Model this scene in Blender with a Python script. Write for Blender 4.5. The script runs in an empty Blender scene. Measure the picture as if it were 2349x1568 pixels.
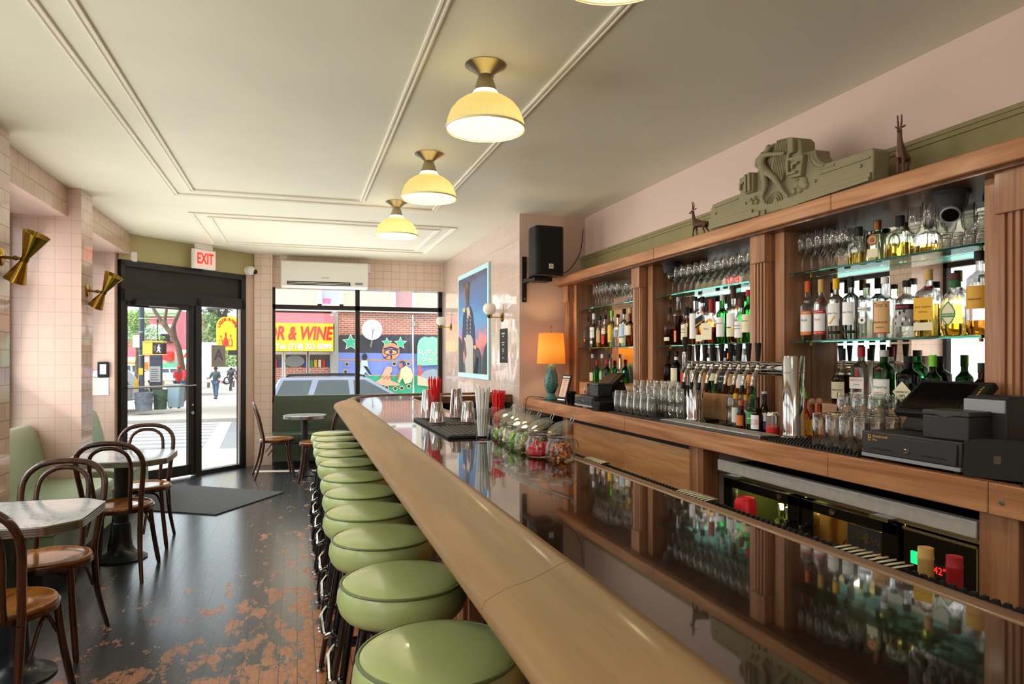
import bpy, math, random
from mathutils import Vector, Matrix
from math import sin, cos, pi, radians as R, sqrt, atan2
C = bpy.context.scene.collection
SC = bpy.context.scene
rnd = random.Random(7)

# ---------------------------------------------------------------- camera
EYE, TH, FPX = 1.47, R(17.46), 1566.0
cs, sn = cos(TH), sin(TH)
cd = bpy.data.cameras.new('camera')
cam = bpy.data.objects.new('camera', cd)
C.objects.link(cam)
cam.location = (0, 0, EYE)
cam.rotation_euler = (pi/2, 0, -TH)
cd.sensor_width = 36
cd.lens = 24.0
cd.shift_y = 34/2349
cd.clip_end = 500
cd.clip_start = 0.05
SC.camera = cam

def lin(h):
    h = h.lstrip('#')
    v = [int(h[i:i+2], 16)/255 for i in (0, 2, 4)]
    return tuple((c/12.92 if c <= .04045 else ((c+.055)/1.055)**2.4) for c in v) + (1,)

# ---------------------------------------------------------------- sky, sun, exposure
w = bpy.data.worlds.new('sky'); SC.world = w; w.use_nodes = True
nt = w.node_tree; nt.nodes.clear()
out = nt.nodes.new('ShaderNodeOutputWorld'); bg = nt.nodes.new('ShaderNodeBackground')
tc = nt.nodes.new('ShaderNodeTexCoord'); nz = nt.nodes.new('ShaderNodeTexNoise')
nz.inputs['Scale'].default_value = 3.0; nz.inputs['Detail'].default_value = 4
rp = nt.nodes.new('ShaderNodeValToRGB')
rp.color_ramp.elements[0].position = .35; rp.color_ramp.elements[0].color = (.72, .86, 1, 1)
rp.color_ramp.elements[1].position = .65; rp.color_ramp.elements[1].color = (1, 1, 1, 1)
nt.links.new(tc.outputs['Generated'], nz.inputs['Vector'])
nt.links.new(nz.outputs[0], rp.inputs[0]); nt.links.new(rp.outputs[0], bg.inputs[0])
nt.links.new(bg.outputs[0], out.inputs[0])
bg.inputs[1].default_value = 2.7

def light(name, kind, loc, rot, energy, color=(1, 1, 1), size=1, size_y=None, angle=None, radius=None):
    d = bpy.data.lights.new(name, kind); d.energy = energy; d.color = color
    if kind == 'AREA':
        d.shape = 'RECTANGLE'; d.size = size; d.size_y = size_y or size
    if angle is not None: d.angle = angle
    if radius is not None: d.shadow_soft_size = radius
    o = bpy.data.objects.new(name, d); C.objects.link(o); o.location = loc; o.rotation_euler = rot
    return o
# hazy daylight, high over the side street
SUN = light('sun', 'SUN', (-8, 2, 9), (R(8), R(-58), 0), 4.2, (1, .95, .88), angle=R(50))
# soft area lights added inside each glass opening to help the daylight
WE, BE, FE, DE = 16, 10, 36, 32
for (ya, yb, q) in ((-1.6, 1.3, .35), (1.9, 4.5, .6), (5.05, 6.4, 1.0), (6.8, 8.4, 1.0)):
    light('window_daylight', 'AREA', (-2.16, (ya+yb)/2, 1.6), (0, R(-80), 0), WE*q*(yb-ya), (1, .99, .96), 1.9, yb-ya)
    # second added lamp aimed up at the ceiling, imitating bounce off the pavement
    light('window_daylight', 'AREA', (-2.14, (ya+yb)/2, 1.2), (0, R(-142), 0), BE*q*(yb-ya), (1, .99, .95), 1.1, yb-ya)
light('window_daylight', 'AREA', (.86, 9.94, 1.5), (R(-132), 0, 0), 16, (1, .99, .96), 2.0, .9)
light('window_daylight', 'AREA', (-1.12, 9.1, 1.0), (R(-132), 0, R(44)), 14, (1, .99, .96), 1.4, .9)
light('window_daylight', 'AREA', (.86, 9.98, 1.68), (R(-86), 0, 0), FE, (1, .98, .95), 2.2, 1.4)
light('window_daylight', 'AREA', (-1.15, 9.15, 1.1), (R(-86), 0, R(44)), DE, (1, .98, .95), 1.5, 1.8)
for _o in list(C.objects):
    if _o.name.startswith("window_daylight"): _o.visible_glossy = False; _o.data.spread = R(128)
# soft fill lamp added behind the camera to brighten the interior
light('rear_room_light', 'AREA', (-.5, -2.2, 2.4), (R(62), 0, 0), 15, (1, .88, .72), 2.6, 1.2)
SC.view_settings.view_transform = 'Standard'; SC.view_settings.look = 'None'
SC.view_settings.exposure = 0.0; SC.view_settings.gamma = 1; SC.view_settings.use_curve_mapping = False
cy = SC.cycles
cy.max_bounces = 10; cy.diffuse_bounces = 4; cy.glossy_bounces = 5; cy.transmission_bounces = 10; cy.transparent_max_bounces = 16
cy.caustics_reflective = False; cy.caustics_refractive = False; cy.sample_clamp_indirect = 4; cy.sample_clamp_direct = 0
cy.use_denoising = True; cy.use_adaptive_sampling = True; cy.adaptive_threshold = .02; cy.blur_glossy = .5

# photo pixel -> place: used to read positions off the survey of the photograph
def YX(px, X):
    k = (px-1174.5)/FPX
    return X*(cs-k*sn)/(sn+k*cs)
def XY(px, Y):
    k = (px-1174.5)/FPX
    return Y*(sn+k*cs)/(cs-k*sn)
def PT(px, py, d):
    k = (px-1174.5)/FPX*d
    return Vector((k*cs+d*sn, d*cs-k*sn, EYE-(py-818)*d/FPX))
def ZY(py, X, Y): return EYE-(py-818)*(X*sn+Y*cs)/FPX

# ---------------------------------------------------------------- materials
M = {}
def nodes(name):
    m = bpy.data.materials.new(name); m.use_nodes = True; M[name] = m
    t = m.node_tree; t.nodes.clear()
    o = t.nodes.new('ShaderNodeOutputMaterial'); b = t.nodes.new('ShaderNodeBsdfPrincipled')
    t.links.new(b.outputs[0], o.inputs[0])
    return m, t, b, o
def N(t, kind, **kw):
    n = t.nodes.new('ShaderNode'+kind)
    for k, v in kw.items():
        if k in n.inputs: n.inputs[k].default_value = v
        else: setattr(n, k, v)
    return n
def ramp(t, stops):
    r = t.nodes.new('ShaderNodeValToRGB'); e = r.color_ramp.elements
    while len(e) < len(stops): e.new(.5)
    for i, (p, c) in enumerate(stops): e[i].position = p; e[i].color = c
    return r
def mat(name, col, rough=.5, metal=0, spec=.5, coat=0, var=0, vscale=8, bump=0, bscale=60, emit=None, es=0, trans=0, ior=1.45, sheen=0):
    if name in M: return M[name]
    m, t, b, o = nodes(name)
    c = lin(col) if isinstance(col, str) else tuple(col)+(1,)
    b.inputs['Base Color'].default_value = c; b.inputs['Roughness'].default_value = rough; b.inputs['Metallic'].default_value = metal
    b.inputs['Specular IOR Level'].default_value = spec; b.inputs['Coat Weight'].default_value = coat; b.inputs['Coat Roughness'].default_value = .08
    b.inputs['Transmission Weight'].default_value = trans; b.inputs['IOR'].default_value = ior
    b.inputs['Sheen Weight'].default_value = sheen
    if emit:
        b.inputs['Emission Color'].default_value = lin(emit); b.inputs['Emission Strength'].default_value = es
    if var or bump:
        tc = N(t, 'TexCoord'); n = N(t, 'TexNoise', Scale=vscale, Detail=4)
        t.links.new(tc.outputs['Object'], n.inputs['Vector'])
        if var:
            r = ramp(t, [(.3, tuple(x*(1-var) for x in c[:3])+(1,)), (.7, tuple(min(1, x*(1+var)) for x in c[:3])+(1,))])
            t.links.new(n.outputs[0], r.inputs[0]); t.links.new(r.outputs[0], b.inputs['Base Color'])
        if bump:
            n2 = N(t, 'TexNoise', Scale=bscale, Detail=3); bp = N(t, 'Bump', Strength=bump, Distance=.004)
            t.links.new(tc.outputs['Object'], n2.inputs['Vector'])
            t.links.new(n2.outputs[0], bp.inputs['Height']); t.links.new(bp.outputs[0], b.inputs['Normal'])
    return m
def wood(name, c1, c2, c3, axis='Y', scale=1.0, rough=.35, coat=.15, spec=.4):
    m, t, b, o = nodes(name)
    tc = N(t, 'TexCoord'); mp = N(t, 'Mapping')
    s = {'X': (.35, 6, 6), 'Y': (6, .35, 6), 'Z': (6, 6, .35)}[axis]
    mp.inputs['Scale'].default_value = tuple(v*scale for v in s)
    n1 = N(t, 'TexNoise', Scale=1.6, Detail=6, Roughness=.6, Distortion=1.2); n2 = N(t, 'TexNoise', Scale=9, Detail=5, Roughness=.7)
    r = ramp(t, [(.28, lin(c1)), (.5, lin(c2)), (.74, lin(c3))])
    mx = N(t, 'Mix', data_type='RGBA', blend_type='MULTIPLY'); mx.inputs[0].default_value = .35
    r2 = ramp(t, [(.35, (.55, .5, .45, 1)), (.6, (1, 1, 1, 1))])
    L = t.links.new
    L(tc.outputs['Object'], mp.inputs[0]); L(mp.outputs[0], n1.inputs['Vector']); L(mp.outputs[0], n2.inputs['Vector'])
    L(n1.outputs[0], r.inputs[0]); L(n2.outputs[0], r2.inputs[0]); L(r.outputs[0], mx.inputs[6]); L(r2.outputs[0], mx.inputs[7])
    L(mx.outputs[2], b.inputs['Base Color'])
    b.inputs['Roughness'].default_value = rough; b.inputs['Coat Weight'].default_value = coat; b.inputs['Coat Roughness'].default_value = .12
    b.inputs['Specular IOR Level'].default_value = spec
    return m
def tile(name, axis, tw, th, c, grout, offset=0.0, rough=.08, var=.05, mortar=.025, ox=0, oz=0, bump=.35):
    m, t, b, o = nodes(name); L = t.links.new
    tc = N(t, 'TexCoord'); sp = N(t, 'SeparateXYZ'); cb = N(t, 'CombineXYZ')
    L(tc.outputs['Object'], sp.inputs[0]); L(sp.outputs[{'X': 0, 'Y': 1}[axis]], cb.inputs[0]); L(sp.outputs[2], cb.inputs[1])
    mp = N(t, 'Mapping'); mp.inputs['Location'].default_value = (ox, oz, 0); L(cb.outputs[0], mp.inputs[0])
    bk = N(t, 'TexBrick', offset=offset, squash=1.0)
    c = lin(c); k = 1-var
    bk.inputs['Color1'].default_value = c; bk.inputs['Color2'].default_value = (c[0]*k, c[1]*k, c[2]*k, 1); bk.inputs['Mortar'].default_value = lin(grout)
    bk.inputs['Scale'].default_value = 1; bk.inputs['Brick Width'].default_value = tw; bk.inputs['Row Height'].default_value = th
    bk.inputs['Mortar Size'].default_value = mortar*th; bk.inputs['Mortar Smooth'].default_value = .3
    L(mp.outputs[0], bk.inputs['Vector']); L(bk.outputs['Color'], b.inputs['Base Color'])
    n = N(t, 'TexNoise', Scale=5, Detail=1); L(tc.outputs['Object'], n.inputs['Vector'])
    ma = N(t, 'Math', operation='MULTIPLY_ADD'); ma.inputs[1].default_value = -1.0; L(bk.outputs['Fac'], ma.inputs[0]); 
    mb_ = N(t, 'Math', operation='MULTIPLY'); mb_.inputs[1].default_value = 1.2; L(n.outputs[0], mb_.inputs[0]); L(mb_.outputs[0], ma.inputs[2])
    bp = N(t, 'Bump', Strength=bump, Distance=.004); L(ma.outputs[0], bp.inputs['Height']); L(bp.outputs[0], b.inputs['Normal'])
    b.inputs['Roughness'].default_value = rough
    return m
def pane(name, tint, refl=1.0):
    m = bpy.data.materials.new(name); m.use_nodes = True; M[name] = m
    t = m.node_tree; t.nodes.clear(); o = t.nodes.new('ShaderNodeOutputMaterial')
    tr = N(t, 'BsdfTransparent'); tr.inputs[0].default_value = tint; g = N(t, 'BsdfGlossy', Roughness=.01)
    lw = N(t, 'LayerWeight'); lw.inputs[0].default_value = .5; mx = N(t, 'MixShader')
    pw = N(t, 'Math', operation='POWER'); pw.inputs[1].default_value = 5 if refl < 2 else 3; mu = N(t, 'Math', operation='MULTIPLY_ADD'); mu.inputs[1].default_value = .9*refl; mu.inputs[2].default_value = .035*refl
    t.links.new(lw.outputs['Facing'], pw.inputs[0]); t.links.new(pw.outputs[0], mu.inputs[0])
    t.links.new(mu.outputs[0], mx.inputs[0]); t.links.new(tr.outputs[0], mx.inputs[1]); t.links.new(g.outputs[0], mx.inputs[2])
    t.links.new(mx.outputs[0], o.inputs[0])
    return m

# ---------------------------------------------------------------- mesh builder
class MB:
    def __init__(s): s.V = []; s.F = []; s.mi = []; s.cur = 0; s.T = None
    def raw(s, vs, fs):
        b = len(s.V)
        s.V += [tuple(s.T @ Vector(v)) if s.T else tuple(v) for v in vs]
        for f in fs: s.F.append(tuple(b+i for i in f)); s.mi.append(s.cur)
        return s
    def box(s, x0, y0, z0, x1, y1, z1):
        x0, x1 = sorted((x0, x1)); y0, y1 = sorted((y0, y1)); z0, z1 = sorted((z0, z1))
        return s.raw([(x0, y0, z0), (x1, y0, z0), (x1, y1, z0), (x0, y1, z0), (x0, y0, z1), (x1, y0, z1), (x1, y1, z1), (x0, y1, z1)],
                     [(3, 2, 1, 0), (4, 5, 6, 7), (0, 1, 5, 4), (1, 2, 6, 5), (2, 3, 7, 6), (3, 0, 4, 7)])
    def cbox(s, c, sz): return s.box(c[0]-sz[0]/2, c[1]-sz[1]/2, c[2]-sz[2]/2, c[0]+sz[0]/2, c[1]+sz[1]/2, c[2]+sz[2]/2)
    def lathe(s, prof, c=(0, 0, 0), seg=24, sx=1, sy=1, a0=0, a1=2*pi, axis='Z'):
        full = abs(a1-a0-2*pi) < 1e-6; n = seg if full else seg+1
        vs, rows, fs = [], [], []
        def put(r, z, a):
            x, y = r*cos(a)*sx, r*sin(a)*sy
            p = {'Z': (x, y, z), 'X': (z, x, y), 'Y': (y, z, x)}[axis]
            vs.append((c[0]+p[0], c[1]+p[1], c[2]+p[2]))
        for r, z in prof:
            if r < 1e-6: rows.append([len(vs)]*n); put(0, z, 0)
            else:
                rows.append(list(range(len(vs), len(vs)+n)))
                for i in range(n): put(r, z, a0+(a1-a0)*i/seg)
        for i in range(len(rows)-1):
            A, B = rows[i], rows[i+1]
            for j in range(seg):
                k = (j+1) % n
                f = [A[j], A[k], B[k], B[j]]
                f = [x for q, x in enumerate(f) if x not in f[:q]]
                if len(f) > 2: fs.append(tuple(f))
        return s.raw(vs, fs)
    def cyl(s, c, r, h, seg=20, r2=None, axis='Z'):
        r2 = r if r2 is None else r2
        return s.lathe([(0, 0), (r, 0), (r2, h), (0, h)], c, seg, axis=axis)
    def tube(s, pts, r, seg=8, closed=False, flat=1.0):
        P = [Vector(p) for p in pts]; n = len(P)
        rs = r if isinstance(r, (list, tuple)) else [r]*n
        vs, fs = [], []; up = None
        for i in range(n):
            if closed: t = P[(i+1) % n]-P[i-1]
            else: t = P[min(i+1, n-1)]-P[max(i-1, 0)]
            t.normalize()
            if up is None:
                up = Vector((0, 0, 1)) if abs(t.z) < .9 else Vector((1, 0, 0))
            up = (up-t*up.dot(t)).normalized(); sd = t.cross(up)
            for j in range(seg):
                a = 2*pi*j/seg
                vs.append(P[i]+(sd*cos(a)+up*sin(a)*flat)*rs[i])
        for i in range(n if closed else n-1):
            k = (i+1) % n
            for j in range(seg):
                q = (j+1) % seg
                fs.append((i*seg+j, i*seg+q, k*seg+q, k*seg+j))
        if not closed: fs += [tuple(range(seg-1, -1, -1)), tuple((n-1)*seg+j for j in range(seg))]
        return s.raw(vs, fs)
    def prism(s, poly, d0, d1, plane='XZ'):
        # poly in two axes, extruded along the third
        def p(u, v, d): return {'XZ': (u, d, v), 'YZ': (d, u, v), 'XY': (u, v, d)}[plane]
        n = len(poly)
        vs = [p(u, v, d0) for u, v in poly]+[p(u, v, d1) for u, v in poly]
        fs = [tuple(range(n)), tuple(range(2*n-1, n-1, -1))]+[(i, i+n, (i+1) % n+n, (i+1) % n) for i in range(n)]
        return s.raw(vs, fs)
    def ball(s, c, r, seg=12, sz=1, sx=1, sy=1):
        return s.lathe([(r*sin(pi*i/8), -r*sz*cos(pi*i/8)) for i in range(9)], c, seg, sx, sy)
    def build(s, name, m=None, parent=None, loc=None, rot=None, bev=0, smooth=True, bseg=2, sub=0, ang=38):
        me = bpy.data.meshes.new(name); me.from_pydata(s.V, [], s.F)
        ms = m if isinstance(m, (list, tuple)) else [m]
        for x in ms: me.materials.append(x)
        if len(ms) > 1:
            for p, i in zip(me.polygons, s.mi): p.material_index = i
        fix(me)
        o = bpy.data.objects.new(name, me); C.objects.link(o)
        if smooth:
            for p in me.polygons: p.use_smooth = True
            me.set_sharp_from_angle(angle=R(ang))
        if parent: o.parent = parent
        if loc is not None: o.location = loc
        if rot is not None: o.rotation_euler = rot
        if bev:
            b = o.modifiers.new('b', 'BEVEL'); b.width = bev; b.segments = bseg; b.limit_method = 'ANGLE'; b.angle_limit = R(40); b.harden_normals = False
        if sub:
            b = o.modifiers.new('s', 'SUBSURF'); b.levels = sub; b.render_levels = sub
        return o
import bmesh
def fix(me):
    b = bmesh.new(); b.from_mesh(me); bmesh.ops.recalc_face_normals(b, faces=b.faces); b.to_mesh(me); b.free(); me.update()

def tag(o, label, cat, group=None, kind=None):
    if label: o['label'] = label
    if cat: o['category'] = cat
    if group: o['group'] = group
    if kind: o['kind'] = kind
    return o
def thing(name, label, cat, loc=(0, 0, 0), rz=0, group=None):
    o = bpy.data.objects.new(name, None); C.objects.link(o); o.empty_display_size = .05
    o.location = loc; o.rotation_euler = (0, 0, rz)
    return tag(o, label, cat, group)
def struct(name, mb, m, parent=None, **kw):
    o = mb.build(name, m, parent, **kw); o['kind'] = 'structure'; return o
def copy_tree(o, parent=None):
    c = o.copy(); C.objects.link(c); c.parent = parent
    for ch in [x for x in KIDS.get(o.name, o.children)]: copy_tree(ch, c)
    return c
KIDS = {}
def dup(o, loc, rz=None, label=None, group=None):
    c = copy_tree(o); c.location = loc
    if rz is not None: c.rotation_euler = (0, 0, rz)
    if label: c['label'] = label
    if group: c['group'] = group
    return c
_tc = {}
def text(name, s, size, m, parent=None, loc=(0, 0, 0), rot=(0, 0, 0), ext=.0008, bend=None, shear=0, sx=1, align='CENTER', bold=0):
    """lettering as a thin mesh; bend=(r) wraps it round a vertical cylinder of that radius (local axis at the parent's z)"""
    key = (s, size, ext, shear, sx, align, bold)
    if key not in _tc:
        cu = bpy.data.curves.new('t', 'FONT'); cu.body = s; cu.size = size; cu.extrude = ext; cu.align_x = align; cu.align_y = 'CENTER'; cu.shear = shear
        cu.resolution_u = 2; cu.offset = bold
        o = bpy.data.objects.new('t', cu); C.objects.link(o)
        dg = bpy.context.evaluated_depsgraph_get(); dg.update()
        me = bpy.data.meshes.new_from_object(o.evaluated_get(dg)); bpy.data.objects.remove(o)
        for v in me.vertices: v.co.x *= sx
        _tc[key] = me
    me = _tc[key].copy(); me.name = name; me.materials.clear(); me.materials.append(m)
    if bend:
        for v in me.vertices:
            a = v.co.x/bend; rr = bend+v.co.z
            v.co = Vector((rr*sin(a), -rr*cos(a), v.co.y))
    o = bpy.data.objects.new(name, me); C.objects.link(o); o.parent = parent
    o.location = loc; o.rotation_euler = rot
    return o
def skin(name, J, bones, m, parent=None, sub=1, loc=None, rot=None, root=None):
    ks = list(J); ix = {k: i for i, k in enumerate(ks)}
    me = bpy.data.meshes.new(name); me.from_pydata([J[k][:3] for k in ks], [(ix[a], ix[b]) for a, b in bones], [])
    o = bpy.data.objects.new(name, me); C.objects.link(o); me.materials.append(m)
    md = o.modifiers.new('skin', 'SKIN'); md.use_smooth_shade = True
    if not me.skin_vertices: me.skin_vertices.new()
    for k in ks:
        r = J[k][3]; v = me.skin_vertices[0].data[ix[k]]
        v.radius = r if isinstance(r, tuple) else (r, r); v.use_root = (k == (root or ks[0]))
    if sub:
        sb = o.modifiers.new('s', 'SUBSURF'); sb.levels = sub; sb.render_levels = sub
    if parent: o.parent = parent
    if loc is not None: o.location = loc
    if rot is not None: o.rotation_euler = rot
    return o
def arc(c, r, a0, a1, n, plane='XY', ry=None):
    ry = r if ry is None else ry
    o = []
    for i in range(n+1):
        a = a0+(a1-a0)*i/n; u, v = r*cos(a), ry*sin(a)
        o.append({'XY': (c[0]+u, c[1]+v, c[2]), 'XZ': (c[0]+u, c[1], c[2]+v), 'YZ': (c[0], c[1]+u, c[2]+v)}[plane])
    return o
def smoothpath(P, n=6, closed=False):
    P = [Vector(p) for p in P]; o = []; m = len(P)
    for i in range(m if closed else m-1):
        p0 = P[i-1] if (i > 0 or closed) else P[i]; p1 = P[i]; p2 = P[(i+1) % m]; p3 = P[(i+2) % m] if (closed or i+2 < m) else P[min(i+1, m-1)]
        for j in range(n):
            t = j/n
            o.append(.5*((2*p1)+(-p0+p2)*t+(2*p0-5*p1+4*p2-p3)*t*t+(-p0+3*p1-3*p2+p3)*t**3))
    if not closed: o.append(P[-1])
    return o
def rrect(w, h, r, n=4):
    o = []
    for cx, cy, a in ((w/2-r, h/2-r, 0), (-w/2+r, h/2-r, pi/2), (-w/2+r, -h/2+r, pi), (w/2-r, -h/2+r, 3*pi/2)):
        for i in range(n+1): o.append((cx+r*cos(a+pi/2*i/n), cy+r*sin(a+pi/2*i/n)))
    return o

def glassware(name, tint, thin, rough=0.0):
    """clear tableware glass: part straight-through (thin walls), part refracting (thick base)"""
    m, t, b, o = nodes(name)
    b.inputs['Base Color'].default_value = lin(tint); b.inputs['Transmission Weight'].default_value = 1; b.inputs['Roughness'].default_value = rough; b.inputs['IOR'].default_value = 1.45
    tr = N(t, 'BsdfTransparent'); tr.inputs[0].default_value = lin(tint); mx = N(t, 'MixShader'); mx.inputs[0].default_value = thin
    t.links.new(b.outputs[0], mx.inputs[1]); t.links.new(tr.outputs[0], mx.inputs[2]); t.links.new(mx.outputs[0], o.inputs[0])
    return m
# ---------------------------------------------------------------- shared materials
tile('tile_reveal', 'X', .118, .108, '#d0b2a5', '#b9a396', 0, rough=.12, mortar=.03, bump=.2)
tile('tile_pier', 'Y', .2, .108, '#d3b7a6', '#9c8577', .5, rough=.06, mortar=.03)
tile('tile_pier_front', 'X', .118, .108, '#f0d6c4', '#c8ae9c', 0, rough=.1, mortar=.03)
tile('tile_poster', 'Y', .235, .108, '#bca699', '#c8b5a9', .5, rough=.035, var=.04, mortar=.03, bump=.5)
tile('tile_header', 'Y', .2, .13, '#c9aa96', '#9f8676', .5, rough=.12, mortar=.03)
mat('pink_paint', '#dabfb1', .55, var=.02, vscale=2)
mat('ceiling_paint', '#dedac3', .42, var=.03, vscale=2.5, bump=.25, bscale=3)
mat('ceiling_trim_paint', '#e9e2cf', .4)
mat('olive_paint', '#b8ac7c', .45)
mat('olive_dark', '#8c8258', .5, var=.05)
mat('black_frame', '#262322', .35)
mat('black_gloss', '#0d0c0c', .12)
mat('black_matte', '#141414', .6)
mat('black_rubber', '#151515', .55, bump=.5, bscale=200)
mat('charcoal', '#303133', .45)
mat('grey_plastic', '#8d9196', .35)
mat('white_plastic', '#f1efe6', .4)
mat('white_paint', '#efece4', .5)
mat('chrome', '#dcdcdc', .08, 1)
mat('steel', '#c4c3bf', .26, 1)
mat('steel_brushed', '#cfcdc8', .5, .5, var=.08, vscale=20)
mat('brass', '#b08d3a', .16, 1)
mat('brass_dark', '#8a6a2c', .22, 1)
mat('nickel', '#a99f8d', .3, 1)
glassware('glass', '#ffffff', .4); pane('jar_glass', (.975, .985, .98, 1), 1.6); pane('stem_glass', (.975, .985, .98, 1), 3.6)
mat('glass_shelf', '#9fe0d0', .02, trans=1, ior=1.3)
mat('green_vinyl', '#a2ae70', .28, coat=.25, bump=.08, bscale=300)
mat('green_vinyl_dark', '#8ea184', .33, coat=.15)
mat('piping_green', '#5d6a3d', .4)
mat('black_enamel', '#0e0e10', .13, coat=.6)
mat('paper', '#f2f0ea', .7)
mat('red_plastic', '#e02020', .25)
mat('red_letter', '#e8352a', .5)
mat('white_letter', '#fbfbf5', .5)
mat('black_letter', '#1a1a1a', .5)
mat('gold_letter', '#d8a93c', .4)
mat('mirror', '#e9eeea', .0, 1)
mat('cream_label', '#efe6c8', .6)
mat('white_label', '#f3f2ee', .6)
mat('cord', '#1c1916', .5)
pane('window_glass', (.97, .985, .98, 1))
pane('shade_film', (.16, .14, .12, 1))
wood('walnut', '#6b4028', '#a67452', '#c89870', 'Z', .9, .38)
wood('walnut_y', '#6a3e26', '#b07850', '#d8a478', 'Y', .9, .34)
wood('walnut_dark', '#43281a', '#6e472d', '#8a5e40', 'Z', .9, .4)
wood('walnut_panel', '#a06a42', '#cc9666', '#e2b486', 'Y', .55, .36)
wood('rail_maple', '#6e5030', '#8c6c40', '#a68656', 'Y', .4, .52, .05)
wood('lip_wood', '#5e4230', '#7f5f45', '#987556', 'Y', .7, .4)
wood('bartop_dark', '#0d0705', '#170c08', '#22130c', 'Y', .5, .03, .35, .7)
wood('bent_walnut', '#22110a', '#3c2013', '#57321e', 'Z', .8, .2, .5)
wood('seat_walnut', '#5a3215', '#84501f', '#a87234', 'Y', .9, .18, .6)
wood('statue_wood', '#33201a', '#5a3a2a', '#7d5a3e', 'Z', 2, .35)

# worn painted floorboards: black paint scuffed through to orange timber
m, t, b, o = nodes('floor_boards'); L = t.links.new
tc = N(t, 'TexCoord'); sp = N(t, 'SeparateXYZ'); L(tc.outputs['Object'], sp.inputs[0])
cb = N(t, 'CombineXYZ'); L(sp.outputs[1], cb.inputs[0]); L(sp.outputs[0], cb.inputs[1])
bk = N(t, 'TexBrick', offset=.37, squash=1.0); bk.inputs['Scale'].default_value = 1; bk.inputs['Brick Width'].default_value = 2.6; bk.inputs['Row Height'].default_value = .084
bk.inputs['Mortar Size'].default_value = .0022; bk.inputs['Mortar Smooth'].default_value = .2
bk.inputs['Color1'].default_value = (1, 1, 1, 1); bk.inputs['Color2'].default_value = (.8, .8, .8, 1); bk.inputs['Mortar'].default_value = (.15, .15, .15, 1); L(cb.outputs[0], bk.inputs['Vector'])
mp = N(t, 'Mapping'); mp.inputs['Scale'].default_value = (1.6, .75, 1); L(tc.outputs['Object'], mp.inputs[0])
na = N(t, 'TexNoise', Scale=5.5, Detail=9, Roughness=.72); L(mp.outputs[0], na.inputs['Vector'])
nb = N(t, 'TexNoise', Scale=1.1, Detail=2); L(tc.outputs['Object'], nb.inputs['Vector'])
# where feet pass: along the stools and near the first tables
mx_ = N(t, 'MapRange'); mx_.inputs['From Min'].default_value = -.75; mx_.inputs['From Max'].default_value = .25; mx_.inputs['To Min'].default_value = -.01; mx_.inputs['To Max'].default_value = .11; L(sp.outputs[0], mx_.inputs['Value'])
my_ = N(t, 'MapRange'); my_.inputs['From Min'].default_value = 2.6; my_.inputs['From Max'].default_value = 6.5; my_.inputs['To Min'].default_value = .1; my_.inputs['To Max'].default_value = -.08; L(sp.outputs[1], my_.inputs['Value'])
s1 = N(t, 'Math', operation='ADD'); L(mx_.outputs[0], s1.inputs[0]); L(my_.outputs[0], s1.inputs[1])
s2 = N(t, 'Math', operation='ADD'); L(s1.outputs[0], s2.inputs[0]); L(na.outputs[0], s2.inputs[1])
s3 = N(t, 'Math', operation='MULTIPLY_ADD'); s3.inputs[1].default_value = .22; L(nb.outputs[0], s3.inputs[0]); L(s2.outputs[0], s3.inputs[2])
wr = ramp(t, [(.716, (0, 0, 0, 1)), (.726, (1, 1, 1, 1))]); L(s3.outputs[0], wr.inputs[0])
ng = N(t, 'TexNoise', Scale=30, Detail=3); L(mp.outputs[0], ng.inputs['Vector'])
rw = ramp(t, [(.3, lin('#8a4f27')), (.7, lin('#c07a43'))]); L(ng.outputs[0], rw.inputs[0])
rk = ramp(t, [(.3, lin('#232629')), (.7, lin('#34373a'))]); L(ng.outputs[0], rk.inputs[0])
mxc = N(t, 'Mix', data_type='RGBA'); L(wr.outputs[0], mxc.inputs[0]); L(rk.outputs[0], mxc.inputs[6]); L(rw.outputs[0], mxc.inputs[7])
mul = N(t, 'Mix', data_type='RGBA', blend_type='MULTIPLY'); mul.inputs[0].default_value = 1; L(mxc.outputs[2], mul.inputs[6]); L(bk.outputs['Color'], mul.inputs[7])
L(mul.outputs[2], b.inputs['Base Color'])
rr = N(t, 'MapRange'); rr.inputs['To Min'].default_value = .24; rr.inputs['To Max'].default_value = .5; L(wr.outputs[0], rr.inputs['Value']); L(rr.outputs[0], b.inputs['Roughness'])
b.inputs['Specular IOR Level'].default_value = .85; b.inputs['Coat Weight'].default_value = .35; b.inputs['Coat Roughness'].default_value = .3
ad = N(t, 'Math', operation='MULTIPLY_ADD'); ad.inputs[1].default_value = -.6; L(bk.outputs['Fac'], ad.inputs[0]); L(nb.outputs[0], ad.inputs[2])
bp = N(t, 'Bump', Strength=.35, Distance=.004); L(ad.outputs[0], bp.inputs['Height']); L(bp.outputs[0], b.inputs['Normal'])

# ---------------------------------------------------------------- room shell
XL, XR, YB, YF, ZC = -2.2, 2.745, -3.0, 10.1, 2.858
XP, YP = 2.06, 6.29          # poster wall plane, return wall plane
DA, DB = Vector((-1.81, 8.65, 0)), Vector((-.546, 9.87, 0))
du = (DB-DA).normalized(); dn = Vector((-du.y, du.x, 0))   # along the door wall, outward
def dw(tt, nn, z): p = DA+du*tt+dn*nn; return (p.x, p.y, z)
fl = MB(); fl.prism([(XL-.15, YB), (XR, YB), (XR, YF+.1), (-.45, YF+.1), (-.5, 9.95), (-1.98, 8.52), (XL-.15, 8.5)], -.12, 0, 'XY')
struct('floor', fl, M['floor_boards'], smooth=False)
cl = MB(); cl.box(XL-.15, YB, ZC, XR+.1, YF+.15, ZC+.1)
struct('ceiling', cl, M['ceiling_paint'], smooth=False)
struct('wall_right', MB().box(XR, YB, 0, XR+.1, YP+.1, ZC), M['pink_paint'], smooth=False)
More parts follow.
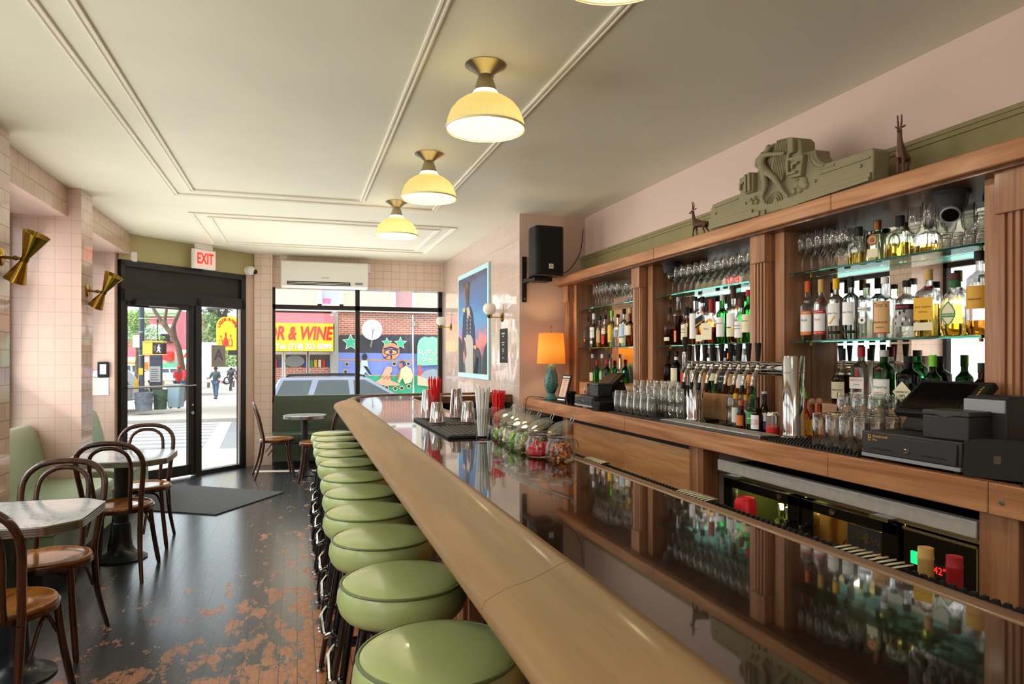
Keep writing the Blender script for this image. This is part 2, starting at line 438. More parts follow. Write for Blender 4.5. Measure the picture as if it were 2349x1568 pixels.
struct('wall_return', MB().box(XP+.001, YP, 0, XR, YP+.1, ZC), M['pink_paint'], smooth=False)
struct('wall_poster', MB().box(XP-.004, YP+.002, 0, XP+.1, YF+.1, ZC), M['tile_poster'], smooth=False)
struct('wall_back', MB().box(XL-.1, YB-.1, 0, XR+.1, YB, ZC), M['pink_paint'], smooth=False)
# left wall: piers, headers, sills, panes
XPI, XHD = -1.70, -1.80
for i, (a, bb) in enumerate(((-3.0, -1.7), (1.4, 1.8), (4.6, 4.97), (6.44, 6.76))):
    p = MB(); p.cur = 0; p.raw([(XPI, a, 0), (XPI, bb, 0), (XPI, bb, ZC), (XPI, a, ZC)], [(0, 1, 2, 3)])
    p.cur = 1; p.raw([(XL-.1, a, 0), (XPI, a, 0), (XPI, a, ZC), (XL-.1, a, ZC), (XL-.1, bb, 0), (XPI, bb, 0), (XPI, bb, ZC), (XL-.1, bb, ZC)], [(0, 1, 2, 3), (5, 4, 7, 6), (0, 3, 7, 4)])
    struct('wall_pier', p, [M['tile_pier'], M['tile_reveal']], smooth=False)
struct('wall_pier', MB().box(XL-.1, 8.46, 0, -1.915, 8.62, ZC), M['tile_reveal'], smooth=False)
wn = 0
for a, bb in ((-1.7, 1.4), (1.8, 4.6), (4.97, 6.44), (6.76, 8.46)):
    far = 8.66 if bb > 8 else bb
    h = MB(); h.cur = 0; h.raw([(XHD, a, 2.62), (XHD, far, 2.62), (XHD, far, ZC), (XHD, a, ZC)], [(0, 1, 2, 3)])
    h.cur = 1; h.raw([(XL-.1, a, 2.62), (XHD, a, 2.62), (XHD, far, 2.62), (XL-.1, far, 2.62), (XL-.1, far, ZC), (XHD, far, ZC)], [(0, 1, 2, 3), (3, 2, 5, 4)])
    struct('wall_header', h, [M['tile_header'], M['tile_reveal']], smooth=False)
    struct('wall_sill', MB().box(XL-.1, a, 0, XL+.06, bb, .48), M['tile_pier'], smooth=False)
    wn += 1
    wf = MB().box(XL-.07, a, .48, XL, a+.05, 2.62).box(XL-.07, bb-.05, .48, XL, bb, 2.62).box(XL-.07, a, .48, XL, bb, .54).box(XL-.07, a, 2.56, XL, bb, 2.62).box(XL-.07, a, 2.05, XL, bb, 2.13)
    if bb-a > 2: wf.box(XL-.07, (a+bb)/2-.03, .48, XL, (a+bb)/2+.03, 2.62)
    o = struct('window_%d' % wn, wf, M['black_frame'], smooth=False)
    struct('glass', MB().box(XL-.04, a+.05, .54, XL-.034, bb-.05, 2.56), M['window_glass'], o, smooth=False)
# front window wall
pf = MB(); pf.cur = 0; pf.box(-.553, 9.83, 0, -.325, 10.0, ZC)
struct('wall_pillar', pf, M['tile_pier_front'], smooth=False)
struct('wall_front', MB().box(-.33, 9.93, 2.43, XP, YF+.1, ZC), M['tile_pier_front'], smooth=False)
struct('wall_front_lower', MB().box(-.33, 9.98, 0, XP, YF+.1, .84), M['tile_pier_front'], smooth=False)
wf = MB()
wf.box(-.33, 10.0, .84, -.29, 10.08, 2.45).box(2.0, 10.0, .84, XP, 10.08, 2.45).box(.795, 10.0, .84, .855, 10.08, 2.45)
wf.box(-.33, 10.0, 2.135, XP, 10.08, 2.195).box(-.33, 10.0, .84, XP, 10.08, .89)
o = struct('window_5', wf, M['black_frame'], smooth=False)
struct('glass', MB().box(-.3, 10.03, .88, 2.0, 10.036, 2.44), M['window_glass'], o, smooth=False)
# door wall on the bevelled corner (drawn along du, dn)
TD = Matrix(((du.x, dn.x, 0, DA.x), (du.y, dn.y, 0, DA.y), (0, 0, 1, 0), (0, 0, 0, 1)))
def DM(): x = MB(); x.T = TD; return x
struct('wall_door', DM().box(-.12, 0, 2.56, 1.76, .12, ZC), M['olive_paint'], smooth=False)
struct('wall_jamb', DM().box(1.6, .0, 0, 1.76, .12, 2.56), M['pink_paint'], smooth=False)
fr = DM()
fr.box(-.1, -.01, 2.49, 1.6, .09, 2.56).box(-.1, -.01, 2.1, 1.6, .09, 2.235).box(-.1, -.01, 0, -.055, .09, 2.56).box(1.53, -.01, 0, 1.6, .09, 2.56)
fr.box(.845, -.01, 0, .925, .09, 2.2).box(.92, -.005, 0, 1.56, .09, .05)
do = struct('door_1', fr, M['black_frame'], smooth=False)
lf = DM().box(-.055, .01, .02, -.012, .055, 2.1).box(.757, .01, .02, .84, .055, 2.1).box(-.05, .01, .02, .8, .055, .145).box(-.05, .01, 2.04, .8, .055, 2.1)
struct('door_leaf', lf, M['black_frame'], do, smooth=False)
struct('glass', DM().box(-.02, .03, .14, .76, .036, 2.05), M['window_glass'], do, smooth=False)
struct('sidelight_glass', DM().box(.92, .04, .05, 1.54, .046, 2.12), M['window_glass'], do, smooth=False)
struct('shade_box', DM().box(-.06, .03, 2.22, 1.54, .05, 2.5), mat('shade', '#2d2723', .5, var=.25, vscale=3), do, smooth=False)
struct('sidelight_stop', DM().box(1.5, -.0, .05, 1.535, .03, 2.1), M['steel'], do, smooth=False)
hb = DM(); hb.tube([(-.05, -.045, 1.12), (.815, -.045, 1.12)], .013, 10); hb.tube([(-.04, -.045, 1.12), (-.04, .02, 1.12)], .012); hb.tube([(.8, -.045, 1.12), (.8, .02, 1.12)], .012)
struct('push_bar', hb, M['steel'], do)
struct('lock_cylinder', DM().lathe([(0, -.012), (.022, -.01), (.024, .012), (0, .012)], (.8, .0, .78), axis='Y', seg=14), M['steel'], do)
struct('lock_cylinder', DM().lathe([(0, -.01), (.013, -.01), (.014, .012), (0, .012)], (.8, .0, .88), axis='Y', seg=12), M['steel'], do)
ck = DM().box(.05, -.06, 2.06, .42, .0, 2.13); struct('door_closer', ck, M['black_frame'], do, bev=.006)
ca = DM(); ca.tube([(.2, -.05, 2.05), (.5, -.14, 2.045), (.62, -.02, 2.06)], .008, 6); struct('closer_arm', ca, M['steel'], do)
# the raised floor strip of pale tile by the pillar and the door mat
struct('trim_2', MB().raw([(-.55, 9.25, .003), (.55, 9.05, .003), (.55, 9.18, .003), (-.52, 9.4, .003)], [(0, 1, 2, 3)]), mat('pale_strip', '#c9c2b2', .35, var=.1), smooth=False)
mt = MB(); pts = [PT(388, 1098, 8.22), PT(455, 1089, 8.5), PT(651, 1115, 7.75), PT(496, 1148, 6.97), PT(388, 1133, 7.3)]
mt.prism([(-1.6, 8.28), (-1.28, 8.58), (-.135, 7.78), (-.72, 6.86), (-1.44, 7.3)], .001, .012, 'XY')
o = mt.build('door_mat', mat('mat_carpet', '#3d3f3f', .9, var=.12, vscale=60, bump=.6, bscale=250), smooth=False)
tag(o, 'dark grey carpet mat lying on the floor inside the glass door', 'mat')

# ceiling mouldings (rectangles of double bead)
def ceilrect(n, x0, x1, y0, y1):
    k = MB()
    prof = [(-.02, 0), (-.018, .012), (-.009, .014), (-.006, .007), (.006, .007), (.009, .014), (.018, .012), (.02, 0)]
    pts = [(x0, y0), (x1, y0), (x1, y1), (x0, y1)]
    dirs = [(-1, -1), (1, -1), (1, 1), (-1, 1)]
    vs = []; fs = []
    for (x, y), (dx, dy) in zip(pts, dirs):
        for u, d in prof: vs.append((x+dx*u, y+dy*u, ZC-d))
    m_ = len(prof)
    for i in range(4):
        j = (i+1) % 4
        for q in range(m_-1): fs.append((i*m_+q, i*m_+q+1, j*m_+q+1, j*m_+q))
    k.raw(vs, fs); struct('trim_%d' % n, k, M['ceiling_trim_paint'])
ceilrect(3, -.985, 1.233, -1.6, 6.385); ceilrect(4, -.837, .55, -1.45, 6.2)
ceilrect(5, -.98, 1.62, 7.18, 9.05); ceilrect(6, -.83, 1.47, 7.35, 8.88)
# ---------------------------------------------------------------- bar counter
bar = thing('bar_counter', 'long dark glossy bar counter with pale wooden armrest and fluted pilasters', 'bar counter', (.5, 3, 0))
BL = Vector((-.5, -3, 0))
def bp_(name, mb, m, par=None, **kw):
    o = mb.build(name, m, par or bar, **kw)
    if par is None: o.location = BL
    return o
y0 = -.6
top = MB()
cor = [(.5+.62-.62*cos(a), 6.55+.66*sin(a)) for a in [pi/2*i/8 for i in range(9)]]
top.prism([(.5, y0), (1.03, y0), (1.03, 6.62), (2.055, 6.62), (2.055, 7.2)]+[(x, y) for x, y in cor[::-1]], 1.03, 1.07, 'XY')
bp_('bar_top', top, M['bartop_dark'], bev=.003, bseg=1)
# armrest: chicago rail profile swept along the edge
prof = [(.0, .985), (-.012, .995), (-.016, 1.01), (-.008, 1.026), (.03, 1.044), (.08, 1.056), (.12, 1.072), (.145, 1.083), (.162, 1.083), (.17, 1.074), (.17, 1.03), (.12, 1.02), (.03, .985)]
def sweep(path, close_ends=True):
    k = MB(); vs = []; fs = []; n = len(prof)
    for (x, y), (nx, ny) in path:
        for u, z in prof: vs.append((x+nx*u, y+ny*u, z))
    for i in range(len(path)-1):
        for q in range(n):
            r_ = (q+1) % n; fs.append((i*n+q, i*n+r_, (i+1)*n+r_, (i+1)*n+q))
    fs += [tuple(range(n)), tuple(range((len(path)-1)*n, len(path)*n))]
    return k.raw(vs, fs)
cuts = [y0, 1.2, 2.55, 4.1, 5.3, 6.52]
for a, b_ in zip(cuts, cuts[1:]):
    bp_('armrest', sweep([((.335, a+.0008), (1, 0)), ((.335, b_-.0008), (1, 0))]), M['rail_maple'], ang=50)
path = []
for i in range(9):
    a = pi/2*i/8; path.append(((.335+.78-.78*cos(a), 6.522+.84*sin(a)), (cos(a), -sin(a))))
path.append(((2.05, 7.362), (0, -1)))
bp_('armrest', sweep(path), M['walnut_dark'], ang=50)
bp_('lip', MB().box(1.03, y0, 1.02, 1.075, 2.93, 1.073), M['lip_wood'], bev=.008)
bp_('lip', MB().box(1.03, 2.933, 1.02, 1.075, 6.62, 1.073), M['lip_wood'], bev=.008)
bp_('drip_rail', MB().box(1.07, y0, .99, 1.165, 6.6, 1.04), M['walnut_dark'])
bp_('inner_lip', MB().box(1.075, 6.585, 1.0, 2.055, 6.625, 1.082), M['walnut_dark'], bev=.006)
bp_('end_block', MB().box(1.72, 6.52, 1.0, 2.05, 6.6, 1.095), M['walnut_dark'], bev=.005)
bp_('bar_front', MB().box(.66, y0, 0, .72, 6.5, 1.02).box(.66, 6.5, 0, 2.055, 6.56, 1.02), M['black_gloss'])
bp_('back_shelf', MB().box(.72, y0, .55, 1.06, 6.5, .58).box(1.04, y0, 0, 1.07, 6.5, .99), M['black_matte'])
for yc in (.12, 1.34, 2.64, 3.86, 5.08, 6.25):
    k = MB(); wdt = .2
    k.box(.6, yc-wdt, .0, .66, yc+wdt, .98)
    for i in range(7):
        yy = yc-wdt+.03+i*(2*wdt-.06)/6; k.box(.58, yy-.017, .1, .602, yy+.017, .9)
    k.box(.575, yc-wdt-.005, .0, .66, yc+wdt+.005, .1).box(.575, yc-wdt-.005, .9, .66, yc+wdt+.005, .985)
    bp_('fluted_pilaster', k, M['walnut'], bev=.003, bseg=1)
# little iron hooks under the armrest
hk = MB(); hk.tube(smoothpath([(.655, 0, .86), (.6, 0, .85), (.575, 0, .81), (.6, .0, .78), (.615, .0, .8)], 4), .008, 8)
for yc in (.75, 2.0, 3.25, 4.5, 5.7):
    o = hk.build('bag_hook', M['black_enamel'], bar); o.location = BL+Vector((0, yc, 0))

# rubber bar mats with nubs
def nub_mat(name, x0, x1, ya, yb, z, label, n=None, cell=.022):
    k = MB().box(x0, ya, z, x1, yb, z+.006)
    nx, ny = max(2, int((x1-x0)/cell)), int((yb-ya)/cell)
    for i in range(nx):
        for j in range(ny):
            cx, cyy = x0+(i+.5)*(x1-x0)/nx, ya+(j+.5)*(yb-ya)/ny
            s_ = cell*.3
            k.raw([(cx-s_, cyy-s_, z+.006), (cx+s_, cyy-s_, z+.006), (cx+s_, cyy+s_, z+.006), (cx-s_, cyy+s_, z+.006), (cx-s_*.7, cyy-s_*.7, z+.015), (cx+s_*.7, cyy-s_*.7, z+.015), (cx+s_*.7, cyy+s_*.7, z+.015), (cx-s_*.7, cyy+s_*.7, z+.015)],
                  [(4, 5, 6, 7), (0, 1, 5, 4), (1, 2, 6, 5), (2, 3, 7, 6), (3, 0, 4, 7)])
    o = k.build(name, M['black_rubber'], smooth=False)
    return tag(o, label, 'bar mat')
for a, b_, lb in ((.45, 1.3, 'black nubbed rail mat on the bar lip, nearest the photographer'), (1.31, 2.27, 'black nubbed rail mat on the bar lip, opposite the fridge badge'), (2.28, 3.2, 'black nubbed rail mat on the bar lip, opposite the yellow lit fridge door'), (3.21, 4.1, 'black nubbed rail mat on the bar lip, nearest the garnish jars and wooden sliding doors')):
    nub_mat('rail_mat', 1.077, 1.152, a, b_, 1.0405, lb, cell=.02)
# fanned coasters leaning along the lip
def coaster_fan(yc, n, grp, lab):
    d = .0035; base = MB().lathe([(0, 0), (.02, 0), (.02, d), (0, d)], (0, 0, 0), 24).build('coaster', M['cream_coaster'])
    for i in range(n):
        o = base if i == 0 else base.copy()
        if i: C.objects.link(o)
        o.location = (1.1, yc-i*.019, 1.066+.0003*i); o.rotation_euler = (R(-24), 0, 0)
        tag(o, lab, 'coaster', grp)
mat('cream_coaster', '#bdb698', .7)
coaster_fan(2.49, 9, 'fanned coasters opposite the wooden doors', 'cream round coaster in the fan opposite the wooden sliding doors')
coaster_fan(1.8, 9, 'fanned coasters opposite the lit fridge door', 'cream round coaster in the fan opposite the lit fridge door')
coaster_fan(1.17, 9, 'fanned coasters opposite the fridge badge', 'cream round coaster in the fan opposite the fridge badge')

# ---------------------------------------------------------------- bar stools
def make_stool():
    t = thing('bar_stool', 'x', 'bar stool')
    seat = MB().lathe([(0, .675), (.15, .675), (.178, .682), (.192, .7), (.2, .727), (.197, .753), (.188, .774), (.185, .7785), (.17, .7865), (.12, .792), (0, .794)], (0, 0, 0), 48)
    s = seat.build('seat', M['green_vinyl'], t, ang=80)
    pp = MB(); pp.tube(arc((0, 0, .7775), .1875, 0, 2*pi*47/48, 47), .0045, 6, True); pp.build('piping', M['piping_green'], s)
    MB().lathe([(0, .65), (.13, .65), (.15, .66), (.15, .678), (0, .678)], (0, 0, 0), 28).build('seat_plate', M['black_enamel'], t)
    for a in range(4):
        sx, sy = ((1, 1), (-1, 1), (-1, -1), (1, -1))[a]
        lg = MB(); lg.tube([(sx*.1, sy*.1, .66), (sx*.155, sy*.155, .3), (sx*.2, sy*.2, .02)], [.0165, .0145, .011], 10)
        l = lg.build('leg', M['black_enamel'], t)
        MB().lathe([(0, 0), (.017, 0), (.017, .008), (.011, .014), (.011, .03), (0, .03)], (sx*.203, sy*.203, 0), 12).build('glide', M['steel'], l)
        # foot rail on this side, bent out over the legs
        u = (sx+((-1, -1, 1, 1)[a]))/2; 
    for a in range(4):
        ang = pi/2*a; z = .295; rr_ = .158
        P_ = [(rr_, -.17, z+.03), (rr_+.012, -.165, z+.02), (rr_+.035, -.135, z), (rr_+.04, -.1, z), (rr_+.04, .1, z), (rr_+.035, .135, z), (rr_+.012, .165, z+.02), (rr_, .17, z+.03)]
        P_ = [(x*cos(ang)-y*sin(ang), x*sin(ang)+y*cos(ang), zz) for x, y, zz in P_]
        k = MB(); k.tube(P_, .0105, 8)
        k.build('foot_rail', M['chrome'] if a == 2 else M['black_enamel'], t)
    return t
st = make_stool()
SP = [(.317, 1.58), (.313, 2.13), (.312, 2.66), (.305, 3.11), (.318, 3.57), (.322, 4.03), (.322, 4.58), (.322, 5.03), (.316, 5.475), (.322, 5.92), (.314, 6.365)]
ORD = ['first', 'second', 'third', 'fourth', 'fifth', 'sixth', 'seventh', 'eighth', 'ninth', 'tenth', 'last']
for i, (x, y) in enumerate(SP):
    lb = 'round green vinyl bar stool, %s from the photographer in the row along the bar' % ORD[i]
    if i == 3: lb = 'round green vinyl bar stool, fourth from the photographer, seam split in its side'
    if i == 10: lb = 'round green vinyl bar stool at the window end of the row along the bar'
    if i == 0: st.location = (x, y, 0); tag(st, lb, 'bar stool', 'bar stools along the bar'); st.rotation_euler = (0, 0, .04)
    else: dup(st, (x, y, 0), rnd.uniform(-.035, .035), lb, 'bar stools along the bar')

# ---------------------------------------------------------------- back counter
CX, CT = 2.10, 1.07
bc = thing('back_counter', 'long thick walnut back counter with a black glossy top', 'counter', (2.4, 3, 0))
CL = Vector((-2.4, -3, 0))
def cp(name, mb, m, par=None, **kw):
    o = mb.build(name, m, par or bc, **kw)
    if par is None: o.location = CL
    return o
cp('counter_top', MB().box(CX+.02, -.6, CT-.02, 2.69, 6.28, CT), M['black_gloss'])
for a, b_ in ((-.6, 1.62), (1.622, 2.31), (2.312, 4.15), (4.152, 6.285)):
    cp('counter_edge', MB().box(CX, a, .97, CX+.05, b_, CT+.001), M['walnut_y'], bev=.004)
cp('counter_deck', MB().box(CX+.05, -.6, .98, 2.69, 6.28, CT-.02), M['walnut_dark'])
cp('bolt', MB().lathe([(0, -.004), (.009, -.003), (.01, 0), (0, .002)], (CX, 1.575, 1.015), axis='X', seg=12), M['steel'])
for a, b_ in ((3.30, 3.44), (1.56, 1.69), (5.30, 5.40), (.2, .33)):
    cp('post', MB().box(2.15, a, 0, 2.25, b_, .975), M['walnut'], bev=.003)
cp('back_panel', MB().box(2.62, -.6, 0, 2.68, 6.28, .97), M['pink_paint'])
cp('under_panel', MB().box(2.26, 3.31, 0, 2.62, 3.36, .97), M['pink_paint'])
# sliding doors under the counter
cab = thing('sliding_door_cabinet', 'walnut cabinet under the back counter with two plain sliding doors', 'cabinet', (2.3, 4.4, 0))
ql = Vector((-2.3, -4.4, 0))
for nm, a, b_, xx in (('door', 4.24, 5.29, 2.2), ('door', 3.45, 4.3, 2.17)):
    o = MB().box(xx, a, .1, xx+.022, b_, .935).build(nm, M['walnut_panel'], cab, bev=.003); o.location = ql
o = MB().box(2.16, 3.45, .935, 2.26, 5.29, .965).build('track', M['black_frame'], cab); o.location = ql
o = MB().box(2.16, 3.45, 0, 2.5, 5.29, .1).box(2.25, 3.46, .1, 2.5, 5.29, .12).build('carcass', M['walnut_dark'], cab); o.location = ql
# glass washer / black bin under the far end
eq = thing('storage_bin', 'black plastic lidded bin stored under the lamp end of the back counter', 'bin', (2.36, 5.85, 0))
MB().box(-.18, -.36, .0, .24, .34, .86).build('body', M['black_matte'], eq, bev=.02)
MB().box(-.2, -.38, .86, .25, .36, .9).build('lid', M['black_gloss'], eq, bev=.012)

# ---------------------------------------------------------------- back bar
bb = thing('back_bar', 'tall walnut back bar with fluted pilasters, mirror bays and a deep cornice', 'back bar', (2.55, 3, 1.07))
BB = Vector((-2.55, -3, -1.07))
def kp(name, mb, m, par=None, **kw):
    o = mb.build(name, m, par or bb, **kw)
    if par is None: o.location = BB
    return o
XF, XPF, XM, ZT = 2.52, 2.47, 2.70, 2.16
for a, b_ in ((-.6, 1.2), (1.202, 2.62), (2.622, 4.3), (4.302, 6.22)):
    kp('cornice', MB().box(2.40, a, ZT, 2.70, b_, 2.237), M['walnut_y'], bev=.006)
kp('cornice_end', MB().box(2.40, 6.2205, ZT, 2.70, 6.25, 2.237), M['walnut_y'], bev=.006)
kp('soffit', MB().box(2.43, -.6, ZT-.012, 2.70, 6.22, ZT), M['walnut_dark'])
kp('frieze', MB().box(2.6985, -.6, 2.235, 2.735, 6.285, 2.44).box(2.688, -.6, 2.42, 2.735, 6.285, 2.462).box(2.680, -.6, 2.44, 2.735, 6.285, 2.452), M['olive_dark'])
kp('mirror', MB().box(XM, -.6, CT, XM+.03, 6.25, ZT), M['mirror'])
DIV = [(5.983, 6.225), (4.529, 4.84), (3.09, 3.386), (1.66, 1.96), (.2, .5)]
for a, b_ in DIV:
    kp('partition', MB().box(XF+.019, a, CT, XM, a+.022, ZT-.01).box(XF+.019, b_-.022, CT, XM, b_, ZT-.01).box(XF, a, CT, XF+.02, a+.075, ZT-.01).box(XF, b_-.075, CT, XF+.02, b_, ZT-.01), M['walnut'], bev=.002, bseg=1)
    c_ = (a+b_)/2
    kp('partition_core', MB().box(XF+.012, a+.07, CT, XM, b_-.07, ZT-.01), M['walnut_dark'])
    k = MB().box(XPF+.012, c_-.056, CT, XF+.02, c_+.056, ZT-.16)
    for i in range(4):
        yy = c_-.056+.014+i*.028; k.box(XPF+.002, yy-.0085, CT, XPF+.014, yy+.0085, ZT-.16)
    kp('pilaster', k, M['walnut'], bev=.002, bseg=1)
    kp('pilaster_cap', MB().box(XPF-.012, c_-.064, ZT-.165, XF+.02, c_+.064, ZT-.01), M['walnut'], bev=.003)
BAYS = [(4.84, 5.983), (3.386, 4.529), (1.96, 3.09), (.5, 1.66)]
for a, b_ in BAYS:
    kp('riser', MB().box(2.55, a, CT, 2.69, b_, 1.235), M['walnut_panel'], bev=.003)
    # glimpsed shelf brackets
    for z in (1.555, 1.917):
        k = MB()
        for yy in (b_-.09, a+.09): k.cyl((2.62, yy, z-.024), .008, .0125, 10)
        kp('shelf_pin', k, M['brass'])
for bi, (a, b_) in enumerate(BAYS):
    nm = ['beside the table lamp', 'behind the beer taps', 'over the tall green gin bottle', 'nearest the photographer'][bi]
    for z, w_ in ((1.555, 'lower'), (1.917, 'upper')):
        o = MB().box(2.535, a+.024, z-.011, 2.695, b_-.024, z).build('glass_shelf', M['glass_shelf'], bev=.0015, bseg=1, loc=None)
        tag(o, '%s glass shelf with green edge in the mirrored bay %s' % (w_, nm), 'shelf')

# ---------------------------------------------------------------- under-counter fridge
fg = thing('bar_fridge', 'black two door under-counter bar fridge with a steel top and badge', 'fridge', (2.4, 2.43, 0))
fl_ = Vector((-2.4, -2.43, 0))
def fp(name, mb, m, par=None, **kw):
    o = mb.build(name, m, par or fg, **kw)
    if par is None: o.location = fl_
    return o
fp('top_strip', MB().box(2.155, 1.703, .862, 2.19, 3.17, .922), M['steel_brushed'], bev=.004)
fp('lower_strip', MB().box(2.175, 1.703, .842, 2.2, 3.17, .86), M['steel'], bev=.002)
fp('cabinet', MB().box(2.2, 1.71, .06, 2.6, 1.76, .9).box(2.2, 3.12, .06, 2.6, 3.165, .9).box(2.2, 1.98, .06, 2.6, 2.02, .86).box(2.56, 1.71, .06, 2.6, 3.165, .9).box(2.2, 1.71, .04, 2.6, 3.165, .1).box(2.19, 1.703, .86, 2.6, 3.165, .9), M['black_gloss'])
fp('liner', MB().box(2.553, 2.03, .1, 2.558, 2.54, .85), mat('liner_amber', '#e8a848', .5)); fp('liner', MB().box(2.553, 2.56, .1, 2.558, 3.11, .85), mat('liner_lime', '#d0d478', .5)); fp('divider', MB().box(2.21, 2.542, .1, 2.55, 2.556, .85), M['black_matte'])
for yy, mm in ((2.06, 'amber_glow'), (2.6, 'lime_glow')):
    mat('amber_glow', '#ffb030', .5, emit='#ffa828', es=4); mat('lime_glow', '#dcd860', .5, emit='#e4e468', es=3)
    fp('interior_lamp', MB().box(2.54, yy, .79, 2.552, yy+.44, .81), M[mm])
fp('wire_shelf', MB().box(2.24, 2.03, .475, 2.55, 2.55, .48).box(2.24, 2.57, .475, 2.55, 3.1, .48), M['steel'])
for i, (a, b_) in enumerate(((2.025, 2.545), (2.56, 3.13))):
    d = fp('fridge_door', MB().box(2.165, a, .1, 2.205, a+.075, .835).box(2.165, b_-.075, .1, 2.205, b_, .835).box(2.165, a, .788, 2.205, b_, .835).box(2.165, a, .1, 2.205, b_, .17), M['black_gloss'], bev=.004)
    fp('glass', MB().box(2.18, a+.07, .16, 2.186, b_-.07, .792), M['window_glass'], d)
    fp('lock', MB().lathe([(0, -.008), (.012, -.007), (.014, 0), (0, .001)], (2.165, b_-.19 if i == 0 else a+.13, .812), axis='X', seg=14), M['chrome'], d)
    yh = b_-.04 if i == 0 else a+.04
    hh = MB(); hh.tube(smoothpath([(2.168, yh, .72), (2.135, yh, .715), (2.128, yh, .68), (2.128, yh, .5), (2.135, yh, .47), (2.168, yh, .465)], 3), .011, 8)
    fp('handle', hh, M['black_enamel'], d)
    fp('hinge', MB().box(2.15, (a+.03 if i == 0 else b_-.12), .836, 2.175, (a+.12 if i == 0 else b_-.03), .85), M['steel'], d)
bd = fp('badge', MB().box(2.176, 2.1, .693, 2.179, 2.28, .783), M['charcoal'])
fp('badge_rim', MB().box(2.175, 2.098, .691, 2.178, 2.282, .694).box(2.175, 2.098, .782, 2.178, 2.282, .785).box(2.175, 2.098, .691, 2.178, 2.101, .785).box(2.175, 2.279, .691, 2.178, 2.282, .785), M['steel'], bd)
text('lettering', 'SPA TAN', .04, M['nickel'], bd, (2.1755, 2.19, .738), (pi/2, 0, -pi/2), sx=.95)
hm = MB().prism([(-.014, -.024), (.004, -.02), (.008, -.004), (.016, -.006), (.012, .01), (.004, .022), (-.012, .024), (-.02, .01), (-.018, -.01)], 2.1745, 2.176, 'YZ')
o = hm.build('emblem', M['nickel'], bd); o.location = (0, 2.19, .74)
pn = fp('compressor_panel', MB().box(2.17, 1.71, .1, 2.2, 2.005, .83), M['black_gloss'], bev=.003)
fp('panel_trim', MB().box(2.166, 1.71, .826, 2.2, 2.005, .836).box(2.166, 1.705, .1, 2.2, 1.712, .83), M['steel'], pn)
fp('power_switch', MB().box(2.162, 1.93, .71, 2.172, 1.965, .755), mat('green_led', '#0a5a3a', .3, emit='#18d880', es=1.4), pn)
fp('switch', MB().box(2.162, 1.888, .705, 2.172, 1.912, .74), M['charcoal'], pn)
fp('display', MB().box(2.16, 1.79, .69, 2.172, 1.875, .735), M['black_matte'], pn)
text('digits', '42\u00b0', .036, mat('led_red', '#ff2020', .4, emit='#ff1818', es=4), pn, (2.159, 1.842, .713), (pi/2, 0, -pi/2), ext=.0003)
light('fridge_lamp', 'POINT', (2.38, 2.29, .745), (0, 0, 0), 7, (1, .56, .1), radius=.02); light('fridge_lamp', 'POINT', (2.38, 2.86, .745), (0, 0, 0), 5, (.95, .95, .3), radius=.02)
# ---------------------------------------------------------------- bentwood chairs
def make_chair():
    t = thing('bentwood_chair', 'x', 'chair')
    # faces +y; seat 0.46 m, back hoop at -y
    s = MB().lathe([(0, .452), (.19, .452), (.2, .456), (.2, .468), (.194, .474), (.186, .473), (.18, .467), (.1, .464), (0, .463)], (0, 0, 0), 40).build('seat', M['seat_walnut'], t, ang=60)
    r_ = MB(); r_.lathe([(.185, .432), (.203, .432), (.206, .445), (.206, .456), (.185, .456)], (0, 0, 0), 40); r_.build('seat_ring', M['bent_walnut'], t)
    for sx in (-1, 1):
        k = MB(); k.tube(smoothpath([(sx*.15, .13, .44), (sx*.165, .145, .25), (sx*.195, .185, .0)], 5), [.0165]+[.0155]*9+[.0115], 10); k.build('front_leg', M['bent_walnut'], t)
        k = MB(); k.tube(smoothpath([(sx*.155, .125, .3), (sx*.115, .1, .4), (sx*.03, .03+.13, .432)], 5), .008, 8); k.build('brace', M['bent_walnut'], t)
        k = MB(); k.tube(smoothpath([(sx*.172, -.12, .28), (sx*.17, -.03, .4), (sx*.185, .03, .432)], 5), .008, 8); k.build('brace', M['bent_walnut'], t)
    # rear legs and hoop are one bent rod
    side = [(.2, -.27, 0), (.172, -.2, .22), (.166, -.165, .44), (.178, -.185, .58), (.196, -.22, .74), (.185, -.248, .83), (.13, -.262, .888), (.05, -.267, .908)]
    P_ = side+[(-x, y, z) for x, y, z in side[::-1]]
    n = len(smoothpath(P_, 6)); k = MB(); k.tube(smoothpath(P_, 6), [.0115+.005*min(1, min(i, n-1-i)/8) for i in range(n)], 10)
    h = k.build('back_hoop', M['bent_walnut'], t)
    inn = [(.105, -.165, .45), (.108, -.18, .56), (.122, -.21, .72), (.11, -.24, .82), (.06, -.255, .866), (0, -.258, .878)]
    P_ = inn+[(-x, y, z) for x, y, z in inn[:-1][::-1]]
    k = MB(); k.tube(smoothpath(P_, 6), .0125, 10); k.build('inner_hoop', M['bent_walnut'], h)
    for sx in (-1, 1): MB().lathe([(0, -.004), (.007, -.003), (.007, 0), (0, .001)], (sx*.166, -.182, .44), axis='Y', seg=10).build('screw', M['brass_dark'], h)
    return t
ch = make_chair()
CH = [(-1.15, 3.265, .17*-1, 'bentwood chair at the near side of the marble table nearest the photographer'),
      (-1.2, 3.96, pi-.05, 'bentwood chair beyond the nearest marble table, its back to the banquette aisle'),
      (-1.15, 5.245, -.06, 'bentwood chair at the near side of the second marble table by the door'),
      (-1.16, 5.97, pi+.05, 'bentwood chair beyond the second marble table, closest to the glass door'),
      (-.24, 8.9, -pi/2+.12, 'bentwood chair beside the white tiled pillar, facing the small round table'),
      (.22, 8.42, pi/2-.12, 'bentwood chair between the small round table and the bar end')]
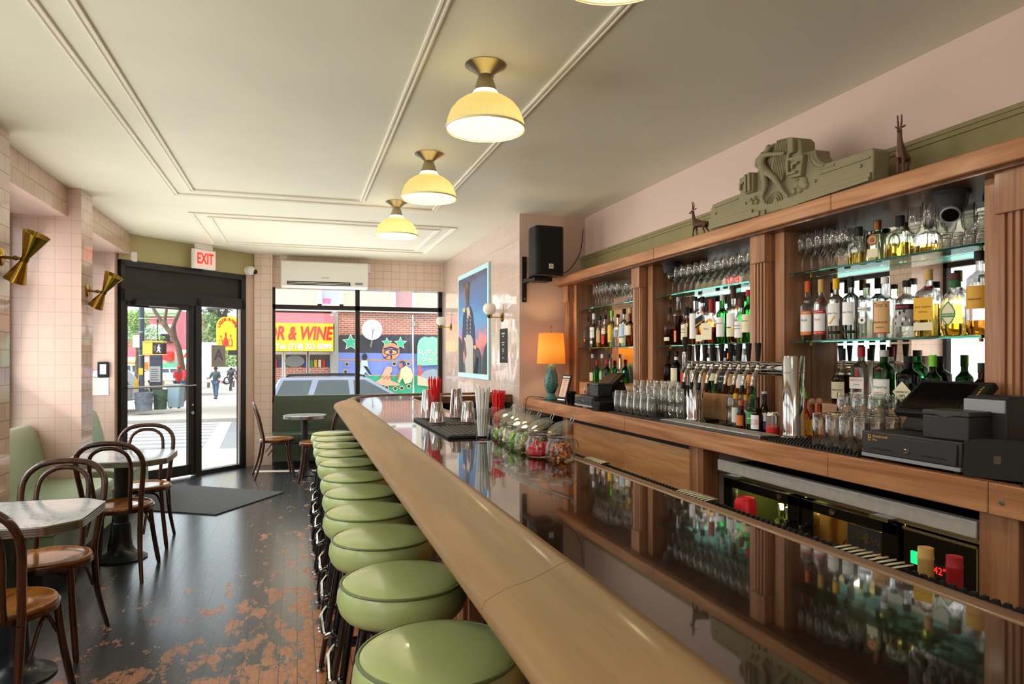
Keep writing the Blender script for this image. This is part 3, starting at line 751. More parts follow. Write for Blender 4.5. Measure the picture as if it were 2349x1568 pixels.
for i, (x, y, rz, lb) in enumerate(CH):
    if i == 0: ch.location = (x, y, 0); ch.rotation_euler = (0, 0, rz); tag(ch, lb, 'chair', 'bentwood chairs')
    else: dup(ch, (x, y, 0), rz, lb, 'bentwood chairs')

# ---------------------------------------------------------------- tables
m, t, b, o = nodes('marble_laminate'); L = t.links.new
tc = N(t, 'TexCoord'); n1 = N(t, 'TexNoise', Scale=2.2, Detail=6, Roughness=.55, Distortion=1.6); L(tc.outputs['Object'], n1.inputs['Vector'])
r = ramp(t, [(.36, lin('#a8adae')), (.485, lin('#a3a8a9')), (.5, lin('#84868a')), (.515, lin('#a0a5a6')), (.7, lin('#a9aeae'))]); L(n1.outputs[0], r.inputs[0]); L(r.outputs[0], b.inputs['Base Color'])
b.inputs['Roughness'].default_value = .12
def chamf(w_, d_, c_, r_=.03):
    p = [(w_, -d_+c_), (w_, d_-c_), (w_-c_, d_), (-w_+c_, d_), (-w_, d_-c_), (-w_, -d_+c_), (-w_+c_, -d_), (w_-c_, -d_)]
    o = []
    for i in range(8):
        a, q, z = Vector(p[i-1]), Vector(p[i]), Vector(p[(i+1) % 8])
        u = q+(a-q).normalized()*r_; v = q+(z-q).normalized()*r_
        for k in range(5):
            s_ = k/4; o.append(tuple(u*(1-s_)**2+q*2*s_*(1-s_)+v*s_*s_))
    return o
def ringed_top(t, poly, z, name='table_top'):
    def grow(p, g): 
        return [(x*(1+g/max(.01, sqrt(x*x+y*y))), y*(1+g/max(.01, sqrt(x*x+y*y)))) for x, y in p]
    tp = MB().prism(poly, z-.03, z, 'XY').build('table_top', M['marble_laminate'], t)
    e = MB(); n = len(poly); vs = []; fs = []
    rows = [(.001, .001), (.0045, 0), (.0055, -.006), (.002, -.008), (.0055, -.010), (.0055, -.017), (.002, -.019), (.0055, -.021), (.0055, -.028), (.002, -.030), (.0055, -.032), (.0055, -.040), (.0, -.041)]
    for g, dz in rows: vs += [(x, y, z+dz) for x, y in grow(poly, g)]
    for i in range(len(rows)-1):
        for j in range(n): fs.append((i*n+j, i*n+(j+1) % n, (i+1)*n+(j+1) % n, (i+1)*n+j))
    e.raw(vs, fs).build('ribbed_edge', M['steel'], t, ang=20)
    MB().prism(grow(poly, -.01), z-.038, z-.03, 'XY').build('underside', M['black_matte'], t)
def pedestal(t, z, rc=.042, rb=.2):
    MB().lathe([(0, .25), (rc, .25), (rc, z-.045), (0, z-.045)], (0, 0, 0), 24).build('column', M['black_enamel_matt'], t)
    MB().lathe([(0, 0), (rb, 0), (rb+.004, .01), (rb-.01, .02), (rb*.74, .034), (rb*.56, .055), (max(rc+.02, rb*.43), .09), (rc+.014, .15), (rc+.01, .235), (rc+.008, .262), (rc, .268), (0, .268)], (0, 0, 0), 32).build('base', M['black_enamel_matt'], t)
    MB().box(-.14, -.02, z-.055, .14, .02, z-.039).box(-.02, -.14, z-.055, .02, .14, z-.039).build('spider', M['black_enamel_matt'], t)
mat('black_enamel_matt', '#1f2326', .32, coat=.1)
for x, y, hw, hd, lb in ((-1.24, 3.67, .325, .315, 'grey veined marble laminate table with ribbed steel edge, nearest the photographer'), (-1.22, 5.6, .335, .33, 'grey veined marble laminate table with ribbed steel edge, by the brass sconce pier and door')):
    t_ = thing('pedestal_table', lb, 'table', (x, y, 0), 0, 'marble topped pedestal tables')
    ringed_top(t_, chamf(hw, hd, .115), .75); pedestal(t_, .75, .05, .165)
t_ = thing('round_table', 'small round pedestal table in front of the green window booth', 'table', (.09, 8.86, 0))
ringed_top(t_, [(.255*cos(2*pi*i/48), .255*sin(2*pi*i/48)) for i in range(48)], .75); pedestal(t_, .75, .04, .14)

# ---------------------------------------------------------------- upholstered seating
def booth(name, lb, axis, x0, x1, ya, yb, seat_d, zs=.47, zb=.92, vm='green_vinyl_dark'):
    """back against x0 (axis Y: runs along y, opens to +x; axis X: runs along x, opens to -y)"""
    t = thing(name, lb, 'banquette', ((x0+x1)/2, (ya+yb)/2, 0)); off = Vector((-(x0+x1)/2, -(ya+yb)/2, 0))
    def ext(prof, a, b_, nm, m_, bev=.0):
        k = MB()
        if axis == 'Y': k.prism([(x0+u, z) for u, z in prof], a, b_, 'XZ')
        else: k.prism([(yb-u, z) for u, z in prof], a, b_, 'YZ')
        o = k.build(nm, m_, t, bev=bev, bseg=3); o.location = off; return o
    lo, hi = (ya, yb) if axis == 'Y' else (x0, x1)
    ext([(0, zs-.1), (.21, zs-.1), (.2, zs+.03), (.17, zs+.2), (.13, zb-.09), (.105, zb-.03), (.07, zb), (.03, zb), (0, zb-.02)], lo, hi, 'back_cushion', M[vm], .012)
    ext([(.1, zs-.14), (seat_d-.02, zs-.14), (seat_d, zs-.12), (seat_d+.005, zs-.05), (seat_d-.015, zs-.012), (seat_d-.06, zs), (.15, zs+.005)], lo, hi, 'seat_cushion', M[vm], .01)
    ext([(.02, .1), (seat_d-.02, .1), (seat_d-.02, zs-.14), (.02, zs-.14)], lo+.01, hi-.01, 'seat_box', M[vm])
    ext([(.04, .0), (seat_d-.09, .0), (seat_d-.09, .1), (.04, .1)], lo+.02, hi-.02, 'plinth', M['black_matte'])
    return t
mat('booth_vinyl', '#2f3d2c', .33, coat=.15)  # darker copy of the bench green, backlit shade put into the colour
booth('banquette', 'green vinyl banquette in the tiled window recess behind the two marble tables', 'Y', -2.13, -1.45, 4.985, 6.425, .68)
booth('banquette', 'green vinyl banquette in the window recess next to the glass door', 'Y', -2.13, -1.48, 6.775, 8.2, .62)
booth('banquette', 'green vinyl banquette in the near window recess, beside the first marble table', 'Y', -2.13, -1.6, 1.83, 4.58, .5)
booth('banquette', 'green vinyl booth bench under the big front window by the round table', 'X', -.31, 2.0, 9.4, 9.96, .56, zb=.94, vm='booth_vinyl')

# ---------------------------------------------------------------- brass double cone sconces
def sconce(x, y, z, lb, tilt):
    t = thing('wall_sconce', lb, 'wall lamp', (x, y, z), 0, 'brass double cone sconces')
    MB().lathe([(0, -.001), (.055, -.001), (.056, .006), (.045, .014), (.02, .02), (0, .021)], (0, 0, 0), 28, axis='X').build('wall_plate', M['brass'], t)
    k = MB(); k.tube([(.01, 0, 0), (.075, 0, -.005), (.1, 0, -.005)], .009, 10); k.ball((.078, 0, -.004), .015); k.build('arm', M['brass_dark'], t)
    T = Matrix.Translation((.125, 0, -.01)) @ Matrix.Rotation(R(tilt), 4, 'Y') @ Matrix.Rotation(R(12), 4, 'X')
    for sg, L_, rad in ((1, .17, .076), (-1, .145, .062)):
        k = MB(); k.T = T
        k.lathe([(.018, 0), (.02, sg*.012), (rad, sg*L_), (rad-.003, sg*L_), (.016, sg*.012), (.016, 0)], (0, 0, 0), 36)
        c = k.build('cone_shade', M['brass'], t, ang=50)
        k = MB(); k.T = T; k.ball((0, 0, sg*.075), .024, 10); k.build('bulb', M['bulb_frost'], c)
    k = MB(); k.T = T; k.lathe([(0, -.016), (.021, -.016), (.023, 0), (.021, .016), (0, .016)], (0, 0, 0), 20); k.build('collar', M['brass_dark'], t)
mat('bulb_frost', '#fff3d8', .4)
sconce(XPI, 4.83, 2.07, 'brass double cone wall lamp on the nearest tiled pier', 26)
sconce(XPI, 6.6, 2.03, 'brass double cone wall lamp on the pier before the door', 30)

# ---------------------------------------------------------------- pendants over the bar
m, t, b, o = nodes('ribbed_shade'); L = t.links.new
b.inputs['Base Color'].default_value = lin('#faf4d0'); b.inputs['Roughness'].default_value = .2
tl = N(t, 'BsdfTranslucent'); tl.inputs[0].default_value = lin('#fff8d0'); mx = N(t, 'MixShader'); mx.inputs[0].default_value = .72
tcc = N(t, 'TexCoord'); spx = N(t, 'SeparateXYZ'); L(tcc.outputs['Object'], spx.inputs[0]); at = N(t, 'Math', operation='ARCTAN2'); L(spx.outputs[1], at.inputs[0]); L(spx.outputs[0], at.inputs[1])
mm = N(t, 'Math', operation='MULTIPLY'); mm.inputs[1].default_value = 110; L(at.outputs[0], mm.inputs[0]); sn_ = N(t, 'Math', operation='SINE'); L(mm.outputs[0], sn_.inputs[0])
bpn = N(t, 'Bump', Strength=.7, Distance=.003); L(sn_.outputs[0], bpn.inputs['Height']); L(bpn.outputs[0], b.inputs['Normal'])
L(b.outputs[0], mx.inputs[1]); L(tl.outputs[0], mx.inputs[2]); L(mx.outputs[0], o.inputs[0])
mat('bulb_lit', '#fff0c8', .4, emit='#ffe7b0', es=18)
m = mat('neck_glass', '#fff6dc', .3, emit='#fff0c0', es=2.2)
PL = [(.855, 1.735, 'domed yellow ribbed glass ceiling lamp, cut by the top edge of the view'), (.855, 3.14, 'domed yellow ribbed glass ceiling lamp, largest of those whole in view'), (.86, 4.63, 'domed yellow ribbed glass ceiling lamp, middle of the three whole ones'), (.85, 6.15, 'domed yellow ribbed glass ceiling lamp, smallest, over the window end of the bar')]
for i, (x, y, lb) in enumerate(PL):
    if i == 0:
        t_ = thing('ceiling_lamp', lb, 'ceiling lamp', (x, y, ZC), 0, 'domed glass lamps over the bar'); P0 = t_
        MB().lathe([(0, 0), (.098, 0), (.098, -.004), (.07, -.02), (.045, -.04), (.034, -.05), (0, -.05)], (0, 0, 0), 36).build('canopy', M['nickel'], t_)
        MB().lathe([(0, -.045), (.032, -.045), (.036, -.06), (.056, -.125), (0, -.125)], (0, 0, 0), 28).build('socket_cup', M['nickel'], t_)
        k = MB(); k.lathe([(0, 0), (.005, 0), (.005, .008), (0, .008)], (.07, .03, -.03), 8); k.build('screw', M['steel'], t_)
        sh = MB().lathe([(.068, -.148), (.105, -.165), (.14, -.19), (.165, -.222), (.18, -.26), (.19, -.30), (.19, -.304), (.184, -.304), (.174, -.262), (.158, -.226), (.135, -.197), (.1, -.172), (.064, -.155)], (0, 0, 0), 64).build('shade', M['ribbed_shade'], t_, ang=60)
        MB().lathe([(.054, -.122), (.058, -.13), (.07, -.149), (.064, -.156), (.05, -.13)], (0, 0, 0), 32).build('shade_neck', M['neck_glass'], sh)
        MB().lathe([(.1865, -.3), (.192, -.3), (.192, -.309), (.1865, -.309)], (0, 0, 0), 64).build('shade_rim', mat('rim_glass', '#fff4cc', .2), sh)
        MB().lathe([(0, -.255), (.02, -.25), (.034, -.225), (.034, -.205), (.018, -.165), (.014, -.13), (0, -.13)], (0, 0, 0), 20).build('bulb', M['bulb_lit'], t_)
    else: dup(P0, (x, y, ZC), .4*i, lb)
    light('lamp_glow', 'POINT', (x, y, ZC-.27), (0, 0, 0), 13, (1, .86, .62), radius=.05)

# ---------------------------------------------------------------- things on the walls
# air conditioner over the front window
ac = thing('air_conditioner', 'white wall air conditioner over the front window', 'air conditioner', (.37, 9.93, 2.42))
MB().prism([(-.0, .0), (-.0, .36), (-.19, .36), (-.225, .34), (-.23, .1), (-.2, .02), (-.16, 0)], -.575, .575, 'YZ').build('housing', M['white_plastic'], ac, bev=.01, bseg=3)
k = MB().box(-.5, -.222, .03, .33, -.2, .085); k.build('outlet_slot', M['black_matte'], ac)
k = MB()
for i in range(2): k.box(-.49, -.226, .04+.018*i, .32, -.21, .046+.018*i)
k.build('louver', M['white_plastic'], ac)
text('lettering', 'MITSUBISHI', .02, M['grey_plastic'], ac, (.0, -.231, .13), (pi/2, 0, 0))
MB().box(.4, -.229, .05, .5, -.2, .08).build('panel_light', M['grey_plastic'], ac)
MB().box(.58, -.1, .24, .62, 0, .36).build('pipe_cover', M['white_plastic'], ac)
# exit sign hanging before the door wall
ex = thing('exit_sign', 'white box EXIT sign with red letters hanging above the glass door', 'sign', dw(.87, -.12, ZC), atan2(du.y, du.x))
MB().box(-.11, -.03, -.07, .11, .03, 0).build('mount', M['white_plastic'], ex, bev=.005)
MB().box(-.155, -.028, -.31, .155, .028, -.07).build('housing', M['white_plastic'], ex, bev=.008)
MB().box(-.143, -.0295, -.3, .143, -.027, -.08).build('face', mat('exit_face', '#f6dfd6', .4, emit='#ffd9d0', es=.25), ex)
text('lettering', 'EXIT', .185, mat('exit_red', '#ff2a1c', .4, emit='#ff2818', es=1.1), ex, (0, -.031, -.19), (pi/2, 0, 0), sx=.62, bold=.004)
# white dome camera by the pillar
cm = thing('security_camera', 'small white dome security camera beside the tiled pillar', 'camera', dw(1.63, -.005, 2.62), atan2(du.y, du.x))
MB().lathe([(0, 0), (.06, 0), (.06, -.03), (0, -.03)], (0, 0, 0), 24, axis='Y').build('base', M['white_plastic'], cm)
k = MB(); k.ball((0, -.06, 0), .06, 20); k.build('ball', M['white_plastic'], cm)
MB().lathe([(0, -.006), (.03, -.006), (.034, .01), (0, .01)], (.03, -.112, -.015), 20, axis='Y').build('lens', M['black_gloss'], cm)
# motion sensor at header corner
ms = MB().box(-1.80, 8.66, 2.55, -1.74, 8.71, 2.66); o = ms.build('motion_sensor', M['white_plastic'], bev=.008)
tag(o, 'small white motion sensor at the end of the tiled header by the door', 'sensor')
# intercom, thermostat and notice in the reveal by the door
ic = thing('intercom', 'black framed wall keypad on the pink tile beside the glass door', 'intercom', (-2.02, 8.455, 1.33))
MB().box(-.055, -.02, -.085, .055, 0, .085).build('housing', M['black_gloss'], ic, bev=.006)
MB().box(-.03, -.024, -.05, .03, -.019, .06).build('screen', mat('pale_screen', '#dfe6e8', .3), ic)
o = MB().lathe([(0, -.02), (.02, -.018), (.026, 0), (0, .0)], (-2.15, 8.455, 1.31), 18, axis='Y').build('doorbell', M['black_gloss']); tag(o, 'round black door bell button on the pink tile left of the keypad', 'bell')
nt_ = thing('paper_notice', 'white printed paper notice taped under the keypad on pink tile', 'notice', (-2.055, 8.457, 1.185))
MB().box(-.085, -.002, -.135, .085, 0, .135).build('sheet', M['paper'], nt_)
text('lettering', 'TWO SAINTS', .022, M['black_letter'], nt_, (0, -.003, .06), (pi/2, 0, 0), ext=.0003)
# ---- poster wall (x = XP): local frame, x along -Y, y up
def on_poster(nm, lb, cat, y, z): return thing(nm, lb, cat, (XP-.0045, y, z), -pi/2)
po = on_poster('painting', 'tall painted portrait of an officer in a blue coat against a sunset', 'painting', 8.1, 1.87)
W2, H2 = .745, .655
def pl(nm, poly, d, m_, par=None, th=.002):
    k = MB().prism([(u*W2, v*H2) for u, v in poly], -d, -d-th, 'XZ'); return k.build(nm, m_, par or po, smooth=False)
MB().box(-.76, -.022, -.66, .76, 0, .66).build('border', mat('pale_blue', '#a9d3d8', .5), po, bev=.003)
m, t, b, o = nodes('painted_sky'); L = t.links.new
tc = N(t, 'TexCoord'); sp = N(t, 'SeparateXYZ'); L(tc.outputs['Object'], sp.inputs[0]); nn_ = N(t, 'TexNoise', Scale=2.6, Detail=4, Distortion=.8)
mpp = N(t, 'Mapping'); mpp.inputs['Rotation'].default_value = (0, R(35), 0); mpp.inputs['Scale'].default_value = (.7, 1, 2.2); L(tc.outputs['Object'], mpp.inputs[0]); L(mpp.outputs[0], nn_.inputs['Vector'])
ma = N(t, 'Math', operation='MULTIPLY_ADD'); ma.inputs[1].default_value = .5; L(nn_.outputs[0], ma.inputs[0]); L(sp.outputs[2], ma.inputs[2])
r = ramp(t, [(.05, lin('#1f4a4c')), (.22, lin('#27525e')), (.26, lin('#7a5a78')), (.3, lin('#a0526a')), (.38, lin('#e0705a')), (.46, lin('#7e6c90')), (.56, lin('#3a86b4')), (.72, lin('#3f6a9e')), (.86, lin('#5a6684')), (.96, lin('#4c4a58'))])
mr = N(t, 'MapRange'); mr.inputs['From Min'].default_value = -.62+.1; mr.inputs['From Max'].default_value = .9; L(ma.outputs[0], mr.inputs['Value']); L(mr.outputs[0], r.inputs[0]); L(r.outputs[0], b.inputs['Base Color']); b.inputs['Roughness'].default_value = .6
MB().box(-.7, -.026, -.6, .7, -.02, .6).build('canvas', M['painted_sky'], po)
W2, H2 = .7, .6
skn = mat('paint_skin', '#5a3c28', .6); navy = mat('paint_navy', '#1c2a50', .6); cream = mat('paint_cream', '#a39c90', .6); gold = mat('paint_gold', '#c2a050', .6); rock = mat('paint_rock', '#3c3a34', .7); blk = mat('paint_black', '#141216', .7)
pl('dark_foliage', [(-1, -1), (-.62, -1), (-.66, -.55), (-.78, -.3), (-1, -.22)], .0262, rock); pl('rock_mound', [(.72, -1), (1, -1), (1, -.4), (.86, -.5), (.76, -.7)], .0262, rock)
pl('dark_tunic', [(-.45, -1), (.6, -1), (.66, -.66), (.5, -.5), (-.4, -.45)], .0266, mat('paint_dusk', '#33404e', .7))
pl('breeches', [(-.42, -1), (.12, -1), (.12, -.2), (-.36, -.14), (-.5, -.6)], .027, cream)
pl('coat', [(-.72, -.42), (-.62, .2), (-.5, .34), (-.36, .4), (-.1, .38), (.06, .26), (.2, -.05), (.28, -.42), (.22, -.62), (.1, -.3), (-.05, -.22), (-.35, -.2), (-.48, -.3), (-.6, -.56)], .0274, navy)
pl('hand', [(-.56, -.4), (-.44, -.36), (-.34, -.6), (-.42, -.72), (-.5, -.58)], .0278, skn); pl('hand', [(.16, -.6), (.3, -.5), (.34, -.74), (.22, -.8)], .0278, skn)
pl('shirt_front', [(-.36, .38), (-.2, .44), (-.12, .3), (-.24, .08), (-.32, .24)], .0278, cream)
pl('neck', [(-.38, .36), (-.18, .36), (-.18, .56), (-.38, .56)], .028, skn)
pl('head', [(-.3+.135*cos(a), .67+.19*sin(a)*(1 if sin(a) > 0 else 1.1)) for a in [2*pi*i/20 for i in range(20)]], .0284, skn)
pl('hair', [(-.3+.15*cos(a), .75+.14*sin(a)) for a in [pi*i/12-.1 for i in range(13)]], .0286, mat('paint_hair', '#6b5238', .8))
for (a, q) in (((-.22, .2), (-.1, .28)), ((-.62, .3), (-.46, .36)), ((-.5, -.32), (-.4, -.26)), ((.2, -.5), (.32, -.44))):
    pl('gold_braid', [a, (q[0], a[1]-.03), (q[0]+.03, q[1]), (a[0]-.03, q[1])], .0288, gold)
for i in range(5):
    for u in (-.3, -.06): pl('gold_button', [(u+.022*cos(a), .16-i*.08+.03*sin(a)) for a in [2*pi*j/8 for j in range(8)]], .0288, gold)
pl('pistol', [(.14, -1), (.42, -1), (.5, -.7), (.34, -.66), (.26, -.86)], .0286, blk)
for y, z, lb in ((9.38, 1.885, 'milky globe brass wall sconce next to the front window frame'), (6.87, 1.885, 'milky globe brass wall sconce between the portrait and the black notice')):
    g_ = thing('globe_sconce', lb, 'wall lamp', (XP-.0045, y, z), -pi/2, 'globe sconces beside the portrait')
    MB().lathe([(0, 0), (.048, 0), (.05, -.006), (.036, -.016), (.016, -.024), (0, -.026)], (0, 0, 0), 24, sx=1.5 if False else 1, axis='Y').build('wall_plate', M['brass'], g_)
    k = MB(); k.tube([(0, -.02, 0), (0, -.13, .0), (0, -.14, .01)], .006, 8); k.build('arm', M['brass'], g_)
    MB().lathe([(0, -.015), (.02, -.012), (.03, .012), (.03, .03), (0, .03)], (0, -.14, 0), 20).build('cup', M['brass'], g_)
    MB().lathe([(.03, .025), (.062, .05), (.07, .085), (.064, .115), (.046, .14), (.042, .14), (.06, .114), (.066, .085), (.058, .053), (.026, .03)], (0, -.14, 0), 28).build('glass_globe', mat('milk_glass', '#e9e4d8', .25), g_, ang=70)
    MB().lathe([(0, -.003), (.034, -.003), (.034, 0), (0, 0)], (0, 0, .08), 28, axis='Y', sx=1.9, sy=1).build('back_reflector', mat('reflector', '#b9a294', .1, .0), g_)
bn = on_poster('black_notice', 'narrow black notice with white print on the tiled wall by the corner', 'notice', 6.82, 1.585)
MB().box(-.13, -.006, -.178, .13, 0, .178).build('board', M['black_matte'], bn)
for z, s_, tx in ((.13, .026, 'beerweek'), (.1, .026, 'sold'), (.035, .017, 'Two for three'), (.012, .017, 'until six'), (-.035, .015, 'all drafts'), (-.055, .015, 'well drinks'), (-.075, .015, 'wine'), (-.125, .014, 'please ask')):
    text('lettering', tx, s_, M['white_letter'], bn, (0, -.0075, z), (pi/2, 0, 0), ext=.0003)
ol = on_poster('socket_plate', 'white wall outlet plate low on the tiled wall by the counter end', 'socket', 6.5, .94)
MB().box(-.075, -.008, -.06, .075, 0, .06).build('plate', M['white_plastic'], ol, bev=.003)
k = MB()
for u in (-.035, .035):
    for v in (-.03, .03):
        for q in (-.01, .01): k.box(u+q-.003, -.0095, v-.008, u+q+.003, -.007, v+.008)
k.build('socket_slot', M['black_matte'], ol)
# loudspeaker on bracket at the wall corner
sk = thing('wall_bracket', 'black steel speaker bracket bolted to the pink wall corner', 'bracket', (2.10, YP, 2.2))
MB().box(-.022, -.022, -.2, .022, 0, .24).build('rail', M['black_matte'], sk, bev=.003)
MB().box(-.02, -.2, -.02, .03, -.02, .02).box(-.02, -.36, -.03, .16, -.2, .005).build('arm', M['black_matte'], sk, bev=.004)
k = MB()
for z in (-.17, .0, .2): k.lathe([(0, -.025), (.008, -.025), (.008, -.02), (0, -.02)], (0, 0, z), 10, axis='Y')
k.build('bolt', M['steel'], sk)
sp_ = thing('loudspeaker', 'black loudspeaker with small white badge hung high in the corner', 'loudspeaker', (2.2, 6.0, 2.215), R(4))
MB().prism([(-.14, -.13), (-.14, .02), (-.1, .13), (.1, .13), (.14, .02), (.14, -.13), (.12, -.15), (-.12, -.15)], 0, .455, 'XY').build('cabinet', M['black_matte'], sp_, bev=.012)
m_ = mat('speaker_grille', '#101010', .7, bump=1, bscale=420)
MB().prism([(-.12, -.145), (.12, -.145), (.105, -.162), (-.105, -.162)], .02, .435, 'XY').build('grille', m_, sp_, bev=.004)
lg_ = MB().box(-.022, -.1655, .06, .022, -.161, .104).build('badge', M['white_plastic'], sp_)
text('lettering', 'EV', .034, M['black_letter'], lg_, (0, -.166, .082), (pi/2, 0, 0), ext=.0003, shear=.2, sx=.8)
k = MB(); k.tube(smoothpath([(2.34, 6.06, 2.27), (2.5, 6.15, 2.3), (2.68, 6.27, 2.5), (2.72, 6.28, 2.74)], 8), .004, 6)
o = k.build('speaker_cable', M['cord']); tag(o, 'thin cable looping from the loudspeaker up to the wall corner', 'cable')

# ---------------------------------------------------------------- on top of the back bar
def antelope(x, y, rz, sc_, lb):
    t = thing('antelope_statuette', lb, 'statuette', (x, y, 2.237), rz, 'carved antelopes on the cornice')
    J = {'pel': (-.06, 0, .135, .034), 'bel': (0, 0, .13, .036), 'che': (.06, 0, .145, .036), 'nk0': (.085, 0, .19, .022), 'nk1': (.095, 0, .25, .016), 'hd': (.1, 0, .29, .018), 'muz': (.135, 0, .272, .011), 'nose': (.15, 0, .262, .008),
         'tl': (-.1, 0, .14, .008), 'tl2': (-.105, 0, .1, .005)}
    B = [('pel', 'bel'), ('bel', 'che'), ('che', 'nk0'), ('nk0', 'nk1'), ('nk1', 'hd'), ('hd', 'muz'), ('muz', 'nose'), ('pel', 'tl'), ('tl', 'tl2')]
    for s_, n in ((1, 'l'), (-1, 'r')):
        J['fs'+n] = (.068, s_*.018, .11, .016); J['fk'+n] = (.07+.008*s_, s_*.018, .06, .009); J['ff'+n] = (.07+.014*s_, s_*.018, .004, .008)
        J['hs'+n] = (-.07, s_*.018, .11, .022); J['hk'+n] = (-.055+.01*s_, s_*.018, .075, .012); J['hh'+n] = (-.085+.014*s_, s_*.018, .045, .008); J['hf'+n] = (-.078+.016*s_, s_*.018, .004, .008)
        B += [('che', 'fs'+n), ('fs'+n, 'fk'+n), ('fk'+n, 'ff'+n), ('pel', 'hs'+n), ('hs'+n, 'hk'+n), ('hk'+n, 'hh'+n), ('hh'+n, 'hf'+n)]
    skin('body', J, B, M['statue_wood'], t, 1, root='bel')
    for s_ in (1, -1):
        k = MB(); k.tube(smoothpath([(.098, s_*.007, .3), (.092, s_*.011, .34), (.1, s_*.012, .385)], 4), [.006]*5+[.005]*3+[.0015], 7); k.build('horn', M['statue_wood'], t)
        k = MB(); k.tube([(.09, s_*.012, .3), (.08, s_*.025, .312), (.072, s_*.034, .318)], [.005, .007, .001], 6); k.build('ear', M['statue_wood'], t)
    t.scale = (sc_,)*3
antelope(2.45, 3.79, R(108), .6, 'carved wooden antelope figure left of the olive relief, turned toward the lamp end')
antelope(2.45, 2.265, R(212), .63, 'carved wooden antelope figure at the near end of the olive relief, seen from its chest')
# art deco relief: stepped pediment with a harpist
pd = thing('relief_pediment', 'olive painted stepped relief plaque with a harp player, standing on the cornice', 'relief', (2.51, 3.0, 2.2375), -pi/2)
rl = mat('relief_paint', '#8d8464', .6, var=.05, vscale=10)
def rp(cx, cy):
    px, py = 1620+cx*.3276, 300+cy*.3276; Y = YX(px, 2.42)
    return 3.0-Y, ZY(py, 2.42, Y)-2.2375
def rel(nm, poly, d0, d1, bev=.004):
    return MB().prism([(u, max(0, z)) for u, z in [rp(*p) for p in poly]], -d0, -d1, 'XZ').build(nm, rl, pd, bev=bev, smooth=True)
def rtube(nm, pts, r_, d, n=4):
    k = MB(); k.tube(smoothpath([(rp(*p)[0], -d, rp(*p)[1]) for p in pts], n) if len(pts) > 2 else [(rp(*p)[0], -d, rp(*p)[1]) for p in pts], r_, 8); return k.build(nm, rl, pd)
def rdisc(nm, cx, cy, r_, d, h=.016):
    u, z = rp(cx, cy); return MB().lathe([(0, -d-h), (r_*.6, -d-h*.85), (r_*.92, -d-h*.4), (r_, -d+.004), (0, -d+.004)], (u, 0, z), 16, axis='Y').build(nm, rl, pd)
PD = .09
rel('back_plate', [(28, 700), (28, 560), (45, 515), (150, 472), (238, 438), (252, 400), (252, 330), (300, 307), (360, 285), (362, 250), (395, 180), (435, 140), (450, 95), (470, 85), (500, 95), (515, 70), (600, 45), (640, 48), (662, 70), (664, 160), (765, 130), (768, 172), (788, 206), (832, 228), (1000, 172), (1160, 118), (1172, 132), (1168, 352)], 0, PD, .006)
rel('lower_step', [(36, 690), (36, 640), (330, 548), (330, 580), (420, 552), (420, 590)], PD-.002, PD+.012, .002)
rel('lower_step', [(45, 690), (45, 664), (330, 578), (390, 560), (390, 595)], PD+.01, PD+.022, .002)
rel('lower_step', [(545, 560), (545, 515), (630, 490), (630, 470), (705, 450), (705, 432), (1160, 288), (1164, 350)], PD-.002, PD+.012, .002)
rel('lower_step', [(660, 520), (660, 492), (735, 470), (735, 455), (1160, 322), (1164, 350)], PD+.01, PD+.022, .002)
rel('upper_moulding', [(800, 300), (1150, 180), (1150, 190), (800, 308)], PD-.002, PD+.008, .001); rel('upper_moulding', [(60, 530), (225, 470), (225, 480), (60, 540)], PD-.002, PD+.008, .001)
rel('scroll_block', [(265, 430), (262, 338), (350, 292), (360, 297), (358, 425), (300, 445)], PD-.002, PD+.03)
for p in ([(275, 420), (275, 372), (302, 360), (302, 372), (286, 380), (286, 414)], [(310, 435), (310, 312), (324, 306), (324, 430)], [(336, 428), (334, 300), (350, 294), (352, 422)]): rel('fret', p, PD+.028, PD+.045, .002)
rel('scroll_block', [(602, 196), (700, 164), (712, 176), (692, 318), (614, 334), (602, 300)], PD-.002, PD+.03)
for p in ([(644, 232), (692, 216), (690, 232), (658, 244), (658, 268), (644, 272)], [(612, 318), (610, 218), (626, 212), (626, 296), (676, 282), (676, 300)]): rel('fret', p, PD+.028, PD+.048, .002)
rtube('scroll_band', [(722, 160), (724, 205), (752, 248), (800, 264), (900, 236)], .006, PD); rtube('scroll_band', [(745, 150), (748, 185), (775, 225), (825, 242)], .006, PD)
rel('harp', [(515, 68), (596, 48), (604, 150), (598, 190), (550, 352), (505, 330), (470, 262), (498, 170)], PD-.002, PD+.02)
rel('harp_column', [(596, 48), (638, 50), (640, 150), (604, 168)], PD-.002, PD+.03, .006)
for q in range(7): rtube('harp_string', [(522+q*12, 72-q*3), (486+q*11, 292+q*9)], .0035, PD+.022)
for cx, cy, r_ in ((640, 372, .026), (682, 362, .032), (622, 425, .018), (660, 412, .02), (700, 380, .022)): rdisc('cloud_curl', cx, cy, r_, PD)
for cx, cy, r_ in ((330, 500, .014), (360, 496, .016), (346, 472, .014), (318, 484, .012)): rdisc('flower', cx, cy, r_, PD)
for cx, cy in ((70, 578), (280, 508), (765, 352), (1085, 248)): rdisc('stud', cx, cy, .009, PD, .01)
for r_ in (.022, .036, .05):
    u, z = rp(480, 500); k = MB(); k.tube([(u+r_*1.2*cos(t_), -PD-.004, z+r_*sin(t_)) for t_ in [pi*q/10 for q in range(11)]], .004, 6); k.build('arch_band', rl, pd)
def J3(cx, cy, d, r_): u, z = rp(cx, cy); return (u, -PD-d, z, r_)
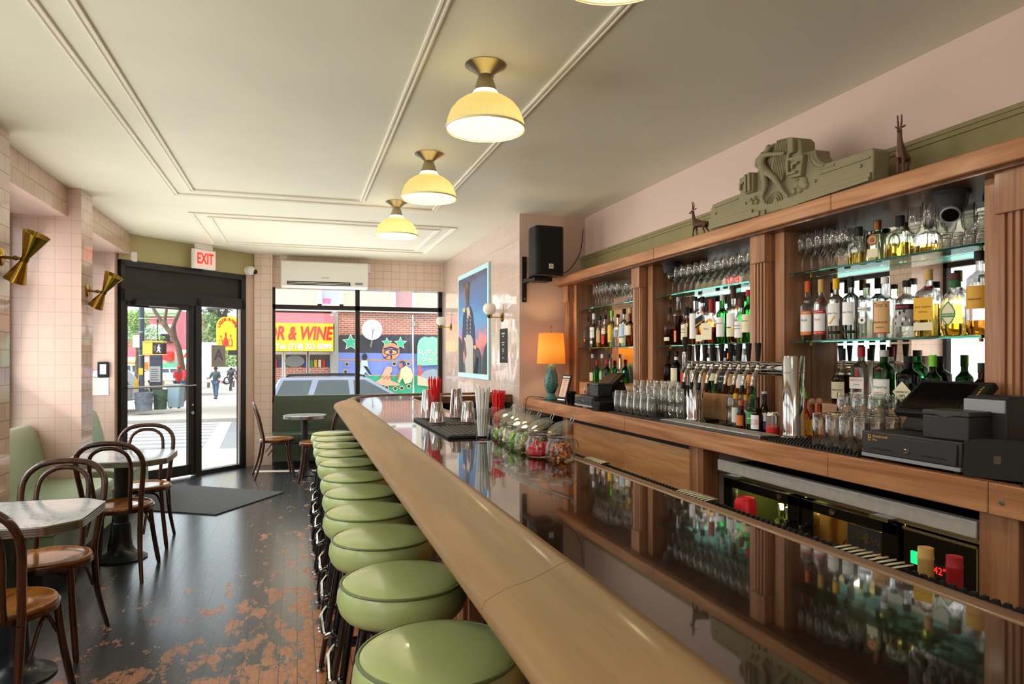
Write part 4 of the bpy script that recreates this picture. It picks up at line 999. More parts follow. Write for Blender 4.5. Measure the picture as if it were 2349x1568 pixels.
J = {'pel': J3(425, 268, .025, .024), 'wst': J3(408, 236, .022, .021), 'che': J3(412, 192, .024, .03), 'nk': J3(445, 152, .022, .013), 'hd': J3(468, 118, .024, .02), 'htop': J3(476, 102, .02, .016),
     'sh': J3(446, 170, .032, .015), 'el': J3(515, 166, .034, .011), 'ha': J3(588, 160, .034, .009), 'sh2': J3(382, 206, .02, .015), 'el2': J3(372, 252, .02, .011), 'ha2': J3(440, 262, .036, .009),
     'k1': J3(512, 330, .03, .019), 'a1': J3(572, 438, .02, .01), 't1': J3(600, 465, .018, .008), 'k2': J3(448, 388, .026, .018), 'a2': J3(412, 468, .018, .01), 't2': J3(432, 508, .018, .008)}
skin('harpist', J, [('pel', 'wst'), ('wst', 'che'), ('che', 'nk'), ('nk', 'hd'), ('hd', 'htop'), ('che', 'sh'), ('sh', 'el'), ('el', 'ha'), ('che', 'sh2'), ('sh2', 'el2'), ('el2', 'ha2'), ('pel', 'k1'), ('k1', 'a1'), ('a1', 't1'), ('pel', 'k2'), ('k2', 'a2'), ('a2', 't2')], rl, pd, 1)
# black dome cameras under the soffit
def dome(x, y, rz, lb):
    t = thing('dome_camera', lb, 'camera', (x, y, ZT-.0125), rz)
    MB().lathe([(0, 0), (.068, 0), (.07, -.012), (.062, -.02), (.056, -.06), (.05, -.075), (0, -.075)], (0, 0, 0), 28).build('housing', M['charcoal'], t)
    k = MB(); k.ball((0, -.012, -.072), .047, 22); k.build('eyeball', M['charcoal'], t)
    k = MB(); k.T = Matrix.Translation((0, -.034, -.094)) @ Matrix.Rotation(R(-48), 4, 'X'); k.lathe([(0, .0), (.034, 0), (.038, -.014), (.034, -.02), (.03, -.016), (0, -.014)], (0, 0, 0), 24); k.build('lens_ring', M['grey_plastic'], t)
    k = MB(); k.T = Matrix.Translation((0, -.047, -.105)) @ Matrix.Rotation(R(-48), 4, 'X'); k.lathe([(0, -.003), (.029, -.002), (.03, .008), (0, .008)], (0, 0, 0), 24); k.build('lens', M['black_gloss'], t)
dome(2.56, 2.13, R(-55), 'black dome camera under the cornice above the shot glasses')
dome(2.58, 4.36, R(60), 'black dome camera under the cornice above the stemmed wine glasses')
# ---------------------------------------------------------------- bottles
def tinted(nm, c, rough=0.0, ior=1.42):
    return mat(nm, c, rough, trans=1, ior=ior)
tinted('amber', '#d9912e'); tinted('dark_amber', '#7a3712'); tinted('brown_glass', '#5a2c10'); tinted('gold_liquid', '#f0cc5c'); tinted('green_glass', '#2fae4a'); tinted('deep_green', '#1f5a2c')
tinted('pale_green', '#cfe6c0'); tinted('frost', '#f4f6f4', .25); tinted('black_glass', '#15181c'); tinted('hot_sauce', '#d8481a', .1); tinted('cognac', '#4a1a0c'); tinted('blue_tint', '#cfe3ee')
for n_, c_ in (('cap_orange', '#d8622a'), ('cap_gold', '#cfa860'), ('cap_yellow', '#f2c21c'), ('cap_black', '#17171a'), ('cap_red', '#b3202a'), ('cap_white', '#eeece6'), ('cap_green', '#2f6e3a'), ('cap_brown', '#5a3226'), ('cap_lime', '#7fd13a'), ('cap_silver', '#c8c8c8'), ('wax_red', '#a81e26'),
               ('lab_white', '#f4f3ef'), ('lab_cream', '#efe4c0'), ('lab_tan', '#d9ac74'), ('lab_yellow', '#f0b91e'), ('lab_orange', '#e8823a'), ('lab_red', '#cf2a26'), ('lab_black', '#1c1b1c'), ('lab_green', '#3f9a4a'), ('lab_blue', '#2c4a86'), ('lab_sky', '#bcd4e4'), ('lab_grey', '#a9a8a4'), ('lab_mustard', '#d8a436')):
    mat(n_, c_, .45)
M['cap_copper'] = mat('cap_copper', '#8a5a3a', .3, .6)
def bottle_prof(r, h, hs, hn, rn, lip=True):
    p = [(0, 0), (r*.86, 0), (r, r*.12), (r, h*hs)]
    for i in range(1, 6):
        s_ = i/6; e = s_*s_*(3-2*s_); p.append((r+(rn-r)*e, h*(hs+(hn-hs)*s_)))
    p += [(rn, h*hn), (rn, h*.985), (rn*.9, h), (0, h)]
    return p
def cut_prof(p, z, low):
    o = []
    for i, (r, zz) in enumerate(p):
        if low and zz <= z: o.append((r, zz))
        if not low and zz >= z: o.append((r, zz))
        if i+1 < len(p) and (p[i][1]-z)*(p[i+1][1]-z) < 0:
            f = (z-p[i][1])/(p[i+1][1]-p[i][1]); rr = p[i][0]+f*(p[i+1][0]-p[i][0]); o.append((rr, z)); 
    return o
def square_up(k, r, rn, n):
    o = []
    for x, y, z in k.V:
        q = sqrt(x*x+y*y)
        if q > 1e-5:
            a = atan2(y, x); f = (abs(cos(a))**n+abs(sin(a))**n)**(-1/n); w_ = max(0, min(1, (q-rn)/(r-rn+1e-6)))
            f = 1+(f-1)*w_; x *= f; y *= f
        o.append((x, y, z))
    k.V = o
def bottle(lb, x, y, z, r, h, glass='glass', liq=None, hs=.6, hn=.76, rn=.0135, cap=None, labs=(), sq=0, flat=1.0, rz=-pi/2+.25, name='bottle', cat='bottle', group=None, neck=None):
    t = thing(name, lb, cat, (x, y, z+.0005), rz, group)
    p = bottle_prof(r, h, hs, hn, rn)
    def mk(nm, pr, m_, par=t):
        k = MB().lathe(pr, (0, 0, 0), 32 if sq else 24)
        if sq: square_up(k, r, rn, sq)
        if flat != 1: k.V = [(a, b_*(1-(1-flat)*max(0, min(1, (sqrt(a*a+b_*b_)-rn)/(r-rn)))), c_) for a, b_, c_ in k.V]
        return k.build(nm, M[m_], par, ang=50)
    if liq:
        zl = h*liq[0]
        lo = cut_prof(p, zl, True)+[(0, zl)]; hi = [(0, zl+.0004)]+[(a, max(b_, zl+.0004)) for a, b_ in cut_prof(p, zl, False)]
        mk('body', hi, glass); mk('liquid', lo, liq[1])
    else: mk('body', p, glass)
    if cap:
        cm, cl_, cr = cap
        MB().lathe([(0, h-cl_*.75), (cr, h-cl_*.75), (cr, h+cl_*.25-.002), (cr*.9, h+cl_*.25), (0, h+cl_*.25)], (0, 0, 0), 18).build('cap', M[cm], t)
    if neck:
        z0, z1, nm = neck; rr = rn+.001
        MB().lathe([(rr-.0005, z0*h), (rr, z0*h), (rr, z1*h), (rr-.0005, z1*h)], (0, 0, 0), 18).build('neck_label', M[nm], t)
    for L_ in labs:
        z0, z1, lm, half, txts = L_[:5]
        rr = r+.0008; k = MB()
        if sq or flat != 1:
            d_ = r*flat+.0008 if not sq else r*(1.0)+.0012
            w_ = half*r; k.box(-w_, -d_-.0006, z0*h, w_, -d_, z1*h)
        else:
            k.lathe([(rr-.0006, z0*h), (rr, z0*h), (rr, z1*h), (rr-.0006, z1*h)], (0, 0, 0), 16, a0=-pi/2-half, a1=-pi/2+half)
        lo = k.build('label', M[lm], t)
        for tx, s_, tz, tm in txts:
            if sq or flat != 1: text('lettering', tx, s_, M[tm], lo, (0, -(r*flat if not sq else r)-.0022, tz*h), (pi/2, 0, 0), ext=.0002)
            else: text('lettering', tx, s_, M[tm], lo, (0, 0, tz*h), (0, 0, 0), ext=.0002, bend=r+.0014)
    return t
def disc(t, rad, z, d, m_, nm='medallion', sx=1, sz=1, hole=0):
    k = MB(); n = 28
    if hole:
        vs = []; fs = []
        for i in range(n):
            a = 2*pi*i/n
            for q in (1, hole): vs.append((cos(a)*rad*sx*q, -d, z+sin(a)*rad*sz*q)); vs.append((cos(a)*rad*sx*q, -d+.001, z+sin(a)*rad*sz*q))
        for i in range(n):
            j = (i+1) % n; fs += [(i*4, j*4, j*4+2, i*4+2), (i*4+1, i*4, j*4, j*4+1)]
        k.raw(vs, fs)
    else: k.prism([(cos(2*pi*i/n)*rad*sx, z+sin(2*pi*i/n)*rad*sz) for i in range(n)], -d, -d+.001, 'XZ')
    return k.build(nm, M[m_], t)
XB = 2.615; ZS, ZU, ZR = 1.555, 1.917, 1.235
def by(px, X=XB): return YX(px, X)
# --- right bay, lower shelf
bottle('clear vodka bottle with an orange cap and orange label at the shelf end', XB, by(1853), ZS, .036, .305, hs=.6, hn=.8, cap=('cap_orange', .06, .016), labs=[(.1, .16, 'lab_orange', 1.1, []), (.16, .46, 'lab_white', 1.1, [('Stoli', .022, .36, 'black_letter')]), (.46, .52, 'lab_orange', 1.1, [('STOLICHNAYA', .0085, .49, 'white_letter')])], neck=(.66, .7, 'lab_white'))
t_ = bottle('clear vodka bottle with a pale gold cap and red edged white label', XB, by(1884), ZS, .036, .302, hs=.6, hn=.8, cap=('cap_gold', .07, .016), labs=[(.1, .16, 'lab_red', 1.1, [('RUSSIAN VODKA', .008, .13, 'white_letter')]), (.16, .46, 'lab_white', 1.1, [('Stoli', .02, .36, 'lab_red')]), (.46, .52, 'lab_red', 1.1, [('STOLICHNAYA', .0085, .49, 'white_letter')])], neck=(.66, .69, 'lab_red'))
disc(t_, .001, .01, .02, 'lab_white')
t_ = bottle('frosted white vodka bottle with a yellow cap and yellow slash label', XB, by(1918), ZS, .038, .298, 'frost', hs=.68, hn=.78, cap=('cap_yellow', .055, .0165), labs=[(.24, .62, 'lab_white', .9, [('Ketel One', .013, .45, 'black_letter')]), (.1, .15, 'lab_black', 1.1, [])])
MB().prism([(-.018, .08), (-.008, .08), (.018, .118), (.016, .126)], -.0405, -.04, 'XZ').build('yellow_slash', M['lab_yellow'], t_)
bottle('clear vodka bottle with a black and silver cap and plain white label', XB, by(1952), ZS, .038, .298, 'blue_tint', hs=.68, hn=.78, cap=('cap_black', .055, .0165), labs=[(.24, .62, 'lab_white', .9, [('Ketel One', .013, .45, 'black_letter')]), (.1, .15, 'lab_black', 1.1, [])])
t_ = bottle('short clear gin bottle with a keyhole print and black stopper', XB, by(1988), ZS, .038, .262, hs=.66, hn=.78, rn=.015, cap=('cap_black', .022, .016), neck=(.8, .93, 'pale_green'), labs=[(.5, .58, 'lab_white', 1.0, [("DEATH'S DOOR", .009, .54, 'black_letter')])])
disc(t_, .018, .09, .0395, 'lab_white'); disc(t_, .006, .09, .0405, 'lab_black', 'keyhole')
bottle('clear vodka bottle with a broad tan paper label and white cap', XB, by(2030), ZS, .046, .278, hs=.62, hn=.74, rn=.015, cap=('cap_white', .03, .0175), labs=[(.1, .62, 'lab_tan', .95, [("Tito's", .03, .55, 'cap_brown'), ('Handmade', .016, .27, 'cap_brown'), ('VODKA', .011, .18, 'cap_brown')]), (.08, .1, 'lab_red', .95, [])])
t_ = bottle('squat clear tequila bottle with a black and white printed label and red band', XB, by(2080), ZS, .045, .25, hs=.66, hn=.8, rn=.016, cap=('cap_black', .03, .018), labs=[(.2, .5, 'lab_grey', 1.2, []), (.5, .6, 'lab_black', 1.2, [('ESPOLON', .014, .55, 'red_letter')])])
for i in range(14):
    a = rnd.uniform(-1, 1); z_ = rnd.uniform(.055, .12)
    MB().prism([(.0465*sin(a+q[0]), z_+q[1]) for q in ((-.1, 0), (.05, -.008), (.12, .004), (.0, .012))], -.047*cos(a)-.0006, -.047*cos(a), 'XZ').build('print', M['lab_black' if i % 2 else 'lab_white'], t_)
bottle('square gold tequila bottle with a bright yellow label', XB, by(2130), ZS, .044, .283, liq=(.5, 'gold_liquid'), hs=.66, hn=.8, rn=.015, sq=5, cap=('cap_gold', .05, .0165), labs=[(.26, .6, 'lab_yellow', .9, [('Jose Cuervo', .0135, .46, 'black_letter'), ('ESPECIAL', .009, .38, 'cap_brown')]), (.1, .22, 'lab_cream', .9, [])], neck=(.72, .77, 'cap_red'))
t_ = bottle('wide clear tequila bottle with a green leaf shaped label and cork stopper', XB, by(2190), ZS, .052, .255, liq=(.2, 'gold_liquid'), hs=.56, hn=.78, rn=.021, cap=('cap_brown', .03, .024), neck=(.8, .92, 'cap_green'))
for s_, mm_ in ((1, 'lab_green'), (.86, 'lab_cream')):
    k = MB().prism([(.028*s_*sin(pi*i/12)*(1 if q else -1), .04+.105*(1-i/12)*s_+.105*(1-s_)/2) for q, rg in ((1, range(13)), (0, range(12, -1, -1))) for i in rg if not (q == 0 and i in (0, 12))], -.0545-.0004*(1-s_), -.053, 'XZ'); k.build('leaf_label', M[mm_], t_)
k = MB().box(-.027, -.0565, .078, .027, -.055, .094).build('band', M['lab_green'], t_); text('lettering', 'HORNITOS', .0095, M['white_letter'], k, (0, -.0572, .086), (pi/2, 0, 0), ext=.0002)
bottle('tall clear bottle with a wide amber yellow label, hard against the near pilaster', XB, by(2247), ZS, .045, .33, hs=.68, hn=.8, liq=(.18, 'amber'), cap=('cap_black', .04, .019), labs=[(.32, .6, 'lab_mustard', 1.3, [('Reposado', .013, .44, 'cap_brown')])])
# --- right bay, upper shelf
def horseshoe(t, m_, r=.024, z=.06, d=.0):
    k = MB(); k.tube([(r*cos(a)*.85, -d, z+r*sin(a)*1.25) for a in [pi*(-.28)+pi*1.56*i/16 for i in range(17)]], .004, 8); k.build('horseshoe', M[m_], t)
t_ = bottle('squat clear tequila bottle with a horseshoe and black stopper, next to the flutes', XB, by(1970), ZU, .04, .175, liq=(.33, 'gold_liquid'), hs=.6, hn=.74, rn=.014, sq=5, cap=('cap_black', .045, .019)); horseshoe(t_, 'nickel', d=.042)
t_ = bottle('squat clear tequila bottle with a round copper medallion', XB, by(2013), ZU, .041, .185, 'pale_green', hs=.66, hn=.78, rn=.0145, sq=5, cap=('cap_copper', .045, .018), labs=[(.1, .32, 'lab_cream', .6, [])]); disc(t_, .026, .1, .0425, 'cap_copper'); disc(t_, .018, .1, .0435, 'nickel', 'medallion_ring', hole=.75)
t_ = bottle('squat amber tequila bottle with a horseshoe and black stopper, beside the tall flutes', XB, by(2065), ZU, .048, .18, liq=(.36, 'gold_liquid'), hs=.62, hn=.76, rn=.0145, sq=5, cap=('cap_black', .05, .0195)); horseshoe(t_, 'nickel', .028, .07, .05)
# --- right bay, riser
bottle('cognac bottle with dark liquor and a cream label behind the highball glasses', 2.61, by(1932, 2.61), ZR, .05, .262, liq=(.55, 'cognac'), hs=.42, hn=.74, rn=.0145, cap=('cap_black', .06, .016), labs=[(.1, .42, 'lab_cream', .75, [('Hennessy', .016, .27, 'cap_brown')])])
bottle('square clear gin bottle with a red cap and red figure label', 2.61, by(1976, 2.61), ZR, .04, .272, 'frost', hs=.66, hn=.8, rn=.015, sq=6, cap=('cap_red', .05, .0175), labs=[(.3, .5, 'lab_white', .9, [('BEEFEATER', .0125, .45, 'red_letter'), ('LONDON', .007, .37, 'black_letter')]), (.52, .64, 'lab_red', .16, [])])
t_ = bottle('tall green gin bottle with a white label and red wax seal', 2.60, by(2028, 2.6), ZR, .046, .258, 'green_glass', hs=.68, hn=.82, rn=.018, cap=('cap_silver', .03, .02), labs=[(.2, .5, 'lab_white', 1.0, [('Tanqueray', .017, .37, 'cap_green'), ('IMPORTED', .008, .27, 'red_letter')]), (.18, .2, 'cap_silver', 1.0, []), (.5, .515, 'cap_silver', 1.0, [])]); disc(t_, .016, .172, .044, 'wax_red', 'seal')
t_ = bottle('dark apothecary gin bottle with a slanted diamond label beside the touch screen', 2.61, by(2084, 2.61), ZR, .05, .23, 'black_glass', hs=.66, hn=.8, rn=.018, cap=('cap_black', .03, .02))
k = MB().prism([(0, .03), (.042, .078), (0, .126), (-.042, .078)], -.0535, -.0515, 'XZ').build('diamond_label', M['lab_cream'], t_); text('lettering', "HENDRICK'S", .011, M['black_letter'], k, (0, -.0545, .078), (pi/2, 0, 0), ext=.0002); text('lettering', 'GIN', .011, M['black_letter'], k, (0, -.0545, .062), (pi/2, 0, 0), ext=.0002)
bottle('slim dark bottle with a lime green neck band rising behind the touch screen', 2.61, by(2140, 2.61), ZR, .034, .23, 'deep_green', cap=('cap_lime', .05, .0155))
bottle('dark capped bottle half hidden between the touch screen and the near pilaster', 2.6, by(2253, 2.6), ZR, .035, .2, 'brown_glass', cap=('cap_black', .04, .0155))
# --- middle bay, lower shelf
X2 = 2.61
bottle('dark bourbon bottle with a small cream foot label, end of the middle bay shelf', X2, by(1538), ZS, .041, .262, liq=(.45, 'dark_amber'), hs=.52, hn=.68, cap=('cap_black', .05, .0155), labs=[(.12, .22, 'lab_cream', .7, []), (.4, .52, 'nickel', .01, [])])
bottle('tall slim dark rum bottle with a clear neck in the middle bay', X2, by(1558), ZS, .036, .335, 'glass', liq=(.62, 'cognac'), hs=.64, hn=.76, cap=('cap_silver', .03, .0155), labs=[(.06, .3, 'lab_orange', .3, [])])
bottle('round whiskey bottle with an ivory label and black stopper in the middle bay', X2, by(1577), ZS, .04, .25, liq=(.5, 'amber'), hs=.56, hn=.76, cap=('cap_black', .06, .0175), labs=[(.14, .56, 'lab_cream', .8, [('RYE', .02, .42, 'black_letter'), ('WHISKEY', .01, .34, 'black_letter')])])
bottle('bourbon bottle with a long white label and clear tall neck in the middle bay', X2, by(1596), ZS, .037, .32, liq=(.45, 'amber'), hs=.6, hn=.76, cap=('cap_black', .03, .0155), labs=[(.12, .66, 'lab_white', .9, [])])
t_ = bottle('square whisky bottle with a slanted black label in the middle bay', X2, by(1613), ZS, .034, .31, liq=(.5, 'amber'), hs=.68, hn=.84, sq=7, cap=('cap_black', .045, .0155), labs=[(.06, .2, 'lab_cream', .8, [])])
k = MB().prism([(-.032, .105), (.032, .135), (.032, .2), (-.032, .17)], -.0368, -.0352, 'XZ').build('slant_label', M['lab_black'], t_)
MB().prism([(-.03, .12), (.03, .148), (.03, .156), (-.03, .128)], -.0376, -.0366, 'XZ').build('slant_stripe', M['cap_gold'], k)
bottle('squat bourbon bottle dipped in red wax with a wide cream label', X2, by(1634), ZS, .05, .272, liq=(.4, 'dark_amber'), hs=.48, hn=.64, rn=.015, sq=4, cap=('wax_red', .09, .019), labs=[(.1, .5, 'lab_cream', .9, [('Maker', .018, .36, 'black_letter')])])
bottle('bright green scotch bottle with a white label in the middle bay', X2, by(1659), ZS, .039, .305, 'green_glass', hs=.62, hn=.76, cap=('cap_silver', .04, .0165), labs=[(.14, .55, 'lab_white', .95, [('LAPHROAIG', .01, .42, 'black_letter')])])
bottle('tall pale scotch bottle with a brown foil top in the middle bay', X2, by(1684), ZS, .041, .335, liq=(.3, 'amber'), hs=.6, hn=.74, rn=.0145, cap=('cap_brown', .075, .017), labs=[(.3, .56, 'lab_white', .9, []), (.12, .28, 'lab_cream', .9, [])])
bottle('short round scotch bottle with a scribbled white label in the middle bay', X2-.015, by(1700, X2-.015), ZS, .038, .26, liq=(.35, 'gold_liquid'), hs=.58, hn=.76, cap=('cap_brown', .06, .017), labs=[(.12, .5, 'lab_white', .9, [('MONKEY', .011, .4, 'black_letter'), ('SHOULDER', .009, .33, 'black_letter')])])
bottle('green scotch bottle with a pale label, hard against the pilaster by the taps', X2, by(1719), ZS, .039, .31, 'green_glass', hs=.62, hn=.76, cap=('cap_red', .04, .0165), labs=[(.2, .55, 'lab_cream', .9, [('JAMESON', .011, .42, 'cap_green')])])
# --- middle bay, riser (behind the taps)
bottle('dark liqueur bottle with a silver script label, far end of the riser behind the taps', X2, by(1535), ZR, .038, .27, 'brown_glass', hs=.58, hn=.72, cap=('cap_black', .035, .0155), labs=[(.05, .2, 'lab_cream', .8, [])])
bottle('dark whisky bottle with a tall ivory label on the riser behind the taps', X2, by(1553), ZR, .04, .265, 'black_glass', hs=.62, hn=.78, cap=('cap_black', .04, .0155), neck=(.8, .93, 'lab_white'), labs=[(.1, .58, 'lab_cream', .9, [])])
bottle('clear bottle with a red and white label beside the tall stout tap', X2, by(1575), ZR, .038, .25, hs=.6, hn=.76, cap=('cap_silver', .03, .0155), labs=[(.1, .5, 'lab_red', .8, [])])
bottle('red bitter aperitif bottle with an orange label behind the left tap column', X2, by(1618), ZR, .037, .285, 'hot_sauce', hs=.62, hn=.78, cap=('cap_brown', .035, .0155), labs=[(.1, .52, 'lab_orange', .95, [])])
bottle('green liqueur bottle with a wide cream label behind the beer taps', X2, by(1641), ZR, .042, .285, 'deep_green', hs=.6, hn=.74, cap=('cap_brown', .05, .0155), labs=[(.28, .64, 'lab_cream', 1.0, [])])
bottle('square black labelled whiskey bottle behind the beer taps', X2, by(1664), ZR, .038, .262, liq=(.7, 'dark_amber'), hs=.64, hn=.78, sq=6, cap=('cap_black', .045, .0155), labs=[(.12, .62, 'lab_black', .9, [('JACK', .018, .52, 'white_letter'), ("DANIEL'S", .013, .42, 'white_letter'), ('No.7', .016, .3, 'white_letter')])])
bottle('small amber whiskey bottle with a yellow tan label behind the beer taps', X2, by(1684), ZR, .036, .27, liq=(.6, 'amber'), hs=.6, hn=.76, cap=('cap_black', .04, .0155), labs=[(.2, .6, 'lab_tan', .9, [('TEN', .016, .42, 'red_letter')])])
bottle('clear liquor bottle with a cross keyed white label behind the beer taps', X2, by(1707), ZR, .042, .275, hs=.62, hn=.76, liq=(.2, 'amber'), cap=('cap_white', .04, .0155), labs=[(.16, .6, 'lab_white', 1.0, [])])
# --- far bay
X1 = 2.61
bottle('opaque white rum bottle at the lamp end of the far bay shelf', X1, by(1349), ZS, .037, .28, 'frost', hs=.5, hn=.78, cap=('cap_brown', .045, .0155), labs=[(.2, .3, 'lab_orange', .3, [])])
bottle('clear rum bottle with a tall white cap and white label in the far bay', X1, by(1364), ZS, .039, .3, hs=.6, hn=.74, cap=('cap_white', .055, .0165), labs=[(.3, .62, 'lab_white', .9, [('BACARDI', .013, .5, 'black_letter')]), (.12, .2, 'lab_white', .5, [])])
bottle('amber spirit bottle with a tan label in the far bay', X1, by(1378), ZS, .034, .27, liq=(.15, 'amber'), cap=('cap_black', .035, .0155), labs=[(.16, .56, 'lab_tan', .8, [])])
bottle('spiced rum bottle with dark liquor and a sailor label in the far bay', X1, by(1390), ZS, .036, .275, liq=(.45, 'dark_amber'), cap=('cap_black', .035, .0155), labs=[(.1, .4, 'lab_red', .5, []), (.42, .52, 'lab_cream', .8, [])])
bottle('pale rum bottle with a bright yellow and green label in the far bay', X1, by(1405), ZS, .036, .305, 'pale_green', cap=('cap_lime', .05, .0165), labs=[(.14, .6, 'lab_yellow', .8, []), (.2, .26, 'lab_green', .82, [])])
bottle('clear bottle with a grey script label in the far bay', X1, by(1419), ZS, .038, .27, hs=.58, cap=('cap_black', .03, .0155), labs=[(.3, .54, 'lab_grey', .9, [])])
bottle('clear bottle with a sky blue and cream label in the far bay', X1, by(1433), ZS, .04, .305, 'blue_tint', cap=('cap_black', .045, .0165), labs=[(.28, .62, 'lab_sky', .9, []), (.1, .24, 'lab_cream', .9, [])])
bottle('brown rum bottle with a round yellow label, hard against the far bay pilaster', X1, by(1447), ZS, .038, .305, 'brown_glass', liq=(.4, 'dark_amber'), hs=.56, hn=.7, cap=('cap_gold', .045, .0165), labs=[(.3, .56, 'lab_cream', .9, [])])
bottle('slender clear bottle with a long neck behind the far cash drawer', X1, by(1361), ZR, .03, .25, hs=.4, hn=.5, cap=('cap_silver', .035, .0155), labs=[(.05, .36, 'lab_cream', .9, [])])
bottle('green bottle with a red cap, first of the three behind the far touch screen', X1, by(1371), ZR, .034, .19, 'green_glass', cap=('cap_red', .045, .0165))
bottle('slender clear bottle with a white cap rising behind the far touch screen', X1, by(1383), ZR, .03, .25, hs=.4, hn=.5, cap=('cap_white', .035, .0155))
bottle('green bottle with a red cap, beside the mirrored lamp shade', X1, by(1394), ZR, .034, .2, 'deep_green', cap=('cap_red', .04, .0165))

# --- on the counter by the tap tower
def beer(lb, px, X, r, h, g, caplen, capm, labs, neck=None, **kw):
    return bottle(lb, X, YX(px, X), CT, r, h, g, cap=(capm, caplen, .0145), labs=labs, neck=neck, hs=.5, hn=.74, rn=.0125, **kw)
beer('clear bitters bottle with a white label and yellow cap beside the riser', 1688, 2.42, .022, .18, 'glass', .03, 'cap_yellow', [(.12, .6, 'lab_white', 1.1, [])])
beer('small orange bitters bottle with an orange cap next to the beer bottles', 1700, 2.36, .025, .15, 'brown_glass', .028, 'cap_orange', [(.12, .5, 'lab_orange', 1.1, [])])
beer('blue labelled bitters bottle with a mustard cap behind the beer bottles', 1712, 2.45, .024, .175, 'glass', .03, 'lab_mustard', [(.1, .55, 'lab_sky', 1.1, [])])
beer('green beer bottle with an oval green label on the counter', 1727, 2.38, .03, .24, 'green_glass', .015, 'cap_silver', [(.14, .42, 'lab_green', .9, [('Heineken', .011, .27, 'white_letter')])], (.78, .92, 'lab_green'))
beer('stubby brown beer bottle with a white and red slash label', 1737, 2.3, .031, .185, 'brown_glass', .012, 'cap_black', [(.12, .52, 'lab_white', .9, []), (.24, .4, 'lab_red', .92, [('Red Stripe', .0105, .32, 'white_letter')])])
beer('brown beer bottle with a white and navy label next to the red and silver can', 1754, 2.34, .031, .215, 'brown_glass', .012, 'cap_silver', [(.1, .3, 'lab_blue', .9, []), (.3, .5, 'lab_white', .9, [])])
cn = thing('beer_can', 'silver and red beer can standing by the tap tower column', 'can', (2.27, YX(1773, 2.27), CT+.0005), -pi/2+.4)
MB().lathe([(0, .004), (.024, 0), (.033, .012), (.033, .05), (0, .05)], (0, 0, 0), 28).build('red_base', M['lab_red'], cn)
MB().lathe([(0, .05), (.033, .05), (.033, .107), (0, .107)], (0, 0, 0), 28).build('body', M['steel'], cn)
MB().lathe([(0, .107), (.033, .107), (.027, .119), (.026, .122), (.024, .118), (0, .117)], (0, 0, 0), 28).build('lid', M['steel'], cn)
text('lettering', 'TECATE', .02, M['red_letter'], cn, (0, 0, .062), ext=.0003, bend=.0336)
def sauce(lb, px, X, h, capm, capr, labm):
    t = bottle(lb, X, YX(px, X), CT, .026, h, 'hot_sauce', hs=.5, hn=.72, rn=.012, labs=[(.1, .55, labm, 1.2, [])])
    return t
t_ = sauce('red chili sauce bottle with a green spout cap, behind the tall steel column', 1846, 2.52, .19, 'cap_green', .014, 'lab_orange'); MB().lathe([(0, .185), (.015, .185), (.015, .2), (.008, .21), (.003, .238), (0, .238)], (0, 0, 0), 16).build('spout', M['cap_lime'], t_)
for px, X, lb in ((1863, 2.42, 'hot sauce bottle with a wooden ball cap, next to the steel column'), (1880, 2.46, 'hot sauce bottle with a wooden ball cap, next to the highball glasses')):
    t_ = sauce(lb, px, X, .165, 'cap_gold', .01, 'lab_yellow'); k = MB(); k.ball((0, 0, .18), .017, 14); k.build('wooden_cap', mat('pale_wood', '#d8ab7c', .5), t_)

# ---------------------------------------------------------------- glassware
SHELL = {}
def glass_kind(nm, lb, outer, inner, facet=0, seg=24, m_='glass'):
    k = MB().lathe(outer+inner, (0, 0, 0), seg)
    o = k.build(nm, M['stem_glass'], None, ang=60)
    tag(o, lb, 'glass'); SHELL[nm+lb] = o
    return o
def put(o, first, loc, lb=None, grp=None, flip=False, rz=0):
    c = o if first else o.copy()
    if not first: C.objects.link(c)
    c.location = loc; c.rotation_euler = (pi if flip else 0, 0, rz)
    if lb: c['label'] = lb
    if grp: c['group'] = grp
    return c
PINT = ([(0, 0), (.029, 0), (.0305, .002), (.044, .148), (.0435, .15)], [(.0415, .149), (.029, .018), (0, .015)])
HIGH = ([(0, 0), (.03, 0), (.032, .004), (.036, .138), (.0355, .14)], [(.0335, .139), (.029, .02), (0, .016)])
ROCK = ([(0, 0), (.034, 0), (.036, .004), (.041, .083), (.0405, .085)], [(.0385, .084), (.033, .018), (0, .014)])
WINE = ([(0, 0), (.034, 0), (.034, .0015), (.01, .005), (.0042, .012), (.0038, .075), (.01, .085), (.03, .105), (.037, .13), (.0355, .16), (.0315, .19), (.031, .191)], [(.0302, .19), (.0345, .158), (.0358, .13), (.029, .107), (.008, .089), (0, .087)])
FLUTE = ([(0, 0), (.031, 0), (.031, .0015), (.01, .005), (.0042, .012), (.0038, .085), (.01, .094), (.022, .11), (.0275, .145), (.027, .215), (.0265, .216)], [(.0257, .215), (.0262, .145), (.0205, .112), (.008, .098), (0, .097)])
SHOT = ([(0, 0), (.019, 0), (.02, .002), (.025, .06), (.0245, .061)], [(.0225, .06), (.018, .014), (0, .012)])
def batch(nm, kind, spots, lb, grp, flip=False, seg=20):
    g = glass_kind(nm, lb, *kind, seg=seg); h = kind[0][-1][1]
    for i, (x, y, z) in enumerate(spots):
        put(g, i == 0, (x, y, z+(h if flip else 0)+.0006), lb, grp, flip)
